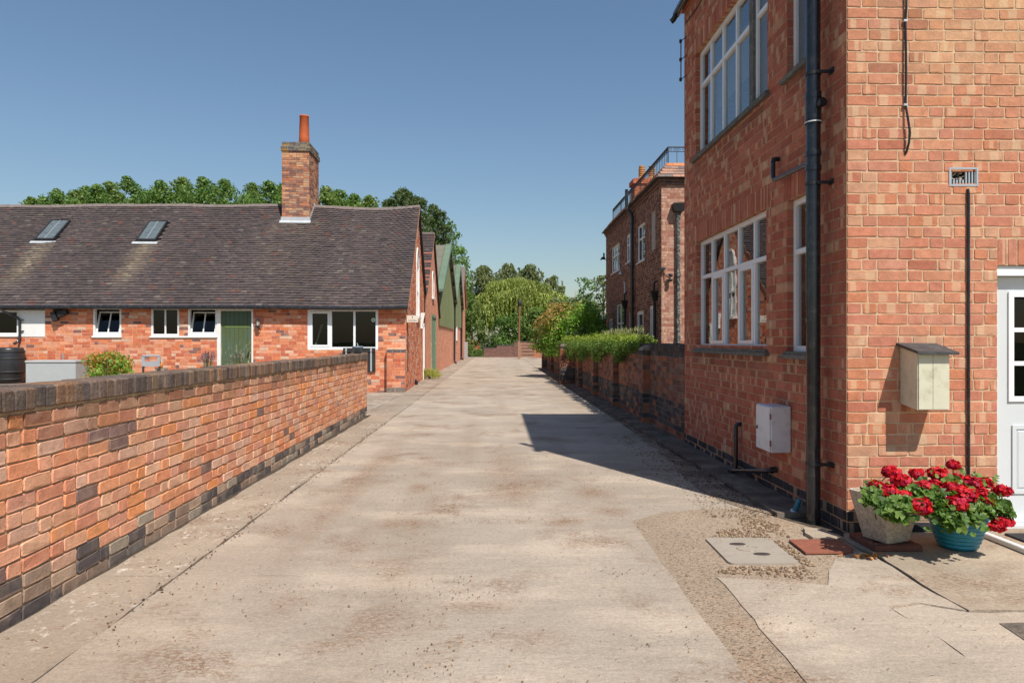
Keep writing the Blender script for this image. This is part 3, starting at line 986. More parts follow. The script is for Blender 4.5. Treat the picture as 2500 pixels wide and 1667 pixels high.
# paler slabs towards the house door
slab([(1.352, -3.0), (2.135, -3.0), (2.145, 2.9), gpt(2300, 1562), gpt(2168, 1480), gpt(2240, 1470), gpt(2360, 1490), gpt(2275, 1445), gpt(2133, 1356), gpt(2100, 1345), gpt(2040, 1362), gpt(2024, 1392),
      gpt(2022, 1428), gpt(1876, 1416), gpt(1750, 1409), gpt(1784, 1443), gpt(1872, 1552), gpt(1971, 1667)], 'concrete_pale', 0.001, amp=0.008, step=0.1)
slab([(2.155, -3.0), (6.5, -3.0), (6.5, 3.6), gpt(2368, 1494), gpt(2245, 1475), gpt(2178, 1485), gpt(2303, 1562), gpt(2435, 1667)], 'concrete_pale', 0.0, amp=0.012, step=0.12)
slab([(6.5, 3.615), gpt(2366, 1490), gpt(2283, 1445), gpt(2141, 1354), gpt(2100, 1338), gpt(2060, 1318), gpt(2060, 1302), (6.5, 5.12)], 'concrete_beige', 0.003, amp=0.006, step=0.12)
slab([(2.31, 5.66), (2.31, 12.5), (2.20, 11.0), (2.14, 9.0), (2.06, 7.9), (2.00, 7.0), (2.04, 6.3), (2.12, 5.95)], 'dirt_edge', 0.0025, amp=0.05, step=0.16)
# broken bit of mortar at the foot of the soil pipe
m = MB(); m.prism(ragged([gpt(1960, 1293), gpt(2010, 1297), gpt(2060, 1318), gpt(2035, 1322), gpt(1985, 1318), gpt(1965, 1306)], .06, .01), -0.028, 0.02)
m.build('slab', MAT['concrete_beige'], lane_base)
# small sunken patch at the frame edge
m = MB(); m.prism([gpt(2440, 1522), gpt(2520, 1520), gpt(2560, 1580), gpt(2515, 1572)], 0.0015, 0.004)
m.build('slab', MAT['concrete_dark'], lane_base)

# ================================================================= garden wall beside the lane
def old_colour(i, u, z, rng):
    pool = [lin(228, 158, 116), lin(222, 160, 128), lin(226, 168, 132), lin(220, 146, 108), lin(226, 150, 100), lin(212, 150, 124), lin(228, 176, 142), lin(210, 142, 112), lin(218, 172, 146)]
    c = Vector(pool[rng.randrange(len(pool))])
    t = rng.random()
    if i <= 1 or (i == 2 and t < 0.12):
        c = Vector(rng.choice([lin(118, 108, 100), lin(98, 90, 88), lin(166, 152, 134), lin(86, 80, 80), lin(156, 132, 114), lin(176, 150, 128)]))
    elif i >= 12: c = c.lerp(Vector(lin(112, 82, 62)), rng.uniform(0.25, 0.8))
    elif i == 11: c = c.lerp(Vector(lin(120, 84, 64)), rng.uniform(0.0, 0.55))
    elif t < 0.03: c = Vector(lin(140, 112, 104))
    return tuple(c * rng.uniform(0.88, 1.08))
gw = empty('garden_wall', (-2.49, 3.5, 0), 'waist-high orange brick wall with dark brick-on-edge coping along the lane', 'wall')
GW0, GW1 = 0.6, 13.77
gfr = Fr((-2.462, GW0, 0), (-0.0103, 1, 0))
GL = (GW1 - GW0) * 1.00005
ps = PieceSet('brick', 'brickwork', brick_geom, rag=1.5, seed=5)
brick_wall(ps, gw, gfr, GL, -0.02, 1.06 + 0.018, 0.0845, [], 'mixed', MAT['mortar_old'], old_colour, rec=0.010, reveal=0, jit=0.003, joint=0.012, seed=7)
# end face and back of the wall
efr = Fr(gfr.pt(GL, 0, 0), -gfr.N)
brick_wall(ps, gw, efr, 0.225, -0.02, 1.078, 0.0845, [], 'mixed', MAT['mortar_old'], old_colour, rec=0.011, reveal=0, jit=0.003, joint=0.012, seed=9)
m = MB(); m.wbox(gfr, 0, GL - 0.012, -0.03, 1.09, -0.225, -0.02)
m.build('core', MAT['mortar_old'], gw)
# coping: bricks on edge
def cop_colour(rng):
    c = Vector(rng.choice([lin(116, 96, 82), lin(98, 84, 76), lin(130, 108, 88), lin(108, 92, 84), lin(134, 102, 80), lin(92, 82, 78)]))
    return tuple(c * rng.uniform(0.85, 1.1))
cops = PieceSet('coping_brick', 'coping', brick_geom, rag=2.2, seed=8)
rng = random.Random(21)
u = 0.0
cop_root = gw
copc = []
while u < GL + 0.02:
    w = 0.078 * rng.uniform(0.94, 1.08)
    copc.append((u + w / 2, w, rng.uniform(-0.004, 0.005), rng.uniform(-0.006, 0.006), cop_colour(rng)))
    u += w + 0.006
def cop_geom(w, h, d, rng_, rag):
    """coping brick as a closed block: x along the wall, y up, z across towards the lane"""
    c = 0.007
    a, b_ = w / 2, h / 2
    prof = [(-d + c, -b_), (0 - c * .5, -b_), (0.0, -b_ + c), (rng_.uniform(-.003, .003), b_ - c * 1.6), (-c * 1.8, b_ + rng_.uniform(-.004, .004)), (-d * .5, b_ + rng_.uniform(-.003, .006)), (-d + c, b_), (-d, 0)]
    vs = []
    for x, i in ((-a, 1), (-a + c, 0), (a - c, 0), (a, 1)):
        for z, y in prof:
            f = 1 - 0.10 * i
            vs.append((x, y * f, -d / 2 + (z + d / 2) * (1 - 0.04 * i)))
    n = len(prof)
    fs = [tuple(range(n)), tuple(range(4 * n - 1, 3 * n - 1, -1))]
    for r in range(3):
        for k in range(n):
            q = (k + 1) % n
            fs.append((r * n + q, r * n + k, r * n + n + k, r * n + n + q))
    return vs, fs, [(v[0] / w + .5, v[1] / h + .5) for v in vs]
cops.geom = cops.far = cop_geom
R = gfr.rot().to_4x4()
for uc, w, dz, dd, col in copc:
    cops.add(Matrix.Translation(gfr.pt(uc, 1.150 + dz, 0.012 + dd)) @ R, w, 0.118, 0.25, col, gw)
m = MB(); m.wbox(gfr, 0, GL + 0.01, 1.074, 1.196, -0.222, -0.004)
m.build('coping_mortar', MAT['mortar_old'], gw)
ps.emit(gw, MAT['brick_old_one'], MAT['brick_old_all'], 300)
cops.emit(gw, MAT['brick_dark_one'], MAT['brick_dark_all'], 150)

# ================================================================= the near house
HX, HY0, HY1, HZ = 2.663, 5.13, 9.617, 6.15
house = empty('brick_house', (HX + 2.5, 7.4, 0), 'two-storey red brick house with white windows, its corner beside the lane', 'house')
def house_colour(sunny):  # lit end wall, shaded lane-side wall: the shade is put into the brick colour
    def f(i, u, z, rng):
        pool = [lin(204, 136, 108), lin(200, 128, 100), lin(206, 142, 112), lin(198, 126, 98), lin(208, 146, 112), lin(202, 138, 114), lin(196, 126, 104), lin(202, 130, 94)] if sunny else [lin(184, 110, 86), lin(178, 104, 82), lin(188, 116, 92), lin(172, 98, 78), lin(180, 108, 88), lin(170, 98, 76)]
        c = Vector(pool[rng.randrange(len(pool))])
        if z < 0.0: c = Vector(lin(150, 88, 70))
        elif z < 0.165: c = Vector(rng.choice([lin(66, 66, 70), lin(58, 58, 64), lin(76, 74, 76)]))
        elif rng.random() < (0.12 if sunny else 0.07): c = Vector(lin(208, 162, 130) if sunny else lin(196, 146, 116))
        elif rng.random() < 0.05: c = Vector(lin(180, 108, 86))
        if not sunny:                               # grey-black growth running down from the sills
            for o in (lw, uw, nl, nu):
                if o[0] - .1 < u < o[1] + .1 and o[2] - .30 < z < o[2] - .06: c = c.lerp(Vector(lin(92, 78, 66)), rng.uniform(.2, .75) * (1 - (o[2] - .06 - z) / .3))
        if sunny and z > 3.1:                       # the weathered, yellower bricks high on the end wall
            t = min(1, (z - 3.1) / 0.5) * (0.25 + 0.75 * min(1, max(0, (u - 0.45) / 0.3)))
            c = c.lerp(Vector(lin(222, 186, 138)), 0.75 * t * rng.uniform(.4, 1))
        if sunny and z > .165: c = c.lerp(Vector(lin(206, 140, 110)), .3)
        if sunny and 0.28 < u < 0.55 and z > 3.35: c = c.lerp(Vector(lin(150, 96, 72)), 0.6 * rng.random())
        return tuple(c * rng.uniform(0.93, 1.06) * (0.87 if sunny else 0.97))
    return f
hp = PieceSet('brick', 'brickwork', brick_geom, rag=1.0, seed=15)
CH = 0.0832
# west wall (faces the lane): u runs from the far corner towards the camera
wfr = Fr((HX, HY1, 0), (0, -1, 0))
LW = HY1 - HY0
U = lambda y: HY1 - y
def wy(Y): return U(Y * CS - HX * 0.0 - 0.06)    # camera depth -> u (approx. lane y)
lw = (U(9.04), U(6.68), 1.37, 2.77)
uw = (U(9.07), U(6.66), 3.91, 5.29)
nl = (U(6.20), U(5.72), 1.36, 2.735)
nu = (U(6.20), U(5.72), 3.885, 5.27)
sold = [(o[0] - 0.07, o[1] + 0.07, o[3], o[3] + 0.225) for o in (lw, uw, nl, nu)]
brick_wall(hp, house, wfr, LW, -0.0832 + 0.0, 6.10, CH, [lw, uw, nl, nu], 'sussex', MAT['mortar_house_shade'], house_colour(False), rec=0.004, reveal=0.17,
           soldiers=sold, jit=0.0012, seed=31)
window(house, wfr, *lw, cols=[lw[0] + (lw[1] - lw[0]) * k / 5 for k in (1, 2, 3, 4)], transoms=[2.295], depth=0.06, sashes={(1, 0), (3, 0)}, sill=(0.07, 0.065, 0.045))
# upper window: four lights, a grey post, then a narrow obscured light
up = U(7.17)
window(house, wfr, uw[0], up - 0.06, uw[2], uw[3], cols=[uw[0] + (up - 0.06 - uw[0]) * k / 4 for k in (1, 2, 3)], transoms=[4.835], depth=0.06, glass='glass')
m = MB(); m.wbox(wfr, up - 0.059, up + 0.059, uw[2] + 0.001, uw[3] - 0.001, -0.16, -0.035); m.build('mullion_post', MAT['sill_stone'], house)
window(house, wfr, up + 0.06, uw[1], uw[2], uw[3], cols=[], transoms=[4.835], depth=0.06, glass='glass_frost')
m = MB()
m.wbox(wfr, uw[0] - 0.07, uw[1] + 0.07, uw[2] - 0.065, uw[2] - 0.035, -0.10, 0.045); m.wbox(wfr, uw[0] - 0.03, uw[1] + 0.03, uw[2] - 0.034, uw[2] - 0.001, -0.10, 0.03)
m.build('sill', MAT['sill_stone'], house)
window(house, wfr, *nl, cols=[], transoms=[2.26], depth=0.06, sill=(0.07, 0.065, 0.045))
window(house, wfr, *nu, cols=[], transoms=[], depth=0.06, sill=(0.07, 0.065, 0.045), glass='glass_frost')
# end wall (faces the camera)
efr2 = Fr((HX, HY0, 0), (1, 0, 0))
dx0 = onY(2435.5, 900, HY0)[0] - HX
vx0, vz1 = onY(2317, 409, HY0); vx1, vz0 = onY(2388, 455, HY0)
door_o = (dx0, dx0 + 0.98, 0.0, 2.03)
vent_o = (vx0 - HX, vx1 - HX, vz0, vz1)
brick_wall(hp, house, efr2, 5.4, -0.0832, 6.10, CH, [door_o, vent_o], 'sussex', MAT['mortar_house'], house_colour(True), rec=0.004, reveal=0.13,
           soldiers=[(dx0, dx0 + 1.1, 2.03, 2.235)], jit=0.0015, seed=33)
# the other sides, floor of the rooms, roof
m = MB()
m.quad((HX, HY1, -0.05), (HX + 5.4, HY1, -0.05), (HX + 5.4, HY1, 6.1), (HX, HY1, 6.1))
m.build('wall', MAT['far_brick_y'], house)
m = MB()
m.quad((HX + 5.4, HY0, -0.05), (HX + 5.4, HY1, -0.05), (HX + 5.4, HY1, 6.1), (HX + 5.4, HY0, 6.1))
m.build('wall', MAT['far_brick_x'], house)
m = MB(); m.box(HX + 1.1, HX + 5.3, HY0 + 0.8, HY1 - 0.1, 0.0, 6.05); m.box(HX + 0.2, HX + 5.3, HY0 + 0.2, HY1 - 0.1, 3.1, 3.3)
m.box(HX + 0.2, HX + 5.3, HY0 + 0.2, HY1 - 0.1, 6.06, 6.09); m.box(HX + .18, HX + 5.3, HY0 + .2, HY1 - .1, 0.0, 0.02)
m.build('interior', MAT['dark_room'], house)
# blinds half drawn behind the upper panes
m = MB(); m.wbox(wfr, uw[0] + 0.02, up - 0.1, 4.55, 5.2, -0.30, -0.29); m.build('blind', MAT['curtain'], house)
ov = 0.035
m = MB()
a0, a1, b0, b1 = HX - ov, HX + 5.5, HY0 - ov, HY1 + ov
m.box(a0, a1, b0, b1, 6.105, 6.20)
rx0, rx1, ry = a0 + 2.2, a1 - 2.2, (b0 + b1) / 2
m.add([(a0, b0, 6.201), (a1, b0, 6.201), (a1, b1, 6.201), (a0, b1, 6.201), (rx0, ry, 7.9), (rx1, ry, 7.9)], [(0, 1, 5, 4), (1, 2, 5), (2, 3, 4, 5), (3, 0, 4)])
m.build('roof', MAT['tile_red'], house)
m = MB(); m.tube([(HX - 0.085, HY0 - 0.10, 6.13), (HX - 0.085, HY1 + 0.10, 6.13)], 0.055, 12)
m.tube([(HX - 0.085, HY1 + 0.06, 6.13), (HX - 0.13, HY1 + 0.10, 6.05), (HX - 0.16, HY1 + 0.12, 6.03)], 0.04, 10)
m.build('gutter', MAT['black_plastic'], house)
# wire bracket with insulators near the far corner
m = MB()
bx_, by_ = HX - 0.055, HY1 - 0.02
m.tube([(bx_, by_, 5.12), (bx_, by_, 5.72)], 0.008, 6)
for z_ in (5.15, 5.43, 5.69):
    m.tube([(bx_ - .005, by_, z_ - .02), (bx_ - .005, by_, z_ + .02)], 0.020, 8)
    m.tube([(bx_, by_, z_), (HX + 0.01, by_ - 0.12, z_ + .03)], 0.006, 6)
m.tube([(HX - .012, HY1 - .1, 5.9), (HX - .012, 8.9, 5.86), (HX - .012, 8.0, 5.9)], 0.007, 6)
m.build('wire_bracket', MAT['black_iron'], house)
# soil pipe with collars and clips
px_, py_ = 2.548, 5.435
def pz(ys): return CAM_H - (ys - 833.5) / FPX * 5.50
sp_ = MB(); sp_.tube([(px_, py_, -0.02), (px_, py_, 6.6)], 0.0545, 20)
pipe = sp_.build('soil_pipe', MAT['black_plastic'], house)
for ys0, ys1, r in ((228, 243, .063), (296, 304, .064), (370, 382, .062), (405, 418, .062), (1000, 1003, .056), (660, 664, .0555)):
    c = MB(); c.tube([(px_, py_, pz(ys1)), (px_, py_, pz(ys0))], r, 20); c.build('collar', MAT['black_plastic'], pipe)
c = MB(); c.tube([(px_, py_, pz(302.5)), (px_, py_, pz(299.5))], .0655, 20); c.build('seal', MAT['cap_white'], pipe)
c = MB(); c.tube([(px_, py_, pz(295)), (px_, py_, pz(243))], .0605, 20); c.build('branch_socket', MAT['black_plastic'], pipe)
c = MB(); c.tube([(px_ + .02, py_ - .03, pz(262)), (px_ + .035, py_ - .085, pz(259))], .034, 14); c.tube([(px_ + .034, py_ - .080, pz(259)), (px_ + .036, py_ - .092, pz(258.6))], .038, 14)
c.build('access_cap', MAT['black_plastic'], pipe)
for ys0 in (183, 450, 1130):
    c = MB(); z_ = pz(ys0)
    c.tube([(px_, py_, z_ - .012), (px_, py_, z_ + .012)], .060, 20)
    c.box(px_ - .005, HX - .001, py_ - .07, py_ - .055, z_ - .012, z_ + .012); c.box(HX - .012, HX + .004, py_ - .11, py_ - .04, z_ - .02, z_ + .02)
    c.build('clip', MAT['black_iron'], pipe)
c = MB(); c.tube([(2.60, 6.36, 3.13), (2.60, 6.36, 3.0), (2.598, 6.33, 2.965), (2.596, 6.28, 2.955), (2.58, 5.75, 2.925), (2.556, 5.44, 2.90)], .021, 10); c.tube([(2.60, 6.36, 3.13), (2.605, 6.37, 3.16), (2.66, 6.37, 3.165)], .023, 10)
c.tube([(2.573, 5.62, 2.916), (2.567, 5.54, 2.910)], .028, 10)
c.build('waste_pipe', MAT['black_plastic'], house)
c = MB(); c.tube([(2.655, 7.36, .555), (2.615, 7.36, .55), (2.60, 7.36, .52), (2.60, 7.36, .10), (2.585, 7.36, 0.05), (2.55, 7.36, 0.02)], .024, 10); c.tube([(2.66, 6.42, .235), (2.60, 6.43, .225), (2.585, 6.5, .205), (2.56, 7.32, .055)], .022, 10)
c.tube([(2.60, 6.43, .225), (2.655, 6.425, .236)], .03, 10); c.tube([(2.555, 7.36, -.01), (2.56, 7.36, .05)], .045, 10)
c.build('waste_pipe', MAT['black_plastic'], house)
c = MB(); c.tube([(2.50, 5.67, 0.02), (2.53, 5.64, 0.14)], .022, 10); bp_ = c.build('pipe_stub', MAT['blue_plastic'], house)
c = MB(); c.tube([(2.492, 5.678, 0.0), (2.503, 5.668, 0.035)], .034, 12); c.build('pipe_cap', MAT['cap_white'], bp_)
# door
dfr = efr2
dd_ = -0.075
m = MB(); bar_frame(m, dfr, door_o[0], door_o[1], 0.02, 2.029, 0.055, dd_ - .05, dd_); m.wbox(dfr, door_o[0], door_o[1], 1.955, 2.028, dd_ - .002, -0.02)
df = m.build('door_frame', MAT['upvc'], house)
m = MB()
a, b_ = door_o[0] + 0.056, door_o[1] - 0.056
P_ = dd_ - 0.012
gx0, gx1, gz0, gz1 = a + 0.125, b_ - 0.125, 1.02, 1.80
# leaf built round the glazed opening
m.wbox(dfr, a, gx0, 0.075, 1.952, P_ - .04, P_); m.wbox(dfr, gx1, b_, 0.075, 1.952, P_ - .04, P_)
m.wbox(dfr, gx0, gx1, 0.075, gz0, P_ - .04, P_); m.wbox(dfr, gx0, gx1, gz1, 1.952, P_ - .04, P_)
door = m.build('door', MAT['upvc_grey'], house)
m = MB(); bar_frame(m, dfr, gx0 - .035, gx1 + .035, gz0 - .035, gz1 + .035, .04, P_ - .01, P_ + .014)
for k in (1, 2):
    zc = gz0 + (gz1 - gz0) * k / 3
    m.wbox(dfr, gx0, gx1, zc - .017, zc + .017, P_ - .02, P_ + .010)
m.wbox(dfr, (gx0 + gx1) / 2 - .017, (gx0 + gx1) / 2 + .017, gz0, gz1, P_ - .02, P_ + .009)
m.build('glazing_bar', MAT['upvc'], door)
for k in range(3):
    for q in range(2):
        pm = MB(); za = gz0 + (gz1 - gz0) * k / 3; ub = (gx0 + gx1) / 2
        pm.wbox(dfr, gx0 if q == 0 else ub + .018, ub - .018 if q == 0 else gx1, za + .018, za + (gz1 - gz0) / 3 - .018, P_ - .03, P_ - .025); pm.build('pane', MAT['glass_plain'], door)
for q in range(2):
    ua = a + 0.12 + q * ((b_ - a - .24) / 2 + .02); ub = ua + (b_ - a - .24) / 2 - .02
    pm = MB()
    bar_frame(pm, dfr, ua, ub, .27, .80, .03, P_ - .002, P_ + .012)
    pm.hexa([dfr.pt(ua + .05, .32, P_ + .009), dfr.pt(ub - .05, .32, P_ + .009), dfr.pt(ub - .03, .30, P_ - .001), dfr.pt(ua + .03, .30, P_ - .001),
             dfr.pt(ua + .05, .75, P_ + .009), dfr.pt(ub - .05, .75, P_ + .009), dfr.pt(ub - .03, .77, P_ - .001), dfr.pt(ua + .03, .77, P_ - .001)])
    pm.build('panel', MAT['upvc_grey'], door)
m = MB(); m.wbox(dfr, a, b_, .06, .10, P_ - .01, P_ + .02); m.build('weather_bar', MAT['upvc'], door)
m = MB(); m.wbox(dfr, door_o[0] + .002, door_o[1], 0.0, .05, -.14, .03); m.build('threshold', MAT['cap_white'], house)
# broken air brick: frame, bars and the dark hole behind
vf = MB(); bar_frame(vf, dfr, vent_o[0], vent_o[1], vent_o[2], vent_o[3], .014, -.07, .004)
vent = vf.build('air_vent', MAT['galvanised'], house)
nb = 9
for k in range(nb):
    if k in (1, 2, 3, 4): 
        zz0, zz1 = (vent_o[2] + .014, vent_o[2] + .05 + .01 * (k % 2))
    else: zz0, zz1 = vent_o[2] + .014, vent_o[3] - .014
    uu = vent_o[0] + .018 + k * (vent_o[1] - vent_o[0] - .036) / (nb - 1)
    m = MB(); m.wbox(dfr, uu - .005, uu + .005, zz0, zz1, -.02, -.004); m.build('bar', MAT['galvanised'], vent)
m = MB(); m.wbox(dfr, vent_o[0], vent_o[1], vent_o[2], vent_o[3], -.13, -.071); m.build('duct', MAT['board_black'], vent)
m = MB(); rg = random.Random(9)
for k in range(46):
    uu = rg.uniform(vent_o[0] + .03, vent_o[0] + .13); zz = rg.uniform(vent_o[2] + .02, vent_o[3] - .02); s_ = rg.uniform(.005, .014)
    m.wbox(dfr, uu, uu + s_, zz, zz + s_ * .7, -.05, -.02 + rg.uniform(-.01, .01))
tag(m.build('rubble', MAT['cement_board'], vent), kind='stuff')
# conduit below it
cx_ = onY(2362, 800, HY0)[0]
m = MB(); m.tube([(cx_, HY0 - .005, 2.61), (cx_, HY0 - .014, 2.57), (cx_, HY0 - .016, 0.0)], .010, 10); m.build('conduit', MAT['black_plastic'], house)
hp.emit(house, MAT['brick_house_one'], MAT['brick_house_all'], 300)
# ================================================================= the cottage on the far side of the yard
CX, CY = -2.62, 19.82               # corner by the lane
EZ = 2.46                           # eaves
RYc, RZc = 23.85, 6.17              # ridge
VY, VZ = 26.87, 3.33                # valley behind
VIEW[:] = [0.03, (CX, CY)]          # the cottage stands a little askew of the lane
def turn_root(o):
    P = Matrix.Translation((CX, CY, 0))
    o.matrix_basis = P @ Matrix.Rotation(0.03, 4, 'Z') @ P.inverted() @ o.matrix_basis
def cot_colour(i, u, z, rng):
    pool = [lin(212, 130, 94), lin(216, 138, 102), lin(202, 112, 80), lin(222, 150, 114), lin(194, 106, 80), lin(218, 156, 128), lin(210, 122, 82)]
    c = Vector(pool[rng.randrange(len(pool))])
    t = rng.random()
    if t < 0.05: c = Vector(lin(132, 96, 92))
    elif t < 0.12: c = Vector(lin(214, 178, 152))
    return tuple(c * rng.uniform(0.88, 1.08))
cot = empty('brick_cottage', (-8, 22, 0), 'single-storey brick cottage with dark tiled roof, skylights and green plank door', 'cottage')
CXL = -17.0
cfr = Fr((CXL, CY, 0), (1, 0, 0)); CL = CX - CXL
ux = lambda xs: onY(xs, 800, CY)[0] - CXL
zz = lambda xs, ys: onY(xs, ys, CY)[1]
w0 = (ux(-80), ux(45), zz(20, 822), zz(20, 757))
pan = (ux(45), ux(110), zz(80, 822), zz(80, 757))
wa = (ux(226.5), ux(296), zz(260, 824), zz(260, 750.5))
wb = (ux(368), ux(437), zz(400, 824), zz(400, 751.5))
wb2 = (ux(458.4), ux(530), zz(500, 824), zz(500, 751.5))
dr = (ux(530), ux(618), -0.05, zz(575, 751.5))
wc = (ux(750.6), ux(923.3), zz(840, 853.2), zz(840, 753.7))
cp = PieceSet('brick', 'brickwork', brick_geom, box_geom, rag=1.0, seed=25)
ops = [w0, pan, wa, wb, (wb[1], wb2[0], wb[2], wb[2] + 0.045), wb2, dr, wc]
brick_wall(cp, cot, cfr, CL, -0.05, EZ + 0.02, 0.0832, ops, 'mixed', MAT['mortar_cot'], cot_colour, rec=0.005, reveal=0.14, jit=0.0015, seed=41)
# gable wall beside the lane
gfr1 = Fr((CX, CY, 0), (0, 1, 0))
GL1 = VY - CY
def gprof(u):
    y = CY + u
    if y <= RYc: return EZ + (RZc - EZ) * (y - CY + 0.15) / (RYc - CY + 0.15) - 0.06
    return RZc - 0.06 + (VZ - RZc) * (y - RYc) / (VY - RYc)
gw_y, gw_z = 23.75, 2.36
gwin = (gw_y - 0.50 - CY, gw_y + 0.50 - CY, 2.30, 4.05)
gdoor = (26.20 - CY, 26.82 - CY, 0.0, 2.15)
brick_wall(cp, cot, gfr1, GL1, -0.05, 6.0, 0.0832, [gwin, gdoor], 'mixed', MAT['mortar_cot'], cot_colour, rec=0.005, reveal=0.12, profile=gprof, breaks=(RYc - CY,), jit=0.0015, seed=43)
m = MB()     # unseen walls
m.quad((CXL, CY, -.05), (CXL, VY, -.05), (CXL, VY, VZ), (CXL, CY, EZ)); m.add([(CXL, CY, EZ), (CXL, VY, VZ), (CXL, RYc, RZc - .1)], [(0, 1, 2)])
m.quad((CX, VY - .01, -.05), (CXL, VY - .01, -.05), (CXL, VY - .01, VZ), (CX, VY - .01, VZ))
m.build('wall', MAT['far_brick_y'], cot)
m = MB(); m.box(CXL + .3, CX - .3, CY + 1.6, VY - .3, 0, 2.6); m.box(CXL + .05, CX - .15, CY + .15, VY - .1, 2.38, 2.42); m.box(CXL + .05, CX - .15, CY + .15, VY - .1, 0, .02)
m.build('interior', MAT['dark_room'], cot)
# pointed gable window
def pointed_window(root, fr, uc, w, z0, zs, ztop, depth, mat='white_paint'):
    m = MB(); t = 0.075
    m.wbox(fr, uc - w / 2, uc - w / 2 + t, z0, zs, -depth, 0.035); m.wbox(fr, uc + w / 2 - t, uc + w / 2, z0, zs, -depth, 0.035)
    m.wbox(fr, uc - w / 2 - .05, uc + w / 2 + .05, z0 - .08, z0, -depth, 0.09); m.wbox(fr, uc - .025, uc + .025, z0, zs, -depth, 0.0)
    m.wbox(fr, uc - w / 2 + t, uc + w / 2 - t, (z0 + zs) / 2 - .03, (z0 + zs) / 2 + .03, -depth + .002, .0)
    n = 7
    for sgn in (-1, 1):
        for k in range(n):
            f0, f1 = k / n, (k + 1) / n
            def P(f, inn):
                a = uc + sgn * (w / 2 - inn) * math.cos(f * math.pi / 2) ** 0.8
                z = zs + (ztop - zs - inn * .9) * math.sin(f * math.pi / 2) ** 1.1
                return a, z
            (a0, z0_), (a1, z1_) = P(f0, 0), P(f1, 0); (b0, y0_), (b1, y1_) = P(f0, t), P(f1, t)
            m.hexa([fr.pt(a0, z0_, -depth), fr.pt(b0, y0_, -depth), fr.pt(b0, y0_, .03), fr.pt(a0, z0_, .03),
                    fr.pt(a1, z1_, -depth), fr.pt(b1, y1_, -depth), fr.pt(b1, y1_, .03), fr.pt(a1, z1_, .03)])
    w_ = m.build('window', MAT[mat], root)
    p = MB(); p.wbox(fr, uc - w / 2 + .02, uc + w / 2 - .02, z0, zs + .001, -depth * .6, -depth * .6 + .006); p.build('pane', MAT['glass'], w_)
    p = MB(); pts = []
    for sgn, ks in ((1, range(0, 9)), (-1, range(8, -1, -1))):
        for k in ks:
            f = k / 8; pts.append(fr.pt(uc + sgn * (w / 2 - .03) * math.cos(f * math.pi / 2) ** .8, zs + .002 + (ztop - zs - .03) * math.sin(f * math.pi / 2) ** 1.1, .012))
    p.add(pts, [tuple(range(len(pts)))]); p.build('pane', MAT['glass'], w_)
    return w_
pointed_window(cot, gfr1, gw_y - CY, 1.0, 2.31, 4.05, 4.70, 0.10)
m = MB(); bar_frame(m, gfr1, gdoor[0], gdoor[1], 0, 2.15, .07, -.10, .03); sd = m.build('side_door', MAT['white_paint'], cot)
m = MB(); m.wbox(gfr1, gdoor[0] + .07, gdoor[1] - .07, 0.02, 2.08, -.09, -.05); m.build('leaf', MAT['barn_green'], sd)
# white hopper vent box on the gable
vy_, vz_ = 25.2, 2.3
m = MB(); m.hexa([gfr1.pt(vy_ - CY - .12, 1.98, 0), gfr1.pt(vy_ - CY + .12, 1.98, 0), gfr1.pt(vy_ - CY + .12, 1.98, .05), gfr1.pt(vy_ - CY - .12, 1.98, .05),
                  gfr1.pt(vy_ - CY - .12, 2.5, 0), gfr1.pt(vy_ - CY + .12, 2.5, 0), gfr1.pt(vy_ - CY + .12, 2.5, .16), gfr1.pt(vy_ - CY - .12, 2.5, .16)])
m.wbox(gfr1, vy_ - CY - .16, vy_ - CY + .16, 1.93, 1.98, 0, .10)
m.build('vent_cowl', MAT['white_paint'], cot)
# thin black cable down the gable
m = MB(); m.tube([gfr1.pt(.10, 2.45, .02), gfr1.pt(.38, 2.1, .012), gfr1.pt(.42, 1.6, .012), gfr1.pt(.46, .55, .012)], .010, 6); m.build('cable', MAT['timber_dark'], cot)
m = MB(); m.tube([gfr1.pt(2.9, .02, .05), gfr1.pt(2.9, .10, .06), gfr1.pt(2.9, .17, .0)], .05, 8); m.build('drain_spout', MAT['black_plastic'], cot)
# corner buttress
px0 = onY(944, 900, CY - .22)[0]
bfr = Fr((px0, CY - .22, 0), (1, 0, 0)); BL = CX - px0 - .003
def but_colour(i, u, z, rng):
    if i in (0, 1) and z < .09: return tuple(Vector(lin(120, 112, 106)) * rng.uniform(.8, 1.1))
    if z > 1.12: return tuple(Vector(lin(98, 92, 96)) * rng.uniform(.85, 1.1))
    return cot_colour(i, u, z, rng)
brick_wall(cp, cot, bfr, BL, -0.03, 1.25, .0832, [], 'sussex', MAT['mortar_cot'], but_colour, rec=.005, reveal=0, part='buttress', seed=47)
bfr2 = Fr((CX - .003, CY - .22, 0), (0, 1, 0))
brick_wall(cp, cot, bfr2, .219, -0.03, 1.25, .0832, [], 'sussex', MAT['mortar_cot'], but_colour, rec=.005, reveal=0, part='buttress', seed=48)
m = MB(); m.box(px0 + .006, CX - .01, CY - .214, CY - .004, 0, 1.2)
m.hexa([(px0 - .01, CY - .23, 1.218), (CX + .006, CY - .23, 1.218), (CX + .006, CY - .001, 1.218), (px0 - .01, CY - .001, 1.218), (px0 - .01, CY - .23, 1.226), (CX + .006, CY - .23, 1.226), (CX + .006, CY - .001, 1.262), (px0 - .01, CY - .001, 1.262)])
m.build('buttress', MAT['mortar_cot'], cot)
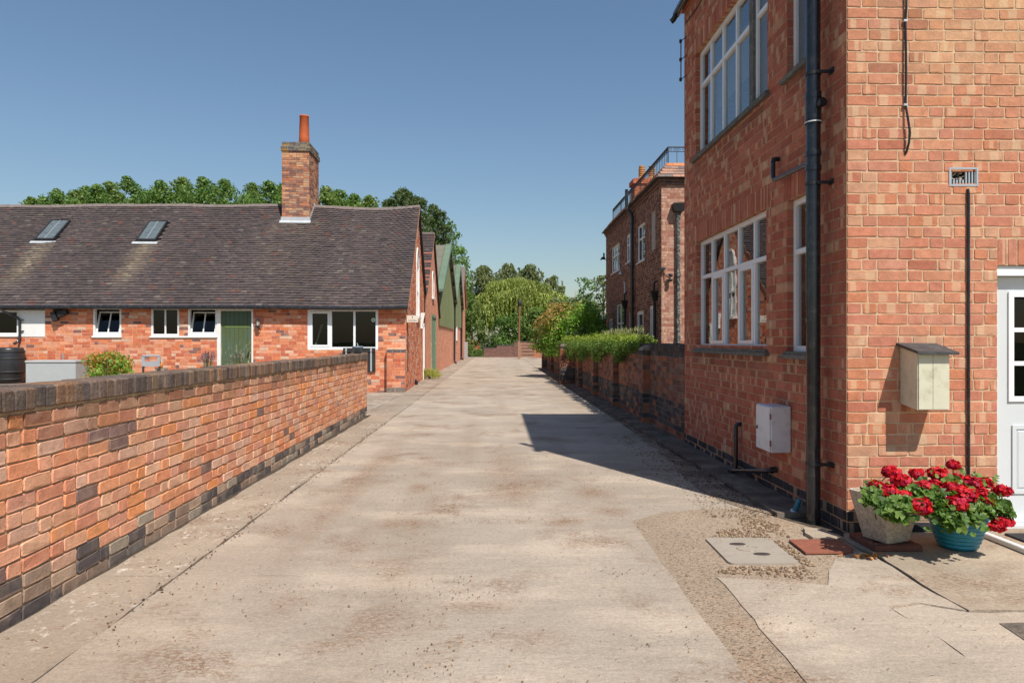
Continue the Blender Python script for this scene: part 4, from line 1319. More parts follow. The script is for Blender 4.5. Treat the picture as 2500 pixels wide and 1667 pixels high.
# --- windows of the front
def hopper(root, fr, o, t=.055, tilt=.30, mat='white_paint'):
    """fixed frame with a two-pane light hinged at the sill, leaning in"""
    u0, u1, z0, z1 = o
    m = MB(); bar_frame(m, fr, u0, u1, z0 + .05, z1, t, -.11, -.01); m.wbox(fr, u0 - .02, u1 + .02, z0, z0 + .05, -.11, .035)
    w = m.build('window', MAT[mat], root)
    a, b_, c, e = u0 + t + .004, u1 - t - .004, z0 + .05 + t + .004, z1 - t - .05
    hz = lambda z: -.03 - (z - c) * tilt
    def bar(mb, ua, ub, za, zb, th=.04):
        mb.hexa([fr.pt(ua, za, hz(za)), fr.pt(ub, za, hz(za)), fr.pt(ub, za, hz(za) - th), fr.pt(ua, za, hz(za) - th),
                 fr.pt(ua, zb, hz(zb)), fr.pt(ub, zb, hz(zb)), fr.pt(ub, zb, hz(zb) - th), fr.pt(ua, zb, hz(zb) - th)])
    s = MB(); bar(s, a, a + .04, c, e); bar(s, b_ - .04, b_, c, e); bar(s, a + .04, b_ - .04, c, c + .045, .039); bar(s, a + .04, b_ - .04, e - .04, e, .039); bar(s, (a + b_) / 2 - .015, (a + b_) / 2 + .015, c + .045, e - .04, .038)
    sh = s.build('hopper_sash', MAT[mat], w)
    for ua, ub in ((a + .03, (a + b_) / 2), ((a + b_) / 2, b_ - .03)):
        p = MB(); p.quad(fr.pt(ua, c + .03, hz(c + .03) - .02), fr.pt(ub, c + .03, hz(c + .03) - .02), fr.pt(ub, e - .03, hz(e - .03) - .02), fr.pt(ua, e - .03, hz(e - .03) - .02)); p.build('pane', MAT['glass_plain'], sh)
    return w
hopper(cot, cfr, wa)
hopper(cot, cfr, wb2, tilt=.32)
window(cot, cfr, wb[0], wb[1], wb[2] + .05, wb[3], cols=[(wb[0] + wb[1]) / 2], depth=.02, t=.055, mull=.04, mat='white_paint', glass='glass_plain')
m = MB(); m.wbox(cfr, wb[0] - .02, wb[1] + .001, wb[2] - .002, wb[2] + .048, -.11, .037); m.wbox(cfr, wb[1] + .001, wb2[0] - .021, wb[2] - .002, wb[2] + .048, -.08, .036); m.build('sill', MAT['white_paint'], cot)
window(cot, cfr, w0[0], w0[1], w0[2] + .05, w0[3], cols=[], depth=.02, t=.06, mat='white_paint', glass='glass_plain')
m = MB(); m.wbox(cfr, w0[0], w0[1] + .001, w0[2], w0[2] + .048, -.1, .035); m.build('sill', MAT['white_paint'], cot)
m = MB(); m.wbox(cfr, pan[0] + .002, pan[1], pan[2], pan[3], -.06, .012); m.build('infill_board', MAT['white_paint'], cot)
m = MB(); m.wbox(cfr, 0, pan[1], pan[3] + .002, EZ, -.03, .02); m.build('lintel_beam', MAT['timber_dark'], cot)
window(cot, cfr, wc[0], wc[1], wc[2], wc[3], cols=[ux(807.5), ux(865)], depth=.01, t=.075, mull=.06, mat='upvc', glass='glass_plain', sashes={(0, 0)}, sash_t=.06)
st = cfr.pt(ux(911), zz(911, 781), -.01 - .022)
m = MB(); m.tube([st, st + Vector((0, -.003, 0))], .058, 20); sk = m.build('sticker', MAT['sticker'], cot)
m = MB(); m.tube([st + Vector((0, -.0035, 0)), st + Vector((0, -.005, 0))], .036, 20); m.build('sticker_print', MAT['sticker_green'], sk)
# something long leaning inside behind the casement
m = MB(); m.hexa([cfr.pt(ux(762), 1.35, -.32), cfr.pt(ux(766), 1.35, -.32), cfr.pt(ux(766), 1.35, -.35), cfr.pt(ux(762), 1.35, -.35), cfr.pt(ux(775), 1.95, -.45), cfr.pt(ux(780), 1.95, -.45), cfr.pt(ux(780), 1.95, -.48), cfr.pt(ux(775), 1.95, -.48)])
wbrd = tag(m.build('white_board', MAT['white_paint']), 'narrow white board leaning inside the wide cottage window', 'board')
# plank door
m = MB(); dt = .075
m.wbox(cfr, dr[0], dr[0] + .10, -.03, dr[3], -.12, .012); m.wbox(cfr, dr[1] - .045, dr[1], -.03, dr[3], -.12, .012); m.wbox(cfr, dr[0] + .10, dr[1] - .045, dr[3] - .085, dr[3], -.12, .011)
dfm = m.build('door_frame', MAT['white_paint'], cot)
pl = empty('door', (CXL + dr[0] + .5, CY, 0)); adopt(pl, cot); remember(pl)
n = 7; pw = (dr[1] - .045 - dr[0] - .10) / n
for k in range(n):
    p = MB(); u0 = dr[0] + .10 + k * pw
    p.wbox(cfr, u0 + .002, u0 + pw - .003, 0.0, dr[3] - .088, -.075, -.035 + (k % 2) * .002)
    p.build('plank', MAT['door_green'], pl)
m = MB(); m.wbox(cfr, dr[0] + .2, dr[1] - .12, 1.86, 1.885, -.04, -.026); m.build('strap_hinge', MAT['hinge_paint'], pl)
m = MB(); m.wbox(cfr, dr[1] - .17, dr[1] - .13, .98, 1.16, -.04, -.024); m.tube([cfr.pt(dr[1] - .15, 1.08, -.03), cfr.pt(dr[1] - .15, 1.08, .01), cfr.pt(dr[1] - .20, 1.07, .015)], .010, 6); m.build('latch', MAT['black_iron'], pl)
# black fold-down board with metal legs under the wide window
fb = empty('folding_table', cfr.pt(ux(878), .5, 0), 'black folded table with metal legs fixed to the cottage wall below the wide window', 'table')
Y0, Y1 = zz(880, 858.6), zz(880, 849.4)
m = MB(); m.wbox(cfr, ux(838.6), ux(916.7), zz(880, 859), zz(880, 849.4), .036, .075); m.build('table_top', MAT['board_black'], fb)
for xa, xb in ((898.3, 916.7), (838.6, 856)):
    m = MB(); m.wbox(cfr, ux(xa), ux(xb), zz(907, 907.9), zz(907, 859.1), .004, .05); m.build('panel', MAT['board_black'], fb)
for xa in (904.8, 844):
    m = MB(); m.wbox(cfr, ux(xa), ux(xa + 4), zz(907, 906), zz(907, 859.5), .051, .075); m.wbox(cfr, ux(xa), ux(xa + 4), zz(907, 858.5), zz(907, 850), .0755, .09); m.build('leg', MAT['galvanised'], fb)
cp.emit(cot, MAT['brick_cot_one'], MAT['brick_cot_all'], 300, hidden=lambda xs, ys, p: xs < 897 and ys > 926 - 0.0746 * xs)

# --- roof: rows of plain tiles with a sagging ridge
def sag(x):
    s = 0.016 * math.sin(x * 0.9) + 0.010 * math.sin(x * 2.3 + 1) - 0.014 * max(0.0, -x - 6.0)
    if x > -6.6: s -= 0.13 * math.sin(math.pi * min(1, max(0, (x + 6.6) / 4.1)))
    return s
EY = CY - 0.20
slope = Vector((0, RYc - EY, RZc - EZ)); SLn = slope.length; sv = slope.normalized(); nv = Vector((1, 0, 0)).cross(sv).normalized()
XV = CX + 0.085
def roof_pt(x, t, d=0.0):      # t metres up the slope
    f = t / SLn
    return Vector((x, EY, EZ)) + sv * t + nv * d + Vector((0, 0, sag(x) * (0.25 + 0.75 * f)))
def on_roof(xs, ys):
    best = None
    for i in range(400):
        t = SLn * i / 399; p = roof_pt(-8, t)
        x, z = onY(xs, ys, p.y); p = roof_pt(x, t)
        if best is None or abs(z - p.z) < best[0]: best = (abs(z - p.z), x, t)
    return best[1], best[2]
cxa = on_roof(688, 541)[0]; cxb = on_roof(755.6, 541)[0]; ct0 = on_roof(720, 541)[1]
sky_a = [on_roof(126, 543), on_roof(172, 543), on_roof(138.5, 591), on_roof(88, 589)]
sky_b = [on_roof(364.7, 545), on_roof(411, 545), on_roof(384, 592), on_roof(335.6, 592)]
skl = []
for q in (sky_a, sky_b):
    xm = sum(p[0] for p in q) / 4; t1 = (q[0][1] + q[1][1]) / 2; t0 = (q[2][1] + q[3][1]) / 2
    skl.append((xm, t0, t1))
SKW = 0.60
GAU = 0.124
def tile_colour(x, t, rng):
    pool = [lin(84, 74, 72), lin(79, 70, 69), lin(90, 79, 76), lin(82, 72, 70), lin(86, 75, 71), lin(76, 68, 68)]
    c = Vector(pool[rng.randrange(len(pool))])
    r = rng.random()
    if r < 0.025: c = Vector(lin(100, 72, 66))
    elif r < 0.05: c = Vector(lin(100, 92, 86))
    for xm, t0, t1 in skl:                          # lime run-off below the rooflights' lead
        if t < t0 - .1 and abs(x - xm - .05) < .42:
            f = (1 - abs(x - xm - .05) / .5) * min(1, max(0.0, (t - .5) / 1.3))
            c = c.lerp(Vector(lin(138, 124, 104)), .8 * f * rng.uniform(.5, 1))
    if t < ct0 and cxa - .3 < x < cxb + .5:
        c = c.lerp(Vector(lin(112, 100, 88)), .55 * rng.random() * min(1, t / ct0))
    if rng.random() < .5 + .5 * math.sin(x * 2.1 + 1.5): c = c * .86
    return tuple(c * rng.uniform(.90, 1.08))
tp = PieceSet('tile', 'tiles', tile_geom, seed=61)
rng = random.Random(62)
nrow = int(SLn / GAU)
Rr = Matrix((Vector((1, 0, 0)), sv, nv)).transposed().to_4x4()
for r_ in range(nrow):
    t = (r_ + .5) * GAU - .01
    x = XV; first = True
    while x > CXL - .1:
        w = 0.168 * rng.uniform(.97, 1.03)
        if first: w = .168 if r_ % 2 else .25; first = False
        xc = x - w / 2
        skip = any(abs(xc - xm) < SKW / 2 + .02 and t0 - .06 < t < t1 + .03 for xm, t0, t1 in skl) or (cxa + .02 < xc < cxb - .02 and t > ct0 + .05)
        if not skip:
            p = roof_pt(xc, t, 0.004 + rng.uniform(-.003, .004))
            tp.add(Matrix.Translation(p) @ Rr @ Matrix.Rotation(rng.uniform(-.012, .012), 4, 'Z'), w - .004, GAU, .030, tile_colour(xc, t, rng), None)
        x -= w
roof = MB()
nx = 40
for i in range(nx):
    xa = CXL - .1 + (XV - CXL + .1) * i / nx; xb = CXL - .1 + (XV - CXL + .1) * (i + 1) / nx
    roof.quad(roof_pt(xa, 0, -.02), roof_pt(xb, 0, -.02), roof_pt(xb, SLn, -.02), roof_pt(xa, SLn, -.02))
bk = lambda x, f: Vector((x, RYc + (VY - RYc) * f, RZc + (VZ - RZc) * f + sag(x) * (1 - f)))
for i in range(nx):
    xa = CXL - .1 + (XV - CXL + .1) * i / nx; xb = CXL - .1 + (XV - CXL + .1) * (i + 1) / nx
    roof.quad(bk(xb, 0), bk(xa, 0), bk(xa, 1.02), bk(xb, 1.02))
roof_o = roof.build('roof', MAT['slate'], cot)
tp.items = [(M, w, h, d, c, a, roof_o, s) for (M, w, h, d, c, a, _, s) in tp.items]
tp.emit(cot, MAT['tile_one'], MAT['tile_all'], 300)
# ridge tiles
x = XV
k = 0
while x > CXL:
    L_ = .46
    if not (cxa - .05 < x - L_ / 2 < cxb + .05):
        p0, p1 = roof_pt(x - .004, SLn, 0), roof_pt(x - L_ + .004, SLn, 0)
        m = MB()
        pr = [(-.135, -.165), (-.09, -.085), (-.035, -.015), (.0, .0), (.035, -.015), (.09, -.085), (.135, -.165)]
        rz = rng.uniform(-.006, .006)
        vs = [p + Vector((0, a, .045 + rz + b_)) for p in (p0, p1) for a, b_ in pr] + [p + Vector((0, a * .9, .022 + rz + b_)) for p in (p0, p1) for a, b_ in pr]
        n_ = len(pr)
        fs = [(i, i + 1, n_ + i + 1, n_ + i) for i in range(n_ - 1)] + [(i, 2 * n_ + i, 2 * n_ + i + 1, i + 1) for i in range(n_ - 1)] + [(n_ + i, n_ + i + 1, 3 * n_ + i + 1, 3 * n_ + i) for i in range(n_ - 1)] + [(0, n_, 3 * n_, 2 * n_), (n_ - 1, 3 * n_ - 1, 4 * n_ - 1, 2 * n_ - 1)]
        m.add(vs, fs); m.build('ridge_tile', MAT['ridge_tile'], roof_o)
    x -= L_
# verge: mortar bed and undercloak along the gable
def verge(root, x, pts, w=.10, h=.05, mat='verge_mortar'):
    m = MB()
    for (y0, z0), (y1, z1) in zip(pts[:-1], pts[1:]):
        m.hexa([(x - w, y0, z0 - h), (x, y0, z0 - h), (x, y1, z1 - h), (x - w, y1, z1 - h), (x - w, y0, z0), (x, y0, z0), (x, y1, z1), (x - w, y1, z1)])
    return m.build('verge', MAT[mat], root)
s1 = lambda t: roof_pt(XV, t, -.021)
verge(roof_o, XV + .004, [(s1(0).y, s1(0).z), (s1(SLn * .5).y, s1(SLn * .5).z), (s1(SLn).y, s1(SLn).z + .01)])
verge(roof_o, XV + .004, [(bk(XV, 0).y, bk(XV, 0).z + .01), (bk(XV, .5).y, bk(XV, .5).z), (bk(XV, 1).y, bk(XV, 1).z)], mat='timber_dark', h=.10)
# rooflights
for xm, t0, t1 in skl:
    m = MB()
    def rb(mb, xa, xb, ta, tb, d0, d1):
        mb.hexa([roof_pt(xm, ta, d0) + Vector((xa, 0, 0)), roof_pt(xm, ta, d0) + Vector((xb, 0, 0)), roof_pt(xm, tb, d0) + Vector((xb, 0, 0)), roof_pt(xm, tb, d0) + Vector((xa, 0, 0)),
                 roof_pt(xm, ta, d1) + Vector((xa, 0, 0)), roof_pt(xm, ta, d1) + Vector((xb, 0, 0)), roof_pt(xm, tb, d1) + Vector((xb, 0, 0)), roof_pt(xm, tb, d1) + Vector((xa, 0, 0))])
    h_ = SKW / 2
    rb(m, -h_, -h_ + .05, t0, t1, -.03, .11); rb(m, h_ - .05, h_, t0, t1, -.03, .11); rb(m, -h_ + .05, h_ - .05, t0, t0 + .05, -.03, .109); rb(m, -h_ + .05, h_ - .05, t1 - .05, t1, -.03, .109)
    sk = m.build('rooflight', MAT['black_iron'], roof_o)
    m = MB(); rb(m, -.009, .009, t0 + .05, t1 - .05, .08, .112); m.build('glazing_bar', MAT['galvanised'], sk)
    for sg in (-1, 1):
        m = MB(); rb(m, min(sg * .012, sg * (h_ - .05)), max(sg * .012, sg * (h_ - .05)), t0 + .05, t1 - .05, .092, .098); m.build('pane', MAT['wired_glass'], sk)
    m = MB(); rb(m, -h_ + .05, h_ - .05, t0 + .05, t1 - .05, -.02, .02); m.build('shaft', MAT['dark_room'], sk)
    m = MB(); rb(m, -h_ - .12, h_ + .05, t0 - .13, t0 - .01, .026, .034); m.build('flashing', MAT['lead'], sk)
# gutter and brackets
m = MB()
pts = [(CXL + (XV - CXL) * k / 24, EY - .05, EZ - .035 + sag(CXL + (XV - CXL) * k / 24) * .25) for k in range(25)]
m.tube(pts, .055, 10)
m.build('gutter', MAT['black_plastic'], cot)
m = MB(); m.box(CXL, CX, CY - .05, CY - .008, EZ - .05, EZ + .04); m.build('fascia', MAT['board_black'], cot)
gx = onY(8, 750, EY)[0]; gx2 = onY(48, 790, CY - .06)[0]
m = MB(); m.tube([(gx, EY - .05, EZ - .06), (gx, EY - .05, EZ - .14), (gx + .05, EY - .03, EZ - .19), (gx2 - .06, CY - .07, EZ - .34), (gx2, CY - .06, EZ - .42), (gx2, CY - .06, 1.55), (gx2 - .02, CY - .12, 1.45), (gx2 - .06, CY - .2, 1.38)], .034, 10)
for z_ in (1.75, 2.05): m.tube([(gx2, CY - .06, z_ - .012), (gx2, CY - .06, z_ + .012)], .040, 10); m.box(gx2 + .03, gx2 + .09, CY - .06, CY, z_ - .008, z_ + .008)
m.build('downpipe', MAT['black_plastic'], cot)
# --- chimney
ch = MB()
cyf = roof_pt(-6, ct0).y; cyb = cyf + 1.38
ctop = CAM_H + (833.5 - 355) / FPX * (cyf + .1)
def chim_colour(i, u, z, rng):
    pool = [lin(196, 138, 104), lin(172, 114, 90), lin(206, 154, 114), lin(150, 104, 90), lin(190, 122, 90), lin(182, 146, 118), lin(134, 98, 88)]
    return tuple(Vector(pool[rng.randrange(len(pool))]) * rng.uniform(.85, 1.1))
def cap_colour(i, u, z, rng):
    return tuple(Vector(rng.choice([lin(110, 106, 100), lin(96, 92, 90), lin(132, 120, 92), lin(150, 116, 62)])) * rng.uniform(.85, 1.1))
chp = PieceSet('brick', 'brickwork', brick_geom, box_geom, rag=1.2, seed=71)
zb = EZ + 1.6; zcap = ctop - .30
stack = empty('chimney', ((cxa + cxb) / 2, cyf + .5, zb)); adopt(stack, roof_o); remember(stack)
for fr_, L_, sd in ((Fr((cxa, cyf, 0), (1, 0, 0)), cxb - cxa, 1), (Fr((cxb, cyf, 0), (0, 1, 0)), cyb - cyf, 2), (Fr((cxa, cyb, 0), (0, -1, 0)), cyb - cyf, 3)):
    brick_wall(chp, stack, fr_, L_, zb, zcap, .0765, [], 'mixed', MAT['mortar_dark'], chim_colour, rec=.007, reveal=0, part='shaft', jit=.004, seed=70 + sd)
for dz0, dz1, o in ((0, .16, .035), (.16, .30, .0)):
    for fr_, L_, sd in ((Fr((cxa - o, cyf - o, 0), (1, 0, 0)), cxb - cxa + 2 * o, 1), (Fr((cxb + o, cyf - o, 0), (0, 1, 0)), cyb - cyf + 2 * o, 2)):
        brick_wall(chp, stack, fr_, L_, zcap + dz0, zcap + dz1, .0765, [], 'mixed', MAT['mortar_dark'], cap_colour, rec=.006, reveal=0, part='cap', jit=.002, seed=75 + sd)
m = MB(); m.box(cxa + .01, cxb - .01, cyf + .01, cyb - .01, zb, zcap + .27); m.box(cxa - .028, cxb + .028, cyf - .028, cyb + .03, zcap + .001, zcap + .15); m.box(cxa + .02, cxb - .02, cyf + .02, cyb, zcap + .27, zcap + .305)
m.build('core', MAT['mortar_dark'], stack)
chp.emit(roof_o, MAT['brick_dark_one'], MAT['brick_dark_all'], 170)
pxc = onY(742.6, 340, cyf + .5)[0]; pyc = cyf + .5
pt_ = CAM_H + (833.5 - 290) / FPX * pyc
m = MB(); zt = zcap + .30
m.lathe((pxc, pyc, 0), [(.15, zt), (.175, zt + .02), (.168, zt + .3), (.150, pt_ - .05), (.160, pt_ - .04), (.162, pt_), (.125, pt_ + .002), (.12, pt_ - .25), (.0, pt_ - .26)], 24); m.build('chimney_pot', MAT['terracotta'], stack)
m = MB()
fl = [roof_pt((cxa + cxb) / 2, ct0 - .13, .035), roof_pt((cxa + cxb) / 2, ct0 + .0, .04)]
m.hexa([Vector((cxa - .06, fl[0].y, fl[0].z - .005)), Vector((cxb + .06, fl[0].y, fl[0].z - .005)), Vector((cxb + .06, fl[1].y, fl[1].z - .005)), Vector((cxa - .06, fl[1].y, fl[1].z - .005)),
        Vector((cxa - .06, fl[0].y, fl[0].z + .004)), Vector((cxb + .06, fl[0].y, fl[0].z + .004)), Vector((cxb + .06, fl[1].y, fl[1].z + .004)), Vector((cxa - .06, fl[1].y, fl[1].z + .004))])
m.box(cxa - .03, cxb + .03, cyf - .016, cyf - .004, fl[1].z - .04, fl[1].z + .12)
for k in range(8):
    t = ct0 + (SLn - ct0) * k / 8; p = roof_pt(cxb, t); m.box(cxb + .004, cxb + .014, p.y, p.y + .12, p.z, p.z + .17 + .001 * k)
m.build('flashing', MAT['lead'], stack)

for o_ in (cot, fb, wbrd): turn_root(o_)
VIEW[:] = [0.0, (0.0, 0.0)]
# ================================================================= outbuildings further along
WX = -2.80; VY = 26.93; VZ = 3.33
def flat_gable(root, x, y0, y1, zt0, zt1, ya, za, mat, part='wall', z0=-.05, thick=.25, openings=()):
    fr = Fr((x, y0, 0), (0, 1, 0)); L = y1 - y0
    prof = lambda u: (zt0 + (za - zt0) * u / (ya - y0)) if y0 + u <= ya else (za + (zt1 - za) * (y0 + u - ya) / (y1 - ya))
    m = mortar_sheet(fr, L, z0, za, list(openings), 0, .12 if openings else 0, prof, (ya - y0,))
    return m.build(part, MAT[mat], root), fr
# --- second brick gable
ob = empty('brick_outbuilding', (-7, 28, 0), 'brick gable with pointed window and tall green doors behind the cottage', 'building')
G2Y1, G2A, G2Z = 33.1, 30.15, 6.18
g2d = (29.3 - VY, 31.5 - VY, 0, 2.62)
_, fr2 = flat_gable(ob, WX, VY + .001, G2Y1, VZ, 2.72, G2A, G2Z, 'far_brick_x', openings=[g2d])
pointed_window(ob, fr2, 30.15 - VY, .8, 3.38, 4.05, 4.55, .06)
m = MB(); bar_frame(m, fr2, g2d[0], g2d[1], 0, 2.62, .12, -.10, .04); bd = m.build('barn_door', MAT['barn_green'], ob)
for k in range(6):
    pw = (g2d[1] - g2d[0] - .24) / 6
    m = MB(); m.wbox(fr2, g2d[0] + .12 + k * pw + .004, g2d[0] + .12 + (k + 1) * pw - .004, .03, 2.5, -.05, -.005 + (k % 2) * .004); m.build('plank', MAT['barn_green'], bd)
sl2 = Vector((0, G2A - VY, G2Z - VZ)); L2 = sl2.length; s2 = sl2.normalized(); n2 = Vector((1, 0, 0)).cross(s2).normalized()
m = MB(); XV2 = WX + .09
m.quad((-14, VY, VZ), (XV2, VY, VZ), (XV2, G2A, G2Z), (-14, G2A, G2Z)); m.quad((XV2, G2Y1 + .1, 2.66), (-14, G2Y1 + .1, 2.66), (-14, G2A, G2Z), (XV2, G2A, G2Z))
r2 = m.build('roof', MAT['slate'], ob)
tp2 = PieceSet('tile', 'tiles', tile_geom, seed=63)
R2 = Matrix((Vector((1, 0, 0)), s2, n2)).transposed().to_4x4()
for r_ in range(int(L2 / GAU)):
    x = XV2
    while x > -6:
        w = .168; p = Vector((x - w / 2, VY, VZ)) + s2 * ((r_ + .5) * GAU) + n2 * .006
        c = tile_colour(-30, 1, rng)
        if r_ in (3, 7, 9, 13, 17, 22) and x > XV2 - .9: c = tuple(Vector(lin(160, 100, 84)) * rng.uniform(.85, 1.1))
        tp2.add(Matrix.Translation(p) @ R2, w - .004, GAU, .030, c, r2); x -= w
tp2.emit(ob, MAT['tile_one'], MAT['tile_all'], 100, min_area=60)
m = MB(); m.box(-14, XV2, G2A - .12, G2A + .12, G2Z - .06, G2Z + .06, .03); m.build('ridge', MAT['ridge_tile'], r2)
verge(r2, XV2 + .004, [(VY, VZ - .01), (G2A, G2Z - .01)]); verge(r2, XV2 + .004, [(G2A, G2Z - .01), (G2Y1 + .1, 2.65)], mat='timber_dark', h=.10)
m = MB(); m.box(-14, WX - .3, VY + .4, G2Y1 - .2, 0, 2.5); m.build('interior', MAT['dark_room'], ob)
# --- two green metal sheds on brick walls
def metal_shed(y0, y1, ya, ze, za, zbrick, label, seed):
    r = empty('metal_shed', (-8, (y0 + y1) / 2, 0), label, 'shed', 'green metal sheds along the lane')
    x = WX - .02
    m = MB(); m.quad((x, y0 + .002, -.05), (x, y1, -.05), (x, y1, zbrick), (x, y0 + .002, zbrick)); m.quad((x, y0 + .002, zbrick), (x, y1, zbrick), (x - .3, y1, zbrick), (x - .3, y0 + .002, zbrick))
    m.build('wall', MAT['far_brick_x'], r)
    m = MB(); n = int((y1 - y0) / .25)
    for k in range(n):                                    # profiled sheet: raised ribs
        a = y0 + (y1 - y0) * k / n; b_ = y0 + (y1 - y0) * (k + 1) / n
        zt = lambda y: ze + (za - ze) * (1 - abs(y - ya) / (ya - y0 if y < ya else y1 - ya))
        c = a + (b_ - a) * .7
        m.quad((x + .05, a, zbrick - .1), (x + .05, c, zbrick - .1), (x + .05, c, zt(c)), (x + .05, a, zt(a)))
        m.hexa([(x + .045, c, zbrick - .1), (x + .085, c + .02, zbrick - .1), (x + .085, b_ - .02, zbrick - .1), (x + .045, b_, zbrick - .1), (x + .045, c, zt(c)), (x + .085, c + .02, zt(c)), (x + .085, b_ - .02, zt(b_)), (x + .045, b_, zt(b_))])
    m.build('cladding', MAT['green_cladding'], r)
    ro = MB(); xo = x + .25
    for sg, yb in ((1, y0 - .25), (-1, y1 + .25)):
        zb_ = ze - (za - ze) * .25 / (ya - y0)
        ro.hexa([(-16, yb, zb_), (xo, yb, zb_), (xo, ya, za), (-16, ya, za), (-16, yb, zb_ + .06), (xo, yb, zb_ + .06), (xo, ya, za + .06), (-16, ya, za + .06)])
    rf = ro.build('roof', MAT['green_roof_sheet'], r)
    xx = xo - .36
    while xx > -7:
        b = MB(); yb = y0 - .25; zb_ = ze - (za - ze) * .25 / (ya - y0)
        b.hexa([(xx - .03, yb, zb_ + .061), (xx + .03, yb, zb_ + .061), (xx + .03, ya, za + .061), (xx - .03, ya, za + .061), (xx - .02, yb, zb_ + .10), (xx + .02, yb, zb_ + .10), (xx + .02, ya, za + .10), (xx - .02, ya, za + .10)])
        b.build('rib', MAT['green_roof_sheet'], rf); xx -= .33
    for sg, yb in ((1, y0 - .25), (-1, y1 + .25)):
        zb_ = ze - (za - ze) * .25 / (ya - y0)
        m = MB(); m.hexa([(xo - .30, yb, zb_ + .07), (xo + .02, yb, zb_ + .07), (xo + .02, ya, za + .07), (xo - .30, ya, za + .07), (xo - .30, yb, zb_ + .13), (xo + .02, yb, zb_ + .13), (xo + .02, ya, za + .13), (xo - .30, ya, za + .13)])
        m.hexa([(xo - .01, yb, zb_ - .16), (xo + .025, yb, zb_ - .16), (xo + .025, ya, za - .16), (xo - .01, ya, za - .16), (xo - .01, yb, zb_ + .069), (xo + .025, yb, zb_ + .069), (xo + .025, ya, za + .069), (xo - .01, ya, za + .069)])
        m.build('barge_board', MAT['green_trim'], rf)
        for f in (.12, .38, .62, .86):                    # purlin ends under the far and near slopes
            yy_ = yb + (ya - yb) * f; z_ = zb_ + (za - zb_) * f
            p = MB(); p.box(x + .05, xo - .012, yy_ - .09, yy_ + .09, z_ - .22, z_ - .04); p.build('purlin', MAT['weathered_wood'], rf)
    m = MB(); m.tube([(-16, y0 - .3, ze - .22), (xo - .1, y0 - .3, ze - .22)], .06, 8); m.build('gutter', MAT['black_plastic'], rf)
    m = MB(); m.box(-15, x - .35, y0 + .3, y1 - .3, 0, ze - .2); m.build('interior', MAT['dark_room'], r)
    py = y1 - .15
    m = MB(); m.tube([(xo - .1, py, ze - .1), (x + .12, py, ze - .5), (x + .10, py, .3), (x + .12, py - .05, .12), (x + .22, py - .22, .06)], .06, 8); m.build('downpipe', MAT['black_plastic'], r)
    return r, x
metal_shed(G2Y1 + .05, 44.5, 38.8, 3.98, 6.85, 2.33, 'green ribbed metal shed on a brick base, nearer of the two', 1)
s2_, sx_ = metal_shed(44.6, 53.6, 49.1, 4.1, 6.86, 2.6, 'green ribbed metal shed on a brick base, farther of the two', 2)
m = MB(); m.box(sx_ - .02, sx_ + .05, 47.8, 49.2, 1.5, 3.2); m.build('boarded_window', MAT['white_paint'], s2_)
# --- brick building at the end of the row
eb = empty('brick_outbuilding', (-7, 55, 0), 'narrow brick gable at the far end of the shed row', 'building')
flat_gable(eb, WX + .05, 53.7, 60.2, 4.6, 4.6, 57.0, 7.6, 'far_brick_x')
m = MB(); xo = WX + .18
m.quad((-14, 53.5, 4.4), (xo, 53.5, 4.4), (xo, 57.0, 7.65), (-14, 57.0, 7.65)); m.quad((xo, 60.4, 4.4), (-14, 60.4, 4.4), (-14, 57.0, 7.65), (xo, 57.0, 7.65))
er = m.build('roof', MAT['ridge_tile'], eb)
for k in range(24):
    m = MB(); f0 = k / 24; f1 = f0 + 1 / 24
    m.hexa([(xo - 1.2, 53.5 + 3.5 * f0, 4.4 + 3.25 * f0 + .03), (xo + .02, 53.5 + 3.5 * f0, 4.4 + 3.25 * f0 + .03), (xo + .02, 53.5 + 3.5 * f1, 4.4 + 3.25 * f1), (xo - 1.2, 53.5 + 3.5 * f1, 4.4 + 3.25 * f1),
            (xo - 1.2, 53.5 + 3.5 * f0, 4.4 + 3.25 * f0 + .07), (xo + .02, 53.5 + 3.5 * f0, 4.4 + 3.25 * f0 + .07), (xo + .02, 53.5 + 3.5 * f1, 4.4 + 3.25 * f1 + .04), (xo - 1.2, 53.5 + 3.5 * f1, 4.4 + 3.25 * f1 + .04)])
    m.build('tile_course', MAT['ridge_tile'], er)
verge(er, xo + .022, [(53.5, 4.42), (57.0, 7.67), (60.4, 4.42)], w=.08, h=.14, mat='verge_mortar')
m = MB(); m.quad((-14, 60.2, -.05), (WX + .05, 60.2, -.05), (WX + .05, 60.2, 4.6), (-14, 60.2, 4.6)); m.build('wall', MAT['far_brick_y'], eb)
m = MB(); m.box(-13, WX - .3, 54.0, 59.9, 0, 4.3); m.build('interior', MAT['dark_room'], eb)
# ================================================================= lane wall with piers, joining the near house
LX = 2.665
lwall = empty('lane_wall', (LX + .1, 20, 0), 'weathered brick wall with piers and dark blue bottom courses beside the house', 'wall')
def lw_colour(i, u, z, rng):
    pool = [lin(150, 100, 80), lin(132, 86, 70), lin(160, 108, 84), lin(120, 84, 72), lin(142, 108, 92), lin(170, 104, 74), lin(112, 82, 72)]
    c = Vector(pool[rng.randrange(len(pool))])
    if .12 < z < .58 and rng.random() < .86: c = Vector(rng.choice([lin(82, 78, 78), lin(92, 86, 84), lin(72, 70, 72)]))
    if z > 1.25: c = Vector(rng.choice([lin(82, 74, 70), lin(98, 86, 78), lin(74, 70, 68)]))
    return tuple(c * rng.uniform(.82, 1.1))
lp = PieceSet('brick', 'brickwork', brick_geom, box_geom, rag=1.5, seed=81)
YE = 36.6
lfr = Fr((LX, YE, 0), (0, -1, 0))
LL = YE - HY1 - .004
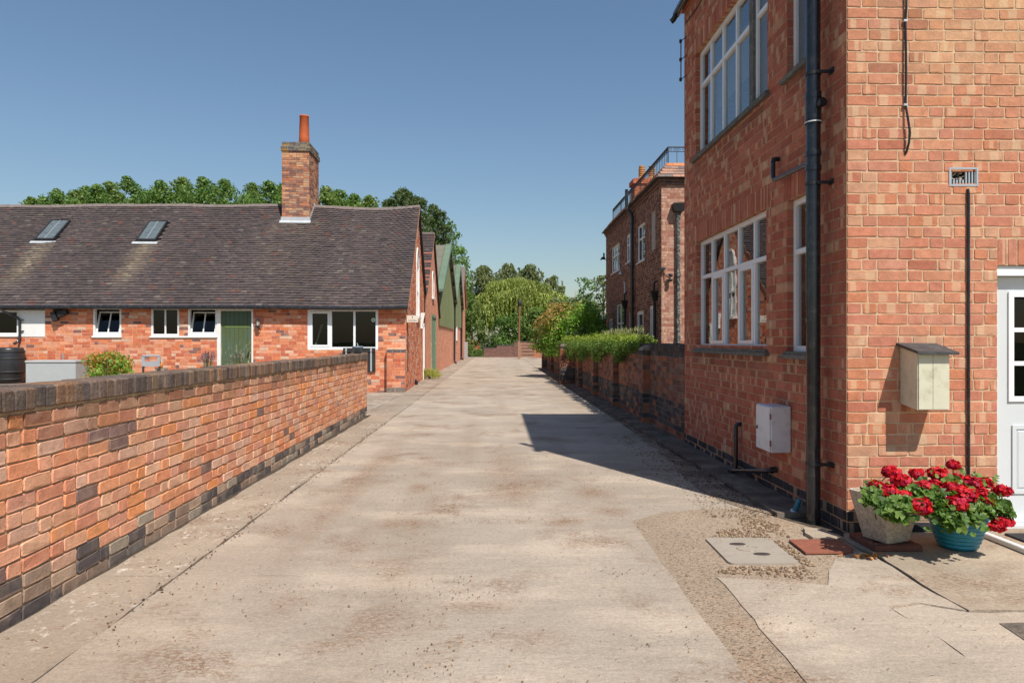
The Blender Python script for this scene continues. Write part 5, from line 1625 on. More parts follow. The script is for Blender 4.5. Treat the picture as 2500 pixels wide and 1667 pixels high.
brick_wall(lp, lwall, lfr, LL, -.03, 1.30, .0832, [], 'mixed', MAT['mortar_dark'], lw_colour, rec=.008, reveal=0, jit=.004, seed=83)
m = MB(); m.box(LX + .012, LX + .225, HY1 + .01, YE, -.03, 1.29); m.build('core', MAT['mortar_dark'], lwall)
lc = PieceSet('coping_brick', 'coping', cop_geom, seed=84, rag=2)
u = 0.0; rng = random.Random(85)
while u < LL - .04:
    lc.add(Matrix.Translation(lfr.pt(u + .04, 1.355 + rng.uniform(-.004, .004), .012 + rng.uniform(-.005, .005))) @ lfr.rot().to_4x4(), .078, .115, .25, tuple(Vector(rng.choice([lin(80, 70, 66), lin(96, 82, 74), lin(70, 66, 66)])) * rng.uniform(.85, 1.1)), lwall); u += .084
lc.emit(lwall, MAT['brick_dark_one'], MAT['brick_dark_all'], 60)
piers = [(11.95, .34, .13), (15.0, .34, .13), (18.0, .34, .13), (21.3, .34, .13), (23.3, .46, .50), (27.5, .34, .13), (32.0, .34, .13), (36.4, .46, .24)]
for k, (py, pw, pd) in enumerate(piers):
    for fr_, L_, sd in ((Fr((LX - pd, py + pw / 2, 0), (0, -1, 0)), pw, 1), (Fr((LX - pd, py - pw / 2, 0), (1, 0, 0)), pd, 2)):
        brick_wall(lp, lwall, fr_, L_, -.03, 1.30 if pd < .2 else 1.38, .0832, [], 'mixed', MAT['mortar_dark'], lw_colour, rec=.006, reveal=0, part='pier', jit=.003, seed=90 + k * 3 + sd)
    m = MB(); m.box(LX - pd + .006, LX + .01, py - pw / 2 + .006, py + pw / 2, -.03, 1.29 if pd < .2 else 1.37)
    m.hexa([(LX - pd - .01, py - pw / 2 - .01, 1.30), (LX + .02, py - pw / 2 - .01, 1.30), (LX + .02, py + pw / 2 + .01, 1.30), (LX - pd - .01, py + pw / 2 + .01, 1.30),
            (LX - pd + .02, py - pw / 2, 1.345), (LX + .02, py - pw / 2, 1.40), (LX + .02, py + pw / 2, 1.40), (LX - pd + .02, py + pw / 2, 1.345)])
    m.build('pier', MAT['mortar_dark'], lwall)
lp.emit(lwall, MAT['brick_lane_one'], MAT['brick_lane_all'], 300)
# garden behind it
g = MB(); g.quad((2.68, 9.7, -.02), (14, 9.7, -.02), (14, 37.8, -.02), (2.68, 37.8, -.02)); tag(g.build('front_garden', MAT['grass_ground']), kind='structure')

# ================================================================= the far house
FX, FY0, FY1, FZ = 4.735, 19.5, 29.4, 5.95
fh = empty('brick_house', (FX + 4, 24, 0), 'tall brown brick house with roof-terrace railing behind the lane wall', 'house')
def fh_shade(i, u, z, rng):  # darker copy of the brick for the shaded front, shade put into the colour
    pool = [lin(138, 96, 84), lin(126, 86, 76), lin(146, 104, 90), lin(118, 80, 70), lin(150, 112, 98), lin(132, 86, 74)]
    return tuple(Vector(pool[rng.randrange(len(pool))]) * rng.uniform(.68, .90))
def fh_sun(i, u, z, rng):  # paler copy of the same brick for the sunlit end
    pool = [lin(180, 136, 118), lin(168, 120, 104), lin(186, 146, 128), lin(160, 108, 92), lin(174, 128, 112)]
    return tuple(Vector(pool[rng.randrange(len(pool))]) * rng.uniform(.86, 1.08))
fp = PieceSet('brick', 'brickwork', box_geom, box_geom, rag=.8, seed=101)
ffr = Fr((FX, FY1, 0), (0, -1, 0)); FL = FY1 - FY0
fu = lambda xs: FY1 - onX(xs, 700, FX)[0]
FW = {'ul': (fu(1493), fu(1512.4), 4.22, 5.25), 'um': (fu(1529), fu(1541), 4.30, 5.28), 'ur': (fu(1556), fu(1574.4), 4.08, 5.28),
      'bl': (fu(1589), fu(1600), 4.20, 5.35), 'g1': (fu(1504.7), fu(1523), .9, 2.90), 'g2': (fu(1486), fu(1496), .9, 2.40), 'd1': (fu(1557), fu(1571), 0.0, 2.42), 'd2': (fu(1588.6), fu(1595), .3, 2.52), 'g3': (fu(1535), fu(1539), .9, 2.45)}
brick_wall(fp, fh, ffr, FL, -.03, FZ, .0832, list(FW.values()), 'mixed', MAT['mortar_house'], fh_shade, rec=.005, reveal=.12, seed=103)
sfr = Fr((FX, FY0, 0), (1, 0, 0))
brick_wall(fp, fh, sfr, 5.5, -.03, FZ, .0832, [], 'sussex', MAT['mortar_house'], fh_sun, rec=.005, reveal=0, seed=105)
for k in ('ul', 'um', 'ur', 'g1', 'g2', 'g3'):
    o = FW[k]
    cols = [o[0] + (o[1] - o[0]) * q for q in ((1 / 3, 2 / 3) if k == 'ul' else (.5,))] if k not in ('g3',) else []
    window(fh, ffr, *o, cols=cols, transoms=[o[2] + (o[3] - o[2]) * .62], depth=.03, t=.06, mull=.05, sill=(.05, .06, .05), sill_mat='cap_white')
m = MB(); m.wbox(ffr, FW['bl'][0], FW['bl'][1], 4.2, 5.35, -.06, -.02); m.build('blocked_window', MAT['cement_board'], fh)
for k in ('d1', 'd2'):
    o = FW[k]; m = MB(); bar_frame(m, ffr, o[0], o[1], o[2], o[3], .09, -.10, .01); dd = m.build('door_frame', MAT['white_paint'], fh)
    m = MB(); m.wbox(ffr, o[0] + .09, o[1] - .09, o[2] + .02, o[3] - .09, -.09, -.05); m.build('door', MAT['timber_dark'], dd)
m = MB(); m.quad((FX + 5.5, FY0, 0), (FX + 5.5, FY1, 0), (FX + 5.5, FY1, FZ), (FX + 5.5, FY0, FZ)); m.build('wall', MAT['far_brown_x'], fh)
m = MB(); m.quad((FX, FY1, 0), (FX + 5.5, FY1, 0), (FX + 5.5, FY1, FZ), (FX, FY1, FZ)); m.build('wall', MAT['far_brown_y'], fh)
m = MB(); m.box(FX + 1.0, FX + 5.3, FY0 + .4, FY1 - .4, 0, FZ - .05); m.box(FX + .15, FX + 5.4, FY0 + .15, FY1 - .15, 3.1, 3.3); m.box(FX + .05, FX + 5.45, FY0 + .05, FY1 - .05, FZ + .3, FZ + .34)
m.build('interior', MAT['dark_room'], fh)
fp.emit(fh, MAT['brick_house_one'], MAT['brick_house_all'], 300, hidden=lambda xs, ys, p: ys > 838 or xs > 1668)
# dentil course and tiled skirt round the flat roof
m = MB(); m.box(FX - .03, FX + 5.5, FY0 - .03, FY1 + .03, FZ + .001, FZ + .08); m.box(FX - .07, FX + 5.5, FY0 - .07, FY1 + .07, FZ + .081, FZ + .17); m.build('cornice', MAT['far_brown_y'], fh)
skp = PieceSet('tile', 'tiles', tile_geom, seed=107)
sr = MB()
z0, z1, o0, o1 = FZ + .175, FZ + .66, -.17, .22
sr.hexa([(FX + o0, FY0 + o0, z0), (FX + 5.5, FY0 + o0, z0), (FX + 5.5, FY1 - o0, z0), (FX + o0, FY1 - o0, z0), (FX + o1, FY0 + o1, z1), (FX + 5.5, FY0 + o1, z1), (FX + 5.5, FY1 - o1, z1), (FX + o1, FY1 - o1, z1)])
skr = sr.build('roof', MAT['slate'], fh)
sl_ = math.hypot(o1 - o0, z1 - z0); rows = 5; ga = sl_ / rows
for face in (0, 1):
    ax = Vector((1, 0, 0)) if face == 0 else Vector((0, -1, 0))
    upv = (Vector((0, o1 - o0, z1 - z0)) if face == 0 else Vector((o1 - o0, 0, z1 - z0))).normalized()
    nrm = ax.cross(upv).normalized(); RM = Matrix((ax, upv, nrm)).transposed().to_4x4()
    n = 26 if face == 0 else 48
    for r_ in range(rows):
        f = (r_ + .5) / rows; off = o0 + (o1 - o0) * f
        L_ = (5.5 - off) if face == 0 else (FY1 - FY0 - 2 * off)
        for k in range(n):
            w = L_ / n; t = (k + .5) * w
            p = Vector((FX + off + t, FY0 + off, z0 + (z1 - z0) * f)) if face == 0 else Vector((FX + off, FY1 - off - t, z0 + (z1 - z0) * f))
            c = Vector(random.choice([lin(150, 122, 108), lin(128, 108, 100), lin(166, 126, 104), lin(112, 100, 96), lin(176, 132, 112)]))
            if r_ == rows - 1: c = Vector(lin(196, 122, 80))
            skp.add(Matrix.Translation(p + nrm * .004) @ RM, w - .006, ga, .022, tuple(c * random.uniform(.85, 1.1)), skr)
skp.emit(fh, MAT['tile_one'], MAT['tile_all'], 120)
# terrace railing: rails, posts, balusters with a frieze of little rings
rt, rb_ = FZ + 1.15, FZ + .62
rl = empty('railing', (FX + .26, FY0 + .26, rb_)); adopt(rl, fh); remember(rl)
ra, rb0, rb1 = FX + .26, FY0 + .26, FY1 - .26
m = MB()
for z_, r_ in ((rt, .020), (rt - .13, .011), (rb_ + .05, .011)):
    m.tube([(FX + 5.4, rb0, z_), (ra, rb0, z_)], r_, 6); m.tube([(ra, rb0, z_), (ra, rb1, z_)], r_, 6)
m.build('rail', MAT['black_iron'], rl)
def baluster(x, y, thick):
    m = MB(); m.tube([(x, y, rb_ - .06), (x, y, rt)], thick, 5); m.build('post' if thick > .015 else 'baluster', MAT['black_iron'], rl)
for k in range(46): baluster(ra, rb0 + (rb1 - rb0) * k / 45, .018 if k % 9 == 0 else .008)
for k in range(1, 20): baluster(ra + k * .26, rb0, .008)
m = MB()
for k in range(90):
    yy = rb0 + (rb1 - rb0) * (k + .5) / 90
    m.tube([(ra, yy + .035 * math.cos(a), rt - .065 + .035 * math.sin(a)) for a in np.linspace(0, 2 * math.pi, 9)], .007, 4, False)
for k in range(40):
    xx = ra + .13 * (k + .5)
    m.tube([(xx + .035 * math.cos(a), rb0, rt - .065 + .035 * math.sin(a)) for a in np.linspace(0, 2 * math.pi, 9)], .006, 4, False)
tag(m.build('frieze', MAT['black_iron'], rl), kind='stuff')
# chimney with two louvred pots
cb = at(1566, 440, 27.0); m = MB(); m.box(cb.x - .35, cb.x + .75, cb.y - .35, cb.y + .35, FZ, cb.z + .0); m.box(cb.x - .41, cb.x + .81, cb.y - .41, cb.y + .41, cb.z - .22, cb.z - .04)
fc = m.build('chimney', MAT['far_brick_y'], fh)
for xs in (1567, 1591):
    p = at(xs, 425, 27.0)
    m = MB(); prof = [(.0, 0), (.15, 0), (.15, .10), (.12, .14), (.12, .18)]
    z_ = .18
    for q in range(4): prof += [(.13, z_), (.13, z_ + .05), (.09, z_ + .055), (.09, z_ + .075)]; z_ += .08
    prof += [(.11, z_), (.12, z_ + .06), (.06, z_ + .09), (0, z_ + .09)]
    m.lathe((p.x, cb.y, cb.z - .02), prof, 16, smooth=False); m.build('chimney_pot', MAT['buff_pot'], fc)
# pipes on the shaded side
def fpt(xs, ys, d=.08):
    y, z = onX(xs, ys, FX - d); return (FX - d, y, z)
m = MB()
y_ = onX(1543, 600, FX - .1)[0]
m.tube([(FX - .1, y_, 0), (FX - .1, y_, FZ - .25)], .060, 10)
m.tube([(FX - .1, y_, FZ - .26), (FX - .12, y_ + .02, FZ - .12), (FX - .24, y_ + .12, FZ + .04), (FX - .26, y_ + .14, FZ + .2), (FX - .26, y_ + .14, FZ + .72)], .058, 10)
for z_ in (1.9, 2.6, 2.9, 4.0, FZ - .27): m.tube([(FX - .1, y_, z_ - .04), (FX - .1, y_, z_ + .04)], .072, 10)
m.build('soil_pipe', MAT['black_plastic'], fh)
for xs, zt in ((1598, 2.75), (1525.5, 2.75)):
    y_ = onX(xs, 700, FX - .08)[0]
    m = MB(); m.tube([(FX - .08, y_, 0), (FX - .08, y_, zt)], .045, 8)
    m.hexa([(FX - .13, y_ - .05, zt - .1), (FX - .01, y_ - .05, zt - .1), (FX - .01, y_ + .05, zt - .1), (FX - .13, y_ + .05, zt - .1), (FX - .22, y_ - .14, zt + .18), (FX - .01, y_ - .14, zt + .18), (FX - .01, y_ + .14, zt + .18), (FX - .22, y_ + .14, zt + .18)])
    m.tube([(FX - .1, y_, zt + .16), (FX - .1, y_ - .03, zt + .42), (FX - .02, y_ - .06, zt + .48)], .03, 6)
    m.build('downpipe', MAT['black_iron'], fh)
y_ = onX(1525, 700, FX - .05)[0]; m = MB(); m.tube([(FX - .05, y_, 2.95), (FX - .05, y_, 3.55), (FX - .05, y_ + .1, 3.62)], .025, 6); m.build('overflow_pipe', MAT['cap_white'], fh)
# sunlit side: rainwater pipe with hopper, lamps
hx = onY(1656, 600, FY0 - .1)[0]
m = MB(); m.tube([(hx, FY0 - .09, 0), (hx, FY0 - .09, 5.2)], .052, 10)
for z_ in (1.55, 3.35, 5.0): m.tube([(hx, FY0 - .09, z_ - .06), (hx, FY0 - .09, z_ + .06)], .068, 10)
dpp = m.build('downpipe', MAT['peeling_iron'], fh)
m = MB(); m.hexa([(hx - .13, FY0 - .22, 5.15), (hx + .13, FY0 - .22, 5.15), (hx + .13, FY0 - .01, 5.15), (hx - .13, FY0 - .01, 5.15), (hx - .17, FY0 - .27, 5.38), (hx + .17, FY0 - .27, 5.38), (hx + .17, FY0 - .01, 5.38), (hx - .17, FY0 - .01, 5.38)]); m.build('hopper', MAT['black_iron'], dpp)
m = MB(); lx_ = onY(1634, 677, FY0)[0]; lz_ = onY(1634, 677, FY0)[1]
m.tube([(lx_ - .16, FY0, lz_ + .12), (lx_ - .10, FY0 - .10, lz_ + .02), (lx_ - .02, FY0 - .06, lz_ - .02), (lx_ + .04, FY0, lz_)], .015, 6)
for dz in (.05, -.09): m.lathe((lx_, FY0 - .14, lz_ + dz), [(.0, .05), (.05, .04), (.065, 0), (.05, -.04), (0, -.05)], 10)
m.box(lx_ - .30, lx_ - .14, FY0 - .12, FY0 - .02, lz_ + .20, lz_ + .27); m.build('wall_light', MAT['black_iron'], fh)
m = MB(); a = fpt(1534, 655, .02); b_ = fpt(1515, 660, .35); m.tube([a, (a[0] - .16, a[1] + .1, a[2] + .12), (b_[0] + .05, b_[1] - .25, b_[2] + .1), b_], .013, 6); m.lathe((b_[0], b_[1], b_[2] - .12), [(.0, .1), (.04, .1), (.05, .04), (.10, -.02), (.09, -.03), (0, .02)], 10); m.build('wall_light', MAT['galvanised'], fh)
# dovecote-like bracket lamp and telephone wire at the far corner
m = MB(); y_ = FY1; m.tube([(FX, y_ - .05, 4.98), (FX - .15, y_ - .05, 5.0)], .02, 6); m.hexa([(FX - .26, y_ - .15, 4.96), (FX - .04, y_ - .15, 5.02), (FX - .04, y_ + .05, 5.02), (FX - .26, y_ + .05, 4.96), (FX - .20, y_ - .10, 5.08), (FX - .08, y_ - .10, 5.10), (FX - .08, y_ + .0, 5.10), (FX - .20, y_ + .0, 5.08)]); m.tube([(FX - .10, y_ - .05, 5.06), (FX - .10, y_ - .05, 5.26)], .035, 8); m.build('wall_light', MAT['black_iron'], fh)
pw0 = Vector((FX - .03, FY1 - .1, 3.95)); pw1 = at(1380, 733, 62)
m = MB(); m.tube([pw0.lerp(pw1, f) + Vector((0, 0, -1.2 * f * (1 - f))) for f in np.linspace(0, 1, 13)], .022, 5)
tag(m.build('overhead_wire', MAT['board_black']), 'thin dark overhead wire running from the far house into the trees', 'wire')
# lean-to beyond the far house
lt = empty('lean_to', (4.6, 31.5, 0), 'low brick lean-to with white barge boards beyond the tall brown house', 'building')
A = at(1440, 800, 32.0); B = at(1478, 735, 32.0)
m = MB(); m.hexa([(A.x, A.y, 0), (A.x + 2.5, A.y, 0), (A.x + 2.5, A.y + 3, 0), (A.x, A.y + 3, 0), (A.x, A.y, 2.0), (A.x + 2.5, A.y, 3.4), (A.x + 2.5, A.y + 3, 3.4), (A.x, A.y + 3, 2.0)]); m.build('wall', MAT['far_brown_y'], lt)
m = MB(); m.hexa([(A.x - .2, A.y - .3, 1.95), (A.x + 2.5, A.y - .3, 3.46), (A.x + 2.5, A.y + 3, 3.46), (A.x - .2, A.y + 3, 1.95), (A.x - .2, A.y - .3, 2.03), (A.x + 2.5, A.y - .3, 3.54), (A.x + 2.5, A.y + 3, 3.54), (A.x - .2, A.y + 3, 2.03)]); lr_ = m.build('roof', MAT['slate'], lt)
for f0, f1 in ((0.0, .20), (.33, .6)):
    p0 = Vector((A.x - .2 + 2.7 * f0, A.y - .8, 1.40 + 1.5 * f0)); p1 = Vector((A.x - .2 + 2.7 * f1, A.y - .8, 1.40 + 1.5 * f1))
    m = MB(); m.hexa([p0, p1, p1 + Vector((0, .5, 0)), p0 + Vector((0, .5, 0)), p0 + Vector((0, 0, .13)), p1 + Vector((0, 0, .13)), p1 + Vector((0, .5, .13)), p0 + Vector((0, .5, .13))]); m.build('barge_board', MAT['white_paint'], lr_)
m = MB(); p0 = Vector((A.x - .2, A.y - .8, 1.54)); p1 = Vector((A.x + 1.7, A.y - .8, 2.6)); m.hexa([p0, p1, p1 + Vector((0, .5, 0)), p0 + Vector((0, .5, 0)), p0 + Vector((0, 0, .05)), p1 + Vector((0, 0, .05)), p1 + Vector((0, .5, .05)), p0 + Vector((0, .5, .05))]); m.build('porch_roof', MAT['slate'], lr_)

# ================================================================= end of the lane
def ew(xs, Y): return at(xs, 800, Y).x
Ye = 63.0
wl = empty('end_wall', (-1, Ye, 0), 'low stepped brown brick wall across the far end of the lane', 'wall')
xa, xb, xc, xd = ew(1181, Ye), ew(1213, Ye), ew(1255, Ye), ew(1304, Ye)
yE = at(1230, 800, Ye).y
m = MB()
for x0, x1, h in ((xa, xb, .85), (xb, xc, 1.07), (xc, xd, 1.42)): m.box(x0, x1, yE, yE + .23, -.05, h)
m.build('wall', MAT['far_brown_y'], wl)
m = MB()
for x0, x1, h in ((xa, xb, .85), (xb, xc, 1.07), (xc, xd, 1.42)): m.box(x0 - .02, x1 + .018, yE - .02, yE + .25, h + .001, h + .06 + x0 * .0005)
m.build('coping', MAT['slate'], wl)
bp2 = empty('brick_pier', (ew(1312, 60), 60, 0), 'pinkish brick pier behind the timber gate', 'pier')
x0, x1 = ew(1304, 60), ew(1330, 60); y_ = at(1312, 800, 60).y
m = MB(); m.box(x0, x1, y_, y_ + .5, -.05, 1.35); m.build('shaft', MAT['far_brick_y'], bp2); m = MB(); m.box(x0 - .03, x1 + .03, y_ - .03, y_ + .53, 1.351, 1.42); m.build('cap', MAT['slate'], bp2)
# field gate and its post
Yg = 55.5
gt = empty('field_gate', (ew(1285, Yg), Yg, 0), 'weathered five-bar timber gate at the end of the lane', 'gate')
gx0, gx1 = ew(1270, Yg), ew(1322, Yg); gy = at(1285, 800, Yg).y
for z_ in (.22, .48, .76, 1.02, 1.26):
    m = MB(); m.box(gx0, gx1, gy, gy + .04, z_ - .055, z_ + .055); m.build('bar', MAT['weathered_wood'], gt)
for x_ in (gx0 + .04, gx1 - .05):
    m = MB(); m.box(x_ - .045, x_ + .045, gy - .041, gy - .001, .1, 1.36); m.build('stile', MAT['weathered_wood'], gt)
gp = MB(); px0 = ew(1264.5, Yg); gp.box(px0, px0 + .16, gy - .06, gy + .10, -.05, 1.46); tag(gp.build('gate_post', MAT['weathered_wood']), 'square weathered timber gate post beside the five-bar gate', 'post')
lmp = empty('lamp_post', (ew(1267, 58), 58, 0), 'thin brown timber lamp post with small black lantern in front of the willow', 'lamp post')
lxp = ew(1268, 58); lyp = at(1268, 800, 58).y
m = MB(); m.tube([(lxp - .04, lyp, -.05), (lxp - .01, lyp, 2.4), (lxp + .03, lyp, 4.55)], [.09, .08, .065], 8); m.build('pole', MAT['pole_wood'], lmp)
m = MB(); m.lathe((lxp + .03, lyp, 4.5), [(.0, 0), (.10, .0), (.17, .12), (.17, .30), (.10, .42), (0, .46)], 10); m.tube([(lxp + .03, lyp, 4.2), (lxp + .35, lyp, 4.05)], .02, 5); m.build('lantern', MAT['black_iron'], lmp)
ps_ = MB(); p = at(1137, 874, 57.5); ps_.box(p.x - .14, p.x + .16, p.y, p.y + .22, -.05, 1.42); tag(ps_.build('gate_post', MAT['grey_post']), 'broad grey post at the far corner of the last brick outbuilding', 'post')
fbk = MB(); p = at(1150, 850, 80); fbk.box(p.x - 2.0, p.x + 1.0, p.y, p.y + .3, -.05, 1.6); tag(fbk.build('field_wall', MAT['far_brick_y']), 'distant pink brick wall glimpsed behind the clipped hedges', 'wall')

# ================================================================= trees and shrubs
G1 = [(0.085, 0.155, 0.035), (0.11, 0.19, 0.04), (0.06, 0.115, 0.03), (0.14, 0.20, 0.045)]
G2 = [(0.13, 0.19, 0.045), (0.16, 0.21, 0.05), (0.08, 0.13, 0.03)]
GD = [(0.05, 0.085, 0.028), (0.07, 0.11, 0.035), (0.10, 0.115, 0.045)]
GO = [(0.14, 0.165, 0.065), (0.19, 0.195, 0.085), (0.12, 0.15, 0.06)]
row = [(76, 484, 1.0), (106, 483, .9), (139, 464, 1.6), (186, 468, 1.4), (210, 456, 1.5), (238, 453, 1.7), (268, 446, 1.9), (311, 433, 2.4), (392, 443, 2.3), (445, 435, 2.2), (497, 435, 2.3), (548, 440, 2.3), (617, 450, 2.2), (655, 443, 1.9), (690, 450, 1.9), (796, 458, 2.1), (828, 466, 2.0), (864, 475, 1.9), (900, 480, 1.8)]
ordn = ['first', 'second', 'third', 'fourth', 'fifth', 'sixth', 'seventh', 'eighth', 'ninth', 'tenth', 'eleventh', 'twelfth', 'thirteenth', 'fourteenth', 'fifteenth', 'sixteenth', 'seventeenth', 'eighteenth', 'nineteenth']
for k, (xs, ys, r) in enumerate(row):
    Y = 46 + (k * 7 % 5) * .9
    p = at(xs, ys, Y)
    tree('leafy_tree', (p.x, p.y, -.05), p.z + .15, r, 4.5, G1 if k % 3 else G2, '%s tree from the left of the bright green row behind the cottage roof' % ordn[k], group='trees behind the cottage roof', per=330, leaf=.17, nclump=int(40 + 30 * r), clump_r=(.40, .78), seed=200 + k, pointy=1.25)
# dark drooping tree and the broad green one behind the gables
def droop_tree(name, base, height, r, z0, cols, label, n=520, seed=1, leaf=.20, lengths=(.5, 1.6), group=None, gap=0.0):
    root = empty(name, base, label, 'tree', group); rng = random.Random(seed)
    bx, by, bz = base
    mb = MB(); limbs(mb, base, (bx, by, bz + height * .95), .022 * height, r * .8, 14, rng); mb.build('trunk', MAT['bark'], root)
    P, A = [], []
    nl_ = 18
    lobes = [(0.0, 0.0, height, r * .20), (r * .3, 0.0, height * .96, r * .2)]
    for i in range(nl_):
        f = rng.uniform(.25, .95); a = 6.28 * i / nl_ * 2.4 + rng.uniform(-.5, .5)
        q = r * math.sqrt(max(.05, 1 - (max(0, f - .3) / .72) ** 2)) * rng.uniform(.35, 1.08)
        lobes.append((math.cos(a) * q, math.sin(a) * q, z0 + (height - z0) * f, r * rng.uniform(.14, .32)))
    for i in range(n):
        lx, ly, lz, lr = lobes[i % len(lobes)]
        if i % 2:
            f = rng.random() ** .8; a0 = rng.uniform(0, 6.28); q0 = r * math.sqrt(max(.03, 1 - (max(0, f - .25) / .78) ** 2)) * math.sqrt(rng.random()) * (1 - gap * (.5 + .5 * math.sin(a0 * 3 + f * 8 + seed)))
            lx, ly, lz, lr = math.cos(a0) * q0, math.sin(a0) * q0, z0 + (height - z0) * f * .97, r * .14
        a = rng.uniform(0, 6.28); q = lr * math.sqrt(rng.random())
        st = np.array([bx + lx + math.cos(a) * q, by + ly + math.sin(a) * q, bz + lz - .55 * q * q / lr - rng.uniform(0, lr * 1.1) * (1 if i % 3 else 0)]); L = rng.uniform(*lengths) * (1 - gap * rng.random())
        outw = np.array([math.cos(a), math.sin(a), 0])
        for k in range(int(L / .10)):
            t = k * .10
            P.append(st + outw * (.35 * min(t, .6)) + np.array([0, 0, .18 * t - .62 * t * t if t < .9 else -.34 - .9 * (t - .9)]) + RNG.normal(scale=.05, size=3)); A.append(np.array([0, 0, -1]) + outw * .4)
    P = np.array(P); A = np.array(A); nn = len(P)
    leaf_mesh('crown', P, RNG.normal(size=(nn, 3)) + np.array([0, -.5, .6]), RNG.uniform(.7, 1.3, nn) * leaf, palette(nn, cols, .25), MAT['leaf'], root, aspect=2.0, axis=A + RNG.normal(scale=.5, size=(nn, 3)))
    return root
p = at(985, 461, 48); droop_tree('birch_tree', (p.x, p.y, -.05), p.z, 2.1, 7.0, GD, 'dark drooping tree rising behind the cottage ridge end', 1500, 3, .19, gap=.25)
p = at(1058, 500, 52); droop_tree('birch_tree', (p.x, p.y, -.05), p.z, 1.5, 5.0, GD, 'dark wispy tree showing above the second brick gable', 900, 5, .19, gap=.25)
p = at(1075, 548, 66); tree('leafy_tree', (p.x - .5, p.y, -.05), p.z + .6, 3.2, 4.0, G1, 'broad green tree standing behind the green metal shed roof', per=220, leaf=.24, nclump=80, clump_r=(.6, 1.1), seed=231)
p = at(1122, 600, 72); tree('leafy_tree', (p.x, p.y, -.05), p.z, 1.5, 3.0, G1, 'rounded green tree end showing right of the shed roofs', per=240, leaf=.24, nclump=50, clump_r=(.5, .9), seed=233)
# weeping willow
wb_ = at(1262, 850, 88)
wr = empty('willow_tree', (wb_.x, wb_.y, -.05), 'large weeping willow behind the wall at the end of the lane', 'tree')
mb = MB(); rng = random.Random(6); limbs(mb, (wb_.x, wb_.y, -.05), (wb_.x, wb_.y, 7.5), .45, 3.6, 16, rng); mb.build('trunk', MAT['bark'], wr)
P, A, Cc = [], [], []
mounds = [(0, 0, 9.7, 2.4), (-2.1, -.6, 9.3, 2.0), (2.4, -.4, 9.2, 2.2), (-3.7, -1, 7.7, 1.7), (4.6, -.6, 7.8, 1.9), (.8, -2.6, 8.4, 1.9), (-1.5, -2.8, 7.7, 1.7), (3.0, -2.6, 7.5, 1.8), (-4.6, -1.4, 6.0, 1.5), (5.9, -1, 6.6, 1.4), (-2.9, -3.0, 6.3, 1.5), (.6, -3.6, 6.8, 1.5), (4.4, -2.8, 6.3, 1.6), (-4.9, .5, 6.5, 1.4), (0, 2.5, 8.5, 2.3), (2, -4, 5.6, 1.4)]
for mi, (mx, my, mz, mr) in enumerate(mounds):
    tone = rng.uniform(.8, 1.15)
    for i in range(int(95 * mr)):
        a = rng.uniform(0, 6.28); q = mr * math.sqrt(rng.random())
        z = mz - .42 * q * q / mr + rng.uniform(-.15, .1)
        st = np.array([wb_.x + mx + math.cos(a) * q, wb_.y + my + math.sin(a) * q, z]); L = rng.uniform(1.2, 3.6) * (.6 + .5 * q / mr)
        L = min(L, z - .7)
        for k in range(int(L / .20)):
            t = k * .20
            P.append(st + np.array([math.cos(a) * .22 * min(t, 1), math.sin(a) * .22 * min(t, 1), -t]) + RNG.normal(scale=.045, size=3)); A.append((math.cos(a) * .12, math.sin(a) * .12, -1)); Cc.append(tone)
P = np.array(P); A = np.array(A); nn = len(P)
leaf_mesh('crown', P, RNG.normal(size=(nn, 3)) + np.array([.2, -.6, .55]), RNG.uniform(.30, .52, nn), palette(nn, [(0.21, 0.245, 0.06), (0.26, 0.285, 0.075), (0.16, 0.20, 0.045)], .15) * np.array(Cc)[:, None], MAT['leaf'], wr, aspect=3.4, axis=A + RNG.normal(scale=.15, size=(nn, 3)))
# taller trees behind it
for k, (xs, ys, r, cols, lb, n) in enumerate([(1180, 648, 4.6, GO, 'tall olive-green tree behind the left of the willow', 1500), (1240, 642, 4.0, GO, 'tall tree with reddish-green crown behind the willow top', 1200), (1295, 644, 3.6, GO, 'thin wispy birch crown behind the right of the willow', 800), (1352, 672, 2.4, GO, 'small sparse birch crown right of the willow top', 360)]):
    p = at(xs, ys, 108); droop_tree('birch_tree', (p.x, p.y, -.05), p.z, r, 4.0, cols, lb, n, 40 + k, .34, (.8, 2.4), gap=.4 if k < 2 else .55)
for k, (xs, ys, Y, r, lb) in enumerate([(1425, 675, 75, 2.0, 'rounded green tree left of the far house wire'), (1474, 668, 70, 1.5, 'green tree partly hidden by the far house corner')]):
    p = at(xs, ys, Y); tree('leafy_tree', (p.x, p.y, -.05), p.z, r, 2.0, GO if k else G1, lb, per=230, leaf=.24, nclump=54, clump_r=(.4, .7), seed=260 + k)
p = at(1400, 725, 80); tree('leafy_tree', (p.x, p.y, -.05), p.z, 4.5, 1.0, GO, 'low spreading green tree between willow and far house', per=180, leaf=.28, nclump=80, clump_r=(.6, 1.1), seed=263)
p = at(1150, 735, 70); tree('conifer_tree', (p.x, p.y, -.05), p.z + .3, 1.5, .9, [(0.11, 0.155, 0.04), (0.14, 0.175, 0.045), (0.075, 0.11, 0.03)], 'yellow-green feathery conifer at the end of the shed row', per=300, leaf=.22, nclump=70, clump_r=(.35, .6), seed=265)
p = at(1125, 720, 78); tree('leafy_tree', (p.x, p.y, -.05), p.z, 2.0, .9, G1, 'green tree glimpsed behind the end gable of the shed row', per=220, leaf=.24, nclump=50, clump_r=(.5, .9), seed=266)
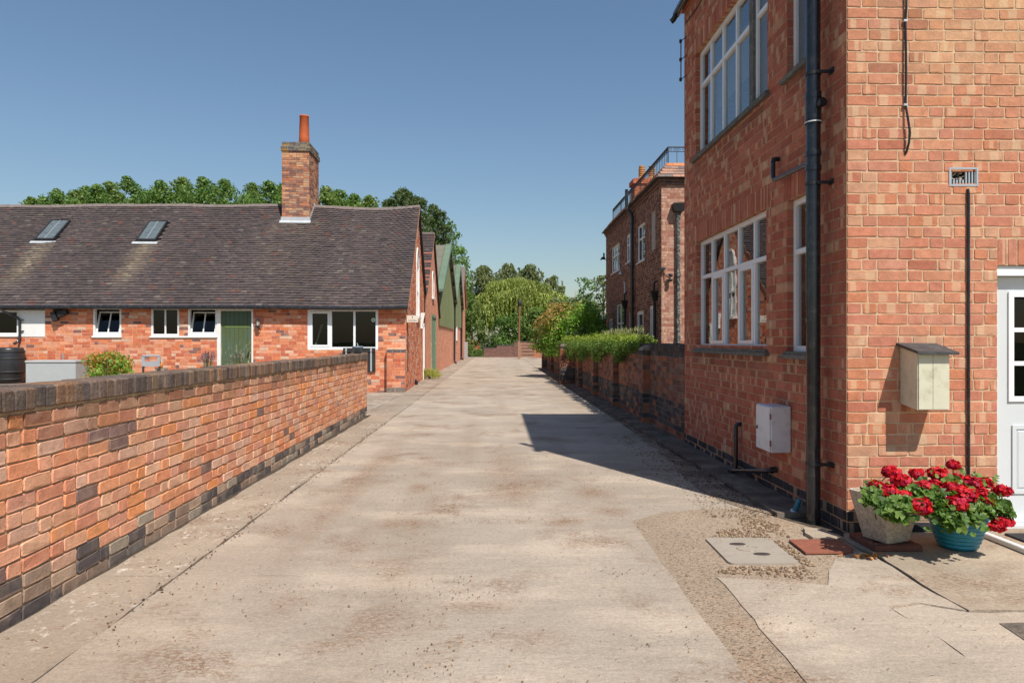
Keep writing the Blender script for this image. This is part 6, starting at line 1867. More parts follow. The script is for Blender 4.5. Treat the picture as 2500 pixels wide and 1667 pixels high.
# shrubs before the willow
def shrub(name, base, rx, ry, h, cols, label, per=120, leaf=.10, n=40, cr=(.22, .42), mat='leaf', seed=1, cat='shrub', group=None, z0=0.0, colfn=None):
    rng = random.Random(seed); root = empty(name, base, label, cat, group); bx, by, bz = base
    mb = MB()
    for i in range(5):
        a = rng.uniform(0, 6.28); mb.tube([(bx, by, bz), (bx + math.cos(a) * rx * .3, by + math.sin(a) * ry * .3, bz + h * .45), (bx + math.cos(a) * rx * .6, by + math.sin(a) * ry * .6, bz + h * .8)], [.03, .022, .008], 6)
    mb.build('stem', MAT['bark'], root)
    cs, rs = [], []
    for i in range(n):
        a = rng.uniform(0, 6.28); f = rng.random(); r = rng.uniform(*cr)
        pr = math.sqrt(max(.05, 1 - abs(2 * f - .8) ** 2.4 / 2.2)); q = math.sqrt(rng.uniform(.1, 1)) * pr
        cs.append((bx + math.cos(a) * q * (rx - r * .6), by + math.sin(a) * q * (ry - r * .6), bz + z0 + r * .6 + (h - z0 - r * 1.5) * f)); rs.append(r)
    P, Nv = clump_cloud(cs, rs, per); k = len(P)
    col = palette(k, cols) if colfn is None else colfn(P, k)
    leaf_mesh('foliage', P, Nv, RNG.uniform(.7, 1.3, k) * leaf, col, MAT[mat], root)
    return root
p = at(1252, 835, 72); shrub('shrub', (p.x, p.y, -.05), 2.6, 1.8, 4.6, G1, 'large deep green shrub below the willow behind the end wall', 240, .22, 80, (.45, .8), seed=301)
p = at(1325, 835, 70); shrub('shrub', (p.x, p.y, -.05), 2.6, 1.8, 5.2, G2, 'large light green shrub behind the lamp post and gate', 240, .22, 80, (.45, .8), seed=302)
p = at(1205, 835, 76); shrub('shrub', (p.x, p.y, -.05), 1.6, 1.2, 2.4, GD, 'low dark shrub in the shade under the willow', 240, .2, 40, (.35, .6), seed=303)
# clipped hedges at the lane end
def hedge(name, x0, x1, y0, y1, z0, z1, cols, label, n, leaf, seed=1):
    r = empty(name, ((x0 + x1) / 2, (y0 + y1) / 2, z0), label, 'hedge')
    m = MB(); m.box(x0 + .06, x1 - .06, y0 + .06, y1 - .06, z0, z1 - .06, .03); m.build('branches', MAT['timber_dark'], r)
    P = RNG.uniform(size=(n, 3)); fc = RNG.integers(0, 5, n); Nv = np.zeros((n, 3))
    for q, (ax, v, sg) in enumerate(((0, 0, -1), (0, 1, 1), (1, 0, -1), (1, 1, 1), (2, 1, 1))):
        s = fc == q; P[s, ax] = v; Nv[s, ax] = sg
    P = np.array([x0, y0, z0]) + P * np.array([x1 - x0, y1 - y0, z1 - z0]) + RNG.normal(scale=.035, size=(n, 3))
    leaf_mesh('foliage', P, Nv + RNG.normal(scale=.6, size=(n, 3)), RNG.uniform(.7, 1.3, n) * leaf, palette(n, cols), MAT['leaf'], r)
p0 = at(1141, 870, 66); p1 = at(1153, 870, 66); hedge('clipped_hedge', p0.x, p1.x, p0.y, p0.y + 1.5, -.05, 1.05, G2, 'taller bright clipped hedge beside the grey post', 3000, .10)
p0 = at(1154, 870, 67); p1 = at(1176, 870, 67); hedge('clipped_hedge', p0.x, p1.x, p0.y, p0.y + 1.0, -.05, .62, G2, 'low clipped box hedge left of the end wall', 3000, .10)
# bush over the lane wall, green below and bronze above
def bush_col(P, k):
    green = palette(k, [(0.15, 0.29, 0.035), (0.11, 0.23, 0.03), (0.19, 0.32, 0.05)])
    bronze = palette(k, [(0.33, 0.19, 0.06), (0.26, 0.15, 0.05), (0.19, 0.21, 0.05)])
    c = BCX
    t = ((P[:, 2] - 2.85) * .9 - (P[:, 0] - c) * .75 + RNG.normal(scale=.25, size=k))
    return np.where((t > 0)[:, None], bronze, green)
p = at(1388, 835, 27.5); BCX = p.x + .15
shrub('bush', (p.x, p.y, -.03), 1.62, 1.35, 3.25, G1, 'rounded bush with bronze and green leaves behind the lane wall', 1300, .095, 80, (.22, .40), 'leaf_gloss', 311, 'bush', None, .9, bush_col)
p = at(1340, 835, 33); shrub('bush', (p.x + .35, p.y, -.03), .8, 1.3, 2.0, [(0.16, 0.21, 0.055), (0.12, 0.17, 0.045), (0.19, 0.18, 0.07)], 'paler small-leaved bush at the far end of the lane wall', 1300, .07, 40, (.18, .34), 'leaf', 312, 'bush', None, .5)
# creeper spilling over the coping
cr = empty('hedge', (2.8, 18, 1.3), 'bright green creeping hedge spilling over the top of the lane wall', 'hedge')
P, Nv, Cc = [], [], []
rng = random.Random(12)
for i in range(620):
    y = rng.uniform(12.4, 26.5); f = (y - 12.4) / 14.1
    hgt = .05 + .10 * min(1, f * 4) + .04 * math.sin(y * 1.7); hang = (.10 + .30 * min(1, f * 1.3) + .18 * math.sin(y * 2.3 + .5)) 
    side = rng.random()
    if side < .62: c = (LX + rng.uniform(-.16, .25 + .5 * min(1, f * 3)), y, 1.40 + rng.uniform(-.02, hgt)); tone = (0.27, 0.35, 0.05)
    else: c = (LX - rng.uniform(.05, .20) - .14 * f, y, 1.40 - rng.uniform(0, max(.05, hang)) ** 1.0); tone = (0.14, 0.22, 0.04)
    r = rng.uniform(.09, .17); n = 60
    d = RNG.normal(size=(n, 3)); d /= np.linalg.norm(d, axis=1, keepdims=True)
    P.append(np.array(c) + d * r * RNG.uniform(.4, 1.1, (n, 1))); Nv.append(d + RNG.normal(scale=.5, size=(n, 3)) + np.array([0, 0, .4])); Cc.append(np.tile(tone, (n, 1)))
P = np.concatenate(P); Nv = np.concatenate(Nv); Cc = np.concatenate(Cc) * RNG.uniform(.6, 1.25, (len(P), 1))
leaf_mesh('foliage', P, Nv, RNG.uniform(.035, .065, len(P)), Cc, MAT['leaf'], cr, aspect=1.8)
m = MB(); m.box(LX + .02, LX + .35, 13.2, 26.3, 1.0, 1.42, .05); m.build('branches', MAT['timber_dark'], cr)
p = at(1480, 800, 18); P = []
for i in range(260):
    q = rng.uniform(0, 1); y = 13.5 + 5 * q; P.append((LX + rng.uniform(.1, .35), y, 1.55 + rng.uniform(0, .18)))
P = np.array(P); nn = len(P); gh_ = leaf_mesh('grass_heads', P, RNG.normal(size=(nn, 3)), RNG.uniform(.10, .2, nn), palette(nn, [(0.25, 0.24, 0.12), (0.18, 0.2, 0.08)]), MAT['leaf'], cr, aspect=7, axis=np.tile([0.1, 0, 1.0], (nn, 1)) + RNG.normal(scale=.15, size=(nn, 3))); tag(gh_, kind='stuff')
# low green weed by the cottage gable
p = gpt(1049, 925); shrub('weed', (p[0] + .02, p[1], -.01), .48, .36, .44, [(0.30, 0.31, 0.045), (0.22, 0.25, 0.04), (0.34, 0.32, 0.07)], 'low yellow-green weed growing at the foot of the cottage gable', 3200, .035, 110, (.06, .11), 'leaf', 320, 'weed')
# ================================================================= things in the cottage garden
def gy_(xs, ys, yc): return onY(xs, ys, yc)
# water butt
bx, _ = onY(22, 880, 19.15); by = 19.15
wbt = empty('water_butt', (bx, by, 0), 'black barrel water butt under the cottage downpipe', 'barrel')
m = MB(); R0 = .40
m.lathe((bx, by, .30), [(0, 0), (.32, 0), (.345, .08), (.39, .30), (.405, .48), (.39, .68), (.345, .92), (.335, .96), (.30, .985), (0, .99)], 28); m.build('barrel', MAT['barrel_black'], wbt)
for z_, r_ in ((.42, .362), (.62, .402), (.98, .388), (1.17, .36)):
    m = MB(); m.lathe((bx, by, z_), [(r_ - .004, -.025), (r_ + .006, -.022), (r_ + .006, .022), (r_ - .006, .025)], 28); m.build('hoop', MAT['board_black'], wbt)
m = MB(); m.box(bx - .4, bx + .4, by - .4, by + .4, -.05, .30); m.build('stand', MAT['mortar_dark'], wbt)
# grey storage chest
cx0, czt = onY(62, 880, 18.2); cx1, _ = onY(184, 880, 18.2)
sc = empty('storage_chest', ((cx0 + cx1) / 2, 18.5, 0), 'pale grey garden storage chest beside the black barrel', 'chest')
m = MB(); m.box(cx0, cx1, 18.2, 18.85, -.05, czt - .06, .01); m.build('body', MAT['chest_grey'], sc)
m = MB(); m.box(cx0 - .01, cx1 + .012, 18.18, 18.87, czt - .058, czt, .01); m.build('lid', MAT['chest_grey'], sc)
m = MB(); m.tube([(cx0 + .22, 19.4, -.05), (cx0 + .22, 19.4, 1.12)], .022, 6); tag(m.build('garden_stake', MAT['grey_post']), 'short grey stake standing behind the storage chest', 'stake')
# orange-tipped shrub
def acer_col(P, k):
    g_ = palette(k, [(0.14, 0.25, 0.03), (0.20, 0.30, 0.04), (0.10, 0.18, 0.03)]); o_ = palette(k, [(0.38, 0.15, 0.03), (0.42, 0.22, 0.05)])
    t = (P[:, 2] - 1.05) * 1.2 + RNG.normal(scale=.45, size=k) - (P[:, 0] - ACX) * .5
    return np.where((t > 0)[:, None], o_, g_)
p = onY(258, 860, 18.1); ACX = p[0]
shrub('shrub', (p[0], 18.1, -.05), .66, .5, 1.30, G2, 'small green shrub with orange young leaves behind the garden wall', 1700, .07, 44, (.12, .22), 'leaf', 401, 'shrub', None, .35, acer_col)
P = []
rng = random.Random(4)
# grey plastic chair
chx, chz = onY(369, 866, 18.0); cy = 18.0
chr_ = empty('garden_chair', (chx, cy, 0), 'grey plastic garden chair back showing above the wall', 'chair')
m = MB(); w = .235
m.box(chx - w, chx + w, cy - .02, cy + .02, chz - .05, chz, .012); m.box(chx - w, chx - w + .07, cy - .02, cy + .02, chz - .22, chz - .051); m.box(chx + w - .07, chx + w, cy - .02, cy + .02, chz - .22, chz - .051); m.box(chx - w, chx + w, cy - .021, cy + .019, chz - .30, chz - .17)
m.build('backrest', MAT['grey_plastic'], chr_)
m = MB(); m.box(chx - .22, chx + .22, cy - .44, cy + .0, .42, .46, .015); m.build('seat', MAT['grey_plastic'], chr_)
for sx in (-1, 1):
    m = MB(); m.box(chx + sx * .21 - .02, chx + sx * .21 + .02, cy - .015, cy + .025, -.05, chz - .301); m.build('leg', MAT['timber_dark'], chr_)
    m = MB(); m.box(chx + sx * .20 - .02, chx + sx * .20 + .02, cy - .43, cy - .39, -.05, .42); m.build('leg', MAT['timber_dark'], chr_)
bx_, bz_ = onY(394, 884, 18.3)
sb = empty('spray_bottle', (bx_, 18.3, bz_), 'tiny white spray bottle with orange base beside the grey chair', 'bottle')
m = MB(); m.lathe((bx_, 18.3, bz_ - .16), [(0, 0), (.035, 0), (.038, .12), (.015, .16)], 10); m.build('base', MAT['orange_plastic'], sb)
m = MB(); m.tube([(bx_, 18.3, bz_), (bx_, 18.3, bz_ + .07), (bx_ + .03, 18.3, bz_ + .09)], .012, 6); m.build('nozzle', MAT['cap_white'], sb)
m = MB(); m.box(bx_ - .12, bx_ + .12, 18.2, 18.4, -.05, bz_ - .16); tag(m.build('low_plinth', MAT['mortar_dark']), 'low block under the spray bottle behind the wall', 'block')
# lavender by the door
def lavender(xs, yb, h, n, label, col, seed):
    rng = random.Random(seed); x, _ = onY(xs, 850, yb); r = empty('lavender', (x, yb, -.05), label, 'plant')
    mb = MB(); P = []; 
    for i in range(n):
        a = rng.uniform(0, 6.28); s = rng.uniform(.02, .20); hh = h * rng.uniform(.75, 1); q = Vector((x + math.cos(a) * s, yb + math.sin(a) * s, hh))
        mb.tube([(x, yb, -.05), (x + math.cos(a) * s * .4, yb + math.sin(a) * s * .4, hh * .6), q], .006, 4)
        for k in range(14): P.append((q.x + rng.gauss(0, .012), q.y + rng.gauss(0, .012), q.z - rng.uniform(-.02, .17)))
    mb.build('stem', MAT['stem_green'], r); P = np.array(P); k = len(P)
    tag(leaf_mesh('flower_spike', P, RNG.normal(size=(k, 3)), RNG.uniform(.03, .05, k), palette(k, col), MAT['petal'], r), kind='stuff')
lavender(507, 19.2, 1.20, 26, 'purple lavender spikes against the brick left of the green door', [(0.28, 0.14, 0.24), (0.18, 0.12, 0.14)], 1)
lavender(578, 19.1, 1.28, 26, 'greyish lavender spikes in front of the green door', [(0.20, 0.17, 0.18), (0.12, 0.12, 0.10)], 2)
VIEW[:] = [0.03, (CX, CY)]
# wall lantern by the door
lx_, lz_ = onY(630, 786, CY - .12)
ln = empty('wall_lantern', (lx_, CY, lz_), 'small black carriage lantern on the wall right of the green door', 'lantern')
m = MB(); m.lathe((lx_, CY - .14, lz_), [(0, .14), (.012, .13), (.012, .10), (.085, .05), (.085, .04), (.05, .035)], 8, False); m.lathe((lx_, CY - .14, lz_ - .12), [(.0, -.05), (.03, -.04), (.04, 0), (.055, .01), (.05, .02)], 8, False)
for k in range(4):
    a = k * math.pi / 2 + .78; m.tube([(lx_ + .045 * math.cos(a), CY - .14 + .045 * math.sin(a), lz_ - .11), (lx_ + .062 * math.cos(a), CY - .14 + .062 * math.sin(a), lz_ + .04)], .006, 4)
m.tube([(lx_, CY - .14, lz_ - .16), (lx_ + .02, CY - .10, lz_ - .22), (lx_ + .05, CY - .02, lz_ - .18), (lx_ + .05, CY, lz_ - .14)], .012, 6)
m.build('bracket', MAT['black_iron'], ln)
m = MB(); m.lathe((lx_, CY - .14, lz_ - .105), [(0, 0), (.042, 0), (.058, .14), (0, .145)], 8, False); m.build('glass', MAT['lamp_glass'], ln)
# twin security floodlight under the eaves
sx_, sz_ = onY(140, 758, CY - .08)
sl = empty('floodlight', (sx_, CY, sz_), 'twin black floodlight fixed under the cottage eaves', 'floodlight')
m = MB(); m.box(sx_ - .12, sx_ + .1, CY - .07, CY, sz_ - .04, sz_ + .06); m.build('mount', MAT['black_iron'], sl)
for dx, dz, a in ((-.06, -.14, -.3), (.20, -.07, 1.15)):
    m = MB(); Rm = Matrix.Rotation(a, 4, 'Y')
    vs = [Vector((sx_ + dx, CY - .12, sz_ + dz)) + Rm @ Vector((x, y, z)) for z in (-.16, .10) for x, y in ((-.065, -.06), (.065, -.06), (.065, .06), (-.065, .06))]
    m.hexa(vs); m.build('lamp_head', MAT['board_black'], sl)
# sign by the lane
s0, z0_ = onY(993, 787, CY + .2); s1_, _ = onY(1021, 787, CY + .2); z1_ = onY(1000, 770, CY + .2)[1]; syy = CY + .2
sg = empty('hanging_sign', ((s0 + s1_) / 2, syy, z0_), 'small cream GARDEN sign with arrow projecting from the cottage corner', 'sign')
s0 = CX + .004
m = MB(); m.box(s0, s1_, syy - .012, syy + .012, z0_, z1_, .004); brd = m.build('board', MAT['sign_board'], sg)
def text_mesh(txt, size, mat, parent, loc, rot):
    cu = bpy.data.curves.new('lettering', 'FONT'); cu.body = txt; cu.size = size; cu.align_x = 'CENTER'; cu.extrude = .0015
    tmp = bpy.data.objects.new('lettering', cu); COL.objects.link(tmp)
    dg = bpy.context.evaluated_depsgraph_get(); me = bpy.data.meshes.new_from_object(tmp.evaluated_get(dg)); bpy.data.objects.remove(tmp)
    me.transform(Matrix.Translation(Vector(loc)) @ Matrix.Rotation(rot[2], 4, 'Z') @ Matrix.Rotation(rot[0], 4, 'X')); me.materials.clear()
    return mesh_ob('lettering', me, mat, parent)
xm_ = (s0 + s1_) / 2
text_mesh('GARDEN', .062, MAT['sign_grey'], sg, (xm_, syy - .0145, z0_ + .035), (math.pi / 2, 0, 0))
m = MB(); m.add([(xm_ - .006, syy - .014, z0_ + .11), (xm_ + .006, syy - .014, z0_ + .11), (xm_ + .006, syy - .014, z0_ + .155), (xm_ + .02, syy - .014, z0_ + .155), (xm_, syy - .014, z0_ + .185), (xm_ - .02, syy - .014, z0_ + .155), (xm_ - .006, syy - .014, z0_ + .155)], [tuple(range(7))]); m.build('arrow', MAT['sign_ink'], sg)
m = MB(); m.tube([(CX, syy, z1_ + .25), (CX + .02, syy, z1_ + .25), (xm_ + .05, syy, z1_ + .01)], .008, 5); m.build('bracket', MAT['black_iron'], sg)
for o_ in (ln, sl, sg): turn_root(o_)
VIEW[:] = [0.0, (0.0, 0.0)]
# pot on the end of the garden wall
pp = gfr.pt(GL - .45, 0, -.10); pzt = 1.208
fpot = empty('flower_pot', (pp.x, pp.y, pzt), 'small grey-blue plant pot standing on the end of the garden wall', 'pot')
m = MB(); q0, q1 = .070, .105
m.lathe((pp.x, pp.y, pzt), [(0, 0), (q0, 0), (q1 - .012, .115), (q1, .117), (q1 + .004, .150), (q1 - .012, .152), (q1 - .018, .12), (0, .12)], 20); m.build('pot', MAT['pot_grey'], fpot)
m = MB(); m.tube([(pp.x, pp.y, pzt + .12), (pp.x + .005, pp.y, pzt + .17), (pp.x - .015, pp.y, pzt + .21)], .006, 5); m.build('twig', MAT['cap_white'], fpot)

# ================================================================= things by the house door
# cream wooden box with slate lid
gxL, _ = onY(2197.3, 950, HY0); gxR = at(2335, 950, HY0 - .216).x; bz0 = onY(2238, 1001, HY0 - .22)[1]; bzt = onY(2238, 862, HY0 - .22)[1]
cbx = empty('post_box', ((gxL + gxR) / 2, HY0, bz0), 'cream painted wooden box with a black slate lid on the end wall', 'box')
dpt = .215
m = MB(); m.hexa([(gxL, HY0 - dpt, bz0), (gxR, HY0 - dpt, bz0), (gxR, HY0 - .004, bz0 + .03), (gxL, HY0 - .004, bz0 + .03), (gxL, HY0 - dpt, bzt), (gxR, HY0 - dpt, bzt), (gxR, HY0 - .004, bzt + .05), (gxL, HY0 - .004, bzt + .05)]); bb = m.build('body', MAT['cream_wood'], cbx)
wd = gxR - gxL
for k, (a, b_) in enumerate(((0.03, .46), (.475, .97))):
    m = MB(); m.box(gxL + wd * a, gxL + wd * b_, HY0 - dpt - .008, HY0 - dpt - .0005, bz0 + .006, bzt - .012); m.build('board', MAT['cream_wood'], bb)
m = MB(); m.hexa([(gxL - .03, HY0 - dpt - .055, bzt - .005), (gxR + .04, HY0 - dpt - .05, bzt - .012), (gxR + .04, HY0 - .003, bzt + .052), (gxL - .03, HY0 - .003, bzt + .052), (gxL - .03, HY0 - dpt - .055, bzt + .015), (gxR + .04, HY0 - dpt - .05, bzt + .006), (gxR + .04, HY0 - .003, bzt + .072), (gxL - .03, HY0 - .003, bzt + .075)])
m.build('lid', MAT['slate'], cbx)
# white meter cabinet on the lane side
mc = empty('meter_cabinet', (2.57, 6.3, .44), 'white metal meter cabinet low on the shaded house wall', 'cabinet')
m = MB(); m.box(2.478, HX - .003, 6.105, 6.44, .445, .862, .006); m.build('body', MAT['meter_white'], mc)
m = MB(); m.box(2.466, 2.4775, 6.112, 6.433, .452, .855, .003); dd = m.build('door', MAT['meter_white'], mc)
for z_ in (.53, .77):
    h_ = MB(); h_.tube([(2.470, 6.104, z_ - .025), (2.470, 6.104, z_ + .025)], .007, 6); h_.build('hinge', MAT['rust'], dd)
h_ = MB(); h_.box(2.459, 2.4655, 6.39, 6.41, .63, .66); h_.build('lock', MAT['black_iron'], dd)
# black cable with a drip loop
cxs = onY(2211, 200, HY0)[0]
def cpt(xs, ys, d=.02): x, z = onY(xs, ys, HY0 - d); return (x, HY0 - d, z)
pth = [(cxs - .01, HY0 - .012, 6.0), cpt(2214, -120), cpt(2213, 20), cpt(2210.5, 52, .014), cpt(2212, 130), cpt(2212, 200), cpt(2211, 257, .014), cpt(2217, 290, .03), cpt(2222, 325, .035), cpt(2219, 350, .03), cpt(2213, 372, .01), cpt(2210, 377, -.004)]
m = MB(); m.tube(pth, .0085, 8); cb_ = m.build('cable', MAT['black_plastic']); tag(cb_, 'black cable clipped down the sunlit end wall with a loop at its foot', 'cable')
for ys in (52, 257):
    c = cpt(2209.5, ys, .012); m = MB(); m.box(c[0] - .014, c[0] + .014, HY0 - .026, HY0 + .001, c[2] - .008, c[2] + .008); m.build('clip', MAT['galvanised'], cb_)
# inspection cover
cc = [gpt(1720, 1314), gpt(1876, 1315), gpt(1953, 1377), gpt(1782, 1377.5)]
ic = empty('inspection_cover', (sum(c[0] for c in cc) / 4, sum(c[1] for c in cc) / 4, 0), 'grey steel inspection cover set in the gritty ground', 'cover')
def rounded(c, r=.05):
    out = []
    for i in range(4):
        p, a, b_ = Vector(c[i]), Vector(c[i - 1]), Vector(c[(i + 1) % 4]); ea, eb = (a - p).normalized() * r, (b_ - p).normalized() * r
        for f in np.linspace(0, 1, 5): out.append(tuple(p + ea * (1 - f) ** 2 + eb * f ** 2))
    return out
cc = [cc[3], cc[2], cc[1], cc[0]]
m = MB(); m.prism(rounded(cc), -.01, .008); m.build('plate', MAT['cover_steel'], ic)
cm = Vector((sum(c[0] for c in cc) / 4, sum(c[1] for c in cc) / 4))
for dx, dy in ((-.04, .13), (.045, -.10)):
    m = MB(); m.prism([(cm.x + dx + .058 * math.cos(a), cm.y + dy + .03 * math.sin(a)) for a in np.linspace(0, 6.28, 17)[:-1]], .0085, .0105); m.build('keyhole', MAT['timber_dark'], ic)
m = MB(); m.tube([(cm.x + .08 * math.cos(a), cm.y + .02 + .055 * math.sin(a), .009) for a in np.linspace(.5, 5.9, 19)], .004, 4, False); m.build('cast_mark', MAT['concrete_worn'], ic)
# rusty plate
rp = MB(); rp.prism([gpt(1967, 1353.5), gpt(2077, 1352), gpt(2083, 1343), gpt(2046, 1320), gpt(1926, 1321.5)], .0035, .016); tag(rp.build('rusty_plate', MAT['rust']), 'flat rusty red metal plate lying near the soil pipe', 'plate')
# terracotta grating under the stone planter
gc = gpt(2176, 1338); gr_ = empty('drain_grating', (gc[0], gc[1], 0), 'dark terracotta grating frame under the stone planter', 'grating')
gx_, gy2 = gc[0], gc[1] + .08
m = MB(); zt = .045
m.box(gx_ - .17, gx_ + .17, gy2 - .17, gy2 - .10, .004, zt, .005); m.box(gx_ - .17, gx_ + .17, gy2 + .10, gy2 + .17, .004, zt, .005); m.box(gx_ - .17, gx_ - .11, gy2 - .099, gy2 + .099, .004, zt - .001, .005); m.box(gx_ + .11, gx_ + .17, gy2 - .099, gy2 + .099, .004, zt - .001, .005); m.build('frame', MAT['terracotta_dark'], gr_)
for k in range(3):
    m = MB(); x_ = gx_ - .055 + k * .055; m.box(x_ - .014, x_ + .014, gy2 - .098, gy2 + .098, .004, zt - .002); m.build('bar', MAT['terracotta_dark'], gr_)
# stone planter
pl = Vector((gx_ + .005, gy2 + .0, zt + .001))
stp = empty('stone_planter', pl, 'square tapered rough stone planter with red geraniums at the house corner', 'planter')
def sq_ring(r, z, rot, cut=.12):
    out = []
    for k in range(4):
        a = rot + k * math.pi / 2 + math.pi / 4
        c_, n_ = Vector((math.cos(a), math.sin(a))), Vector((math.cos(a + math.pi / 2), math.sin(a + math.pi / 2))); p_ = Vector((math.cos(a - math.pi / 2), math.sin(a - math.pi / 2)))
        out += [tuple((c_ + (p_ - c_) * cut * .5) * r) + (z,), tuple((c_ + (n_ - c_) * cut * .5) * r) + (z,)]
    return out
m = MB(); rot = .36
rings = [sq_ring(.150, 0, rot), sq_ring(.155, .01, rot), sq_ring(.248, .325, rot), sq_ring(.250, .335, rot), sq_ring(.218, .336, rot), sq_ring(.205, .27, rot)]
vs = [pl + Vector(v) for r_ in rings for v in r_]; fs = [tuple(range(7, -1, -1)), tuple(range(40, 48))]
for q in range(5):
    for k in range(8): fs.append((q * 8 + k, q * 8 + (k + 1) % 8, q * 8 + 8 + (k + 1) % 8, q * 8 + 8 + k))
m.add(vs, fs); m.build('pot', MAT['planter_stone'], stp)
m = MB(); m.add([pl + Vector((v[0], v[1], .30)) for v in sq_ring(.212, .30, rot)], [tuple(range(8))]); m.build('compost', MAT['soil'], stp)
# blue ribbed pot
bpc = gpt(2338, 1336); bl = Vector((bpc[0], bpc[1], .004))
bpo = empty('glazed_pot', bl, 'turquoise ribbed glazed pot of red geraniums beside the door', 'pot')
prof = [(0, 0), (.108, 0), (.115, .006)]
for k in range(10):
    z_ = .012 + k * .029; r_ = .115 + .088 * (z_ / .30) ** .8
    prof += [(r_, z_), (r_ + .009, z_ + .008), (r_ + .009, z_ + .019), (r_ + .001, z_ + .0265)]
prof += [(.215, .308), (.222, .322), (.210, .332), (.195, .31), (.185, .27), (0, .27)]
m = MB(); m.lathe(bl, prof, 32); m.build('pot', MAT['blue_glaze'], bpo)
m = MB(); m.lathe(bl, [(.19, .285), (0, .29)], 20); m.build('compost', MAT['soil'], bpo)
# geraniums
def z3(zx, zy): return (2050 + zx / 3.136, 900 + zy / 3.136)
def geranium(root, base, heads, leaf_pts, seed):
    rng = random.Random(seed)
    reds = [(0.44, 0.005, 0.012), (0.34, 0.004, 0.014), (0.52, 0.010, 0.014), (0.28, 0.003, 0.035)]
    mb = MB()
    for (c, r) in heads:
        n = int(90 + 3200 * r); r = r * 1.12
        d = RNG.normal(size=(n, 3)); d /= np.linalg.norm(d, axis=1, keepdims=True); d[:, 2] = d[:, 2] * .8 + .2
        P = np.array(c) + d * r * RNG.uniform(.55, 1.08, (n, 1)) * np.array([1, 1, .8])
        leaf_mesh('flower_head', P, d + RNG.normal(scale=.45, size=(n, 3)), RNG.uniform(.024, .038, n), palette(n, reds, .2), MAT['petal'], root, aspect=1.05, bend=.4)
        b0 = Vector(base) + Vector((rng.uniform(-.08, .08), rng.uniform(-.06, .06), 0)); mb.tube([b0, b0.lerp(Vector(c), .5) + Vector((0, 0, .03)), Vector(c)], .0035, 5)
    mb.build('stem', MAT['stem_green'], root)
    # rounded, lobed leaves
    V, F, C = [], [], []
    cols = [(0.10, 0.19, 0.035), (0.14, 0.24, 0.045), (0.07, 0.145, 0.028), (0.18, 0.27, 0.06)]
    for (c, sp, n) in leaf_pts:
        for i in range(n):
            p = Vector(c) + Vector((rng.gauss(0, sp), rng.gauss(0, sp * .8), rng.gauss(0, sp * .6))); r = rng.uniform(.018, .036)
            nrm = Vector((rng.gauss(0, .5), rng.gauss(-.45, .5), rng.uniform(.25, 1.1))).normalized(); t = nrm.orthogonal().normalized(); t.rotate(Matrix.Rotation(rng.uniform(0, 6.28), 3, nrm)); s = nrm.cross(t)
            k0 = len(V); V.append(tuple(p - nrm * r * .25)); ring = 10
            for q in range(ring):
                a = .35 + (6.283 - .7) * q / (ring - 1); rr = r * (1.0 if q % 2 == 0 else .82); V.append(tuple(p + (t * math.cos(a) + s * math.sin(a)) * rr + nrm * rr * .12 * math.sin(3 * a)))
            for q in range(ring - 1): F.append((k0, k0 + 1 + q, k0 + 2 + q))
            cc_ = Vector(rng.choice(cols)) * rng.uniform(.75, 1.2); C += [tuple(cc_) + (1,)] * (ring + 1)
    me = bpy.data.meshes.new('foliage'); me.from_pydata(V, [], F); ca = me.color_attributes.new('col', 'FLOAT_COLOR', 'POINT'); ca.data.foreach_set('color', np.array(C, dtype=np.float32).ravel())
    mesh_ob('foliage', me, MAT['leaf'], root)
YP = 4.62
def hd(zx, zy, rz, Y): return (tuple(at(*z3(zx, zy), Y)), rz / 3.136 / FPX * Y)
def lf(zx, zy, sp, n, Y): return (tuple(at(*z3(zx, zy), Y)), sp / 3.136 / FPX * Y, n)
geranium(stp, pl + Vector((0, 0, .3)), [hd(395, 800, 58, 4.72), hd(462, 865, 66, 4.66), hd(282, 902, 48, 4.62), hd(368, 950, 66, 4.56), hd(495, 972, 42, 4.52), hd(345, 930, 40, 4.62), hd(588, 808, 44, 4.74)],
         [lf(300, 950, 60, 60, 4.6), lf(420, 960, 70, 90, 4.62), lf(250, 1000, 36, 36, 4.5), lf(420, 1080, 55, 90, 4.42), lf(455, 1020, 50, 60, 4.48), lf(350, 1040, 40, 40, 4.46), lf(540, 940, 45, 36, 4.62), lf(450, 1140, 26, 26, 4.40)], 1)
geranium(bpo, bl + Vector((0, 0, .25)), [hd(752, 812, 66, 4.72), hd(870, 740, 40, 4.78), hd(612, 1066, 76, 4.44), hd(648, 902, 46, 4.6), hd(720, 895, 48, 4.64), hd(905, 850, 44, 4.7), hd(868, 925, 62, 4.58), hd(965, 972, 76, 4.52), hd(893, 1045, 72, 4.46), hd(1010, 880, 64, 4.66), hd(1066, 945, 46, 4.6), hd(1122, 1030, 44, 4.52), hd(1115, 877, 46, 4.72), hd(1245, 942, 56, 4.66), hd(1242, 1180, 44, 4.48), hd(1205, 1215, 48, 4.46), hd(1288, 1180, 36, 4.5), hd(600, 900, 30, 4.62), hd(650, 1000, 22, 4.52)],
         [lf(760, 1000, 70, 120, 4.56), lf(700, 1040, 60, 70, 4.5), lf(820, 1120, 70, 110, 4.46), lf(960, 1110, 70, 110, 4.48), lf(1060, 1050, 60, 80, 4.52), lf(1160, 1080, 55, 60, 4.52), lf(1230, 1060, 45, 40, 4.55), lf(800, 900, 60, 60, 4.66), lf(1000, 1000, 70, 60, 4.58), lf(1150, 980, 35, 26, 4.6), lf(620, 960, 45, 40, 4.56), lf(870, 1190, 45, 50, 4.40), lf(1290, 1110, 25, 16, 4.5), lf(990, 880, 90, 40, 4.7)], 2)
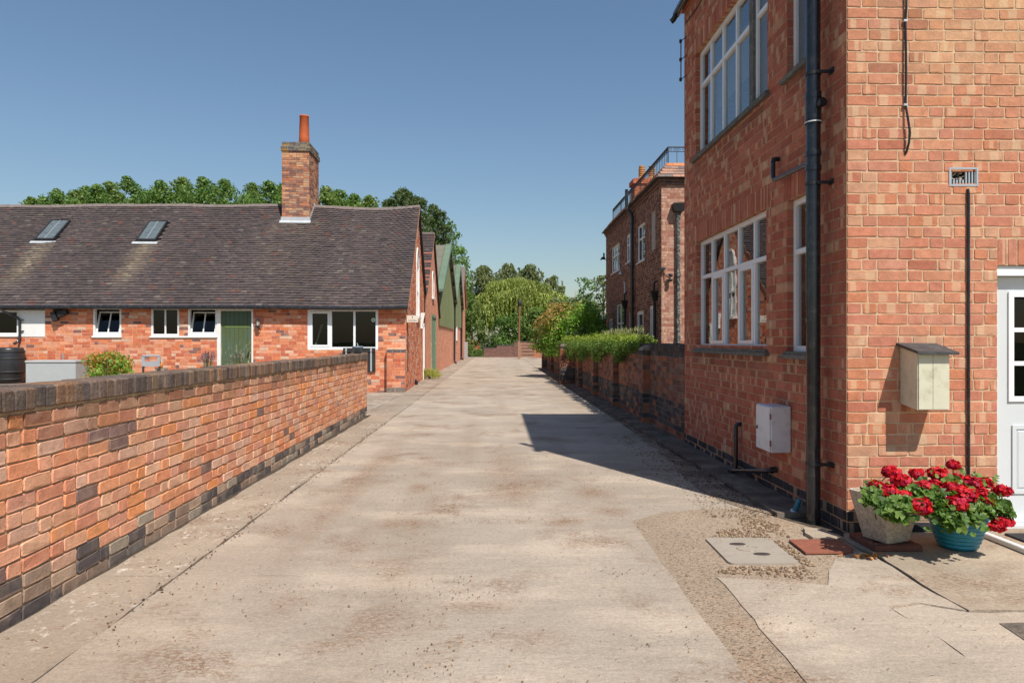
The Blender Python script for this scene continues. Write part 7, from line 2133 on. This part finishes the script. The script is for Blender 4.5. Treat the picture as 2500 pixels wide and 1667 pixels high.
# white plastic strip, step and mat in front of the door
a0 = gpt(2399, 1308); a1 = gpt(2520, 1362)
wsx = (a0[0] + a1[0]) / 2
m = MB(); m.box(wsx - .02, wsx + .02, 4.1, HY0 - .04, .004, .045, .006); tag(m.build('edging_strip', MAT['white_paint']), 'white plastic edging strip on the ground beside the door step', 'edging')
m = MB(); m.box(wsx + .022, wsx + 1.6, 4.4, HY0 - .004, -.02, .03); m.build('slab', MAT['concrete_beige'], lane_base)
m = MB(); m.box(wsx + .12, wsx + .8, 4.55, 4.93, .031, .045, .004); tag(m.build('door_mat', MAT['rubber_mat']), 'black rubber door mat on the step at the frame edge', 'mat')
# ---------------------------------------------------------------- litter: dry leaves, grit, pebbles
def litter(name, pts, size, cols, label, cat, lift=.006):
    P = np.array(pts); n = len(P); Nv = RNG.normal(scale=.35, size=(n, 3)) + np.array([0, 0, 1])
    P = np.concatenate([P[:, :2], np.full((n, 1), lift) + RNG.random((n, 1)) * .004], axis=1)
    o = leaf_mesh(name, P, Nv, RNG.uniform(.5, 1.4, n) * size, palette(n, cols, .3), MAT['dead_leaf'], None, aspect=1.7, bend=.5); tag(o, label, cat, None, 'stuff'); return o
rng = random.Random(77)
dl = [lin(120, 82, 50), lin(96, 70, 48), lin(150, 108, 64), lin(80, 62, 48)]
pts = [(rng.uniform(-1.9, 2.1), 2.2 + rng.random() ** 1.8 * 9) for _ in range(350)]
for _ in range(70):
    cx2, cy2, s_ = rng.uniform(-1.8, 2.0), 2.2 + rng.random() ** 1.6 * 7, rng.uniform(.05, .22)
    pts += [(rng.gauss(cx2, s_ * 1.8), rng.gauss(cy2, s_ * .6)) for _ in range(rng.randrange(8, 40))]
for cx2, cy2, s_, n_ in ((.35, 7.0, .22, 60), (.0, 7.6, .15, 40), (1.0, 6.9, .3, 70), (-.6, 6.2, .25, 60), (1.4, 7.3, .3, 60), (.9, 6.0, .35, 70)):
    pts += [(rng.gauss(cx2, s_), rng.gauss(cy2, s_)) for _ in range(n_)]
litter('leaf_litter', pts, .0115, dl, 'tiny dry leaf fragments scattered over the concrete lane', 'litter')
pts = [(rng.gauss(XJ, .035), rng.uniform(3.4, 12)) for _ in range(420)] + [(rng.gauss(2.30, .06), rng.uniform(5.6, 24)) for _ in range(1100)] + [(-2.55 - .03 * (y_ - 20) + abs(rng.gauss(0, .16)), y_) for y_ in [rng.uniform(20, 48) for _ in range(1300)]] + [(rng.gauss(2.15, .12), rng.uniform(5.5, 9)) for _ in range(500)]
pts += [(rng.uniform(1.75, 2.3), 5.6 + rng.random() ** 1.5 * 5) for _ in range(900)]
litter('leaf_litter', pts, .018, [lin(88, 66, 48), lin(70, 54, 42), lin(110, 84, 58)], 'dark dry debris along the lane joints and the foot of the walls', 'litter', .004)
c0 = gpt(2120, 1362); pts = [(rng.gauss(c0[0], .07), rng.gauss(c0[1], .025)) for _ in range(26)]
litter('dry_leaf', pts, .045, [lin(196, 130, 70), lin(170, 100, 50), lin(205, 160, 100)], 'small heap of orange dry leaves beside the rusty plate', 'leaves', .012)
# pebbles washed out round the inspection cover
def pebbles(name, regs, label, seed):
    rng = random.Random(seed); V, F, C = [], [], []
    for (poly, n) in regs:
        for _ in range(n):
            f, g_ = rng.random(), rng.random(); a = Vector(poly[0]).lerp(Vector(poly[1]), f); b_ = Vector(poly[3]).lerp(Vector(poly[2]), f); p = a.lerp(b_, g_)
            r = rng.uniform(.004, .011); k0 = len(V); ang = rng.uniform(0, 3); ex = rng.uniform(.7, 1.5)
            for q in range(6):
                t = ang + q * math.pi / 3; V.append((p.x + r * ex * math.cos(t), p.y + r * math.sin(t) * .9, 0.0))
            for q in range(6):
                t = ang + q * math.pi / 3 + .2; V.append((p.x + r * .6 * ex * math.cos(t), p.y + r * .55 * math.sin(t), r * rng.uniform(.5, .8)))
            F += [tuple(range(k0 + 6, k0 + 12))] + [(k0 + q, k0 + (q + 1) % 6, k0 + 6 + (q + 1) % 6, k0 + 6 + q) for q in range(6)]
            c = Vector(rng.choice([lin(160, 136, 110), lin(140, 118, 94), lin(178, 156, 130), lin(124, 100, 80), lin(112, 88, 68)])) * rng.uniform(.8, 1.1); C += [tuple(c) + (1,)] * 12
    me = bpy.data.meshes.new(name); me.from_pydata(V, [], F); ca = me.color_attributes.new('col', 'FLOAT_COLOR', 'POINT'); ca.data.foreach_set('color', np.array(C, dtype=np.float32).ravel())
    tag(mesh_ob(name, me, MAT['dead_leaf']), label, 'pebbles', None, 'stuff')
pebbles('pebbles', [([gpt(1740, 1311), gpt(1885, 1311), gpt(1850, 1283), gpt(1760, 1292)], 330), ([gpt(1745, 1398), gpt(1995, 1412), gpt(1975, 1383), gpt(1785, 1382)], 260), ([gpt(1960, 1378), gpt(2000, 1385), gpt(1920, 1325), gpt(1885, 1316)], 150), ([gpt(1800, 1278), gpt(1930, 1312), gpt(1900, 1280), gpt(1810, 1255)], 300)], 'coarse washed-out grit and pebbles round the inspection cover', 5)
pebbles('pebbles', [([(-2.44, 2.5), (-2.03, 2.5), (-2.03, 12), (-2.44, 12)], 500)], 'pale grit scattered along the foot of the garden wall', 6)
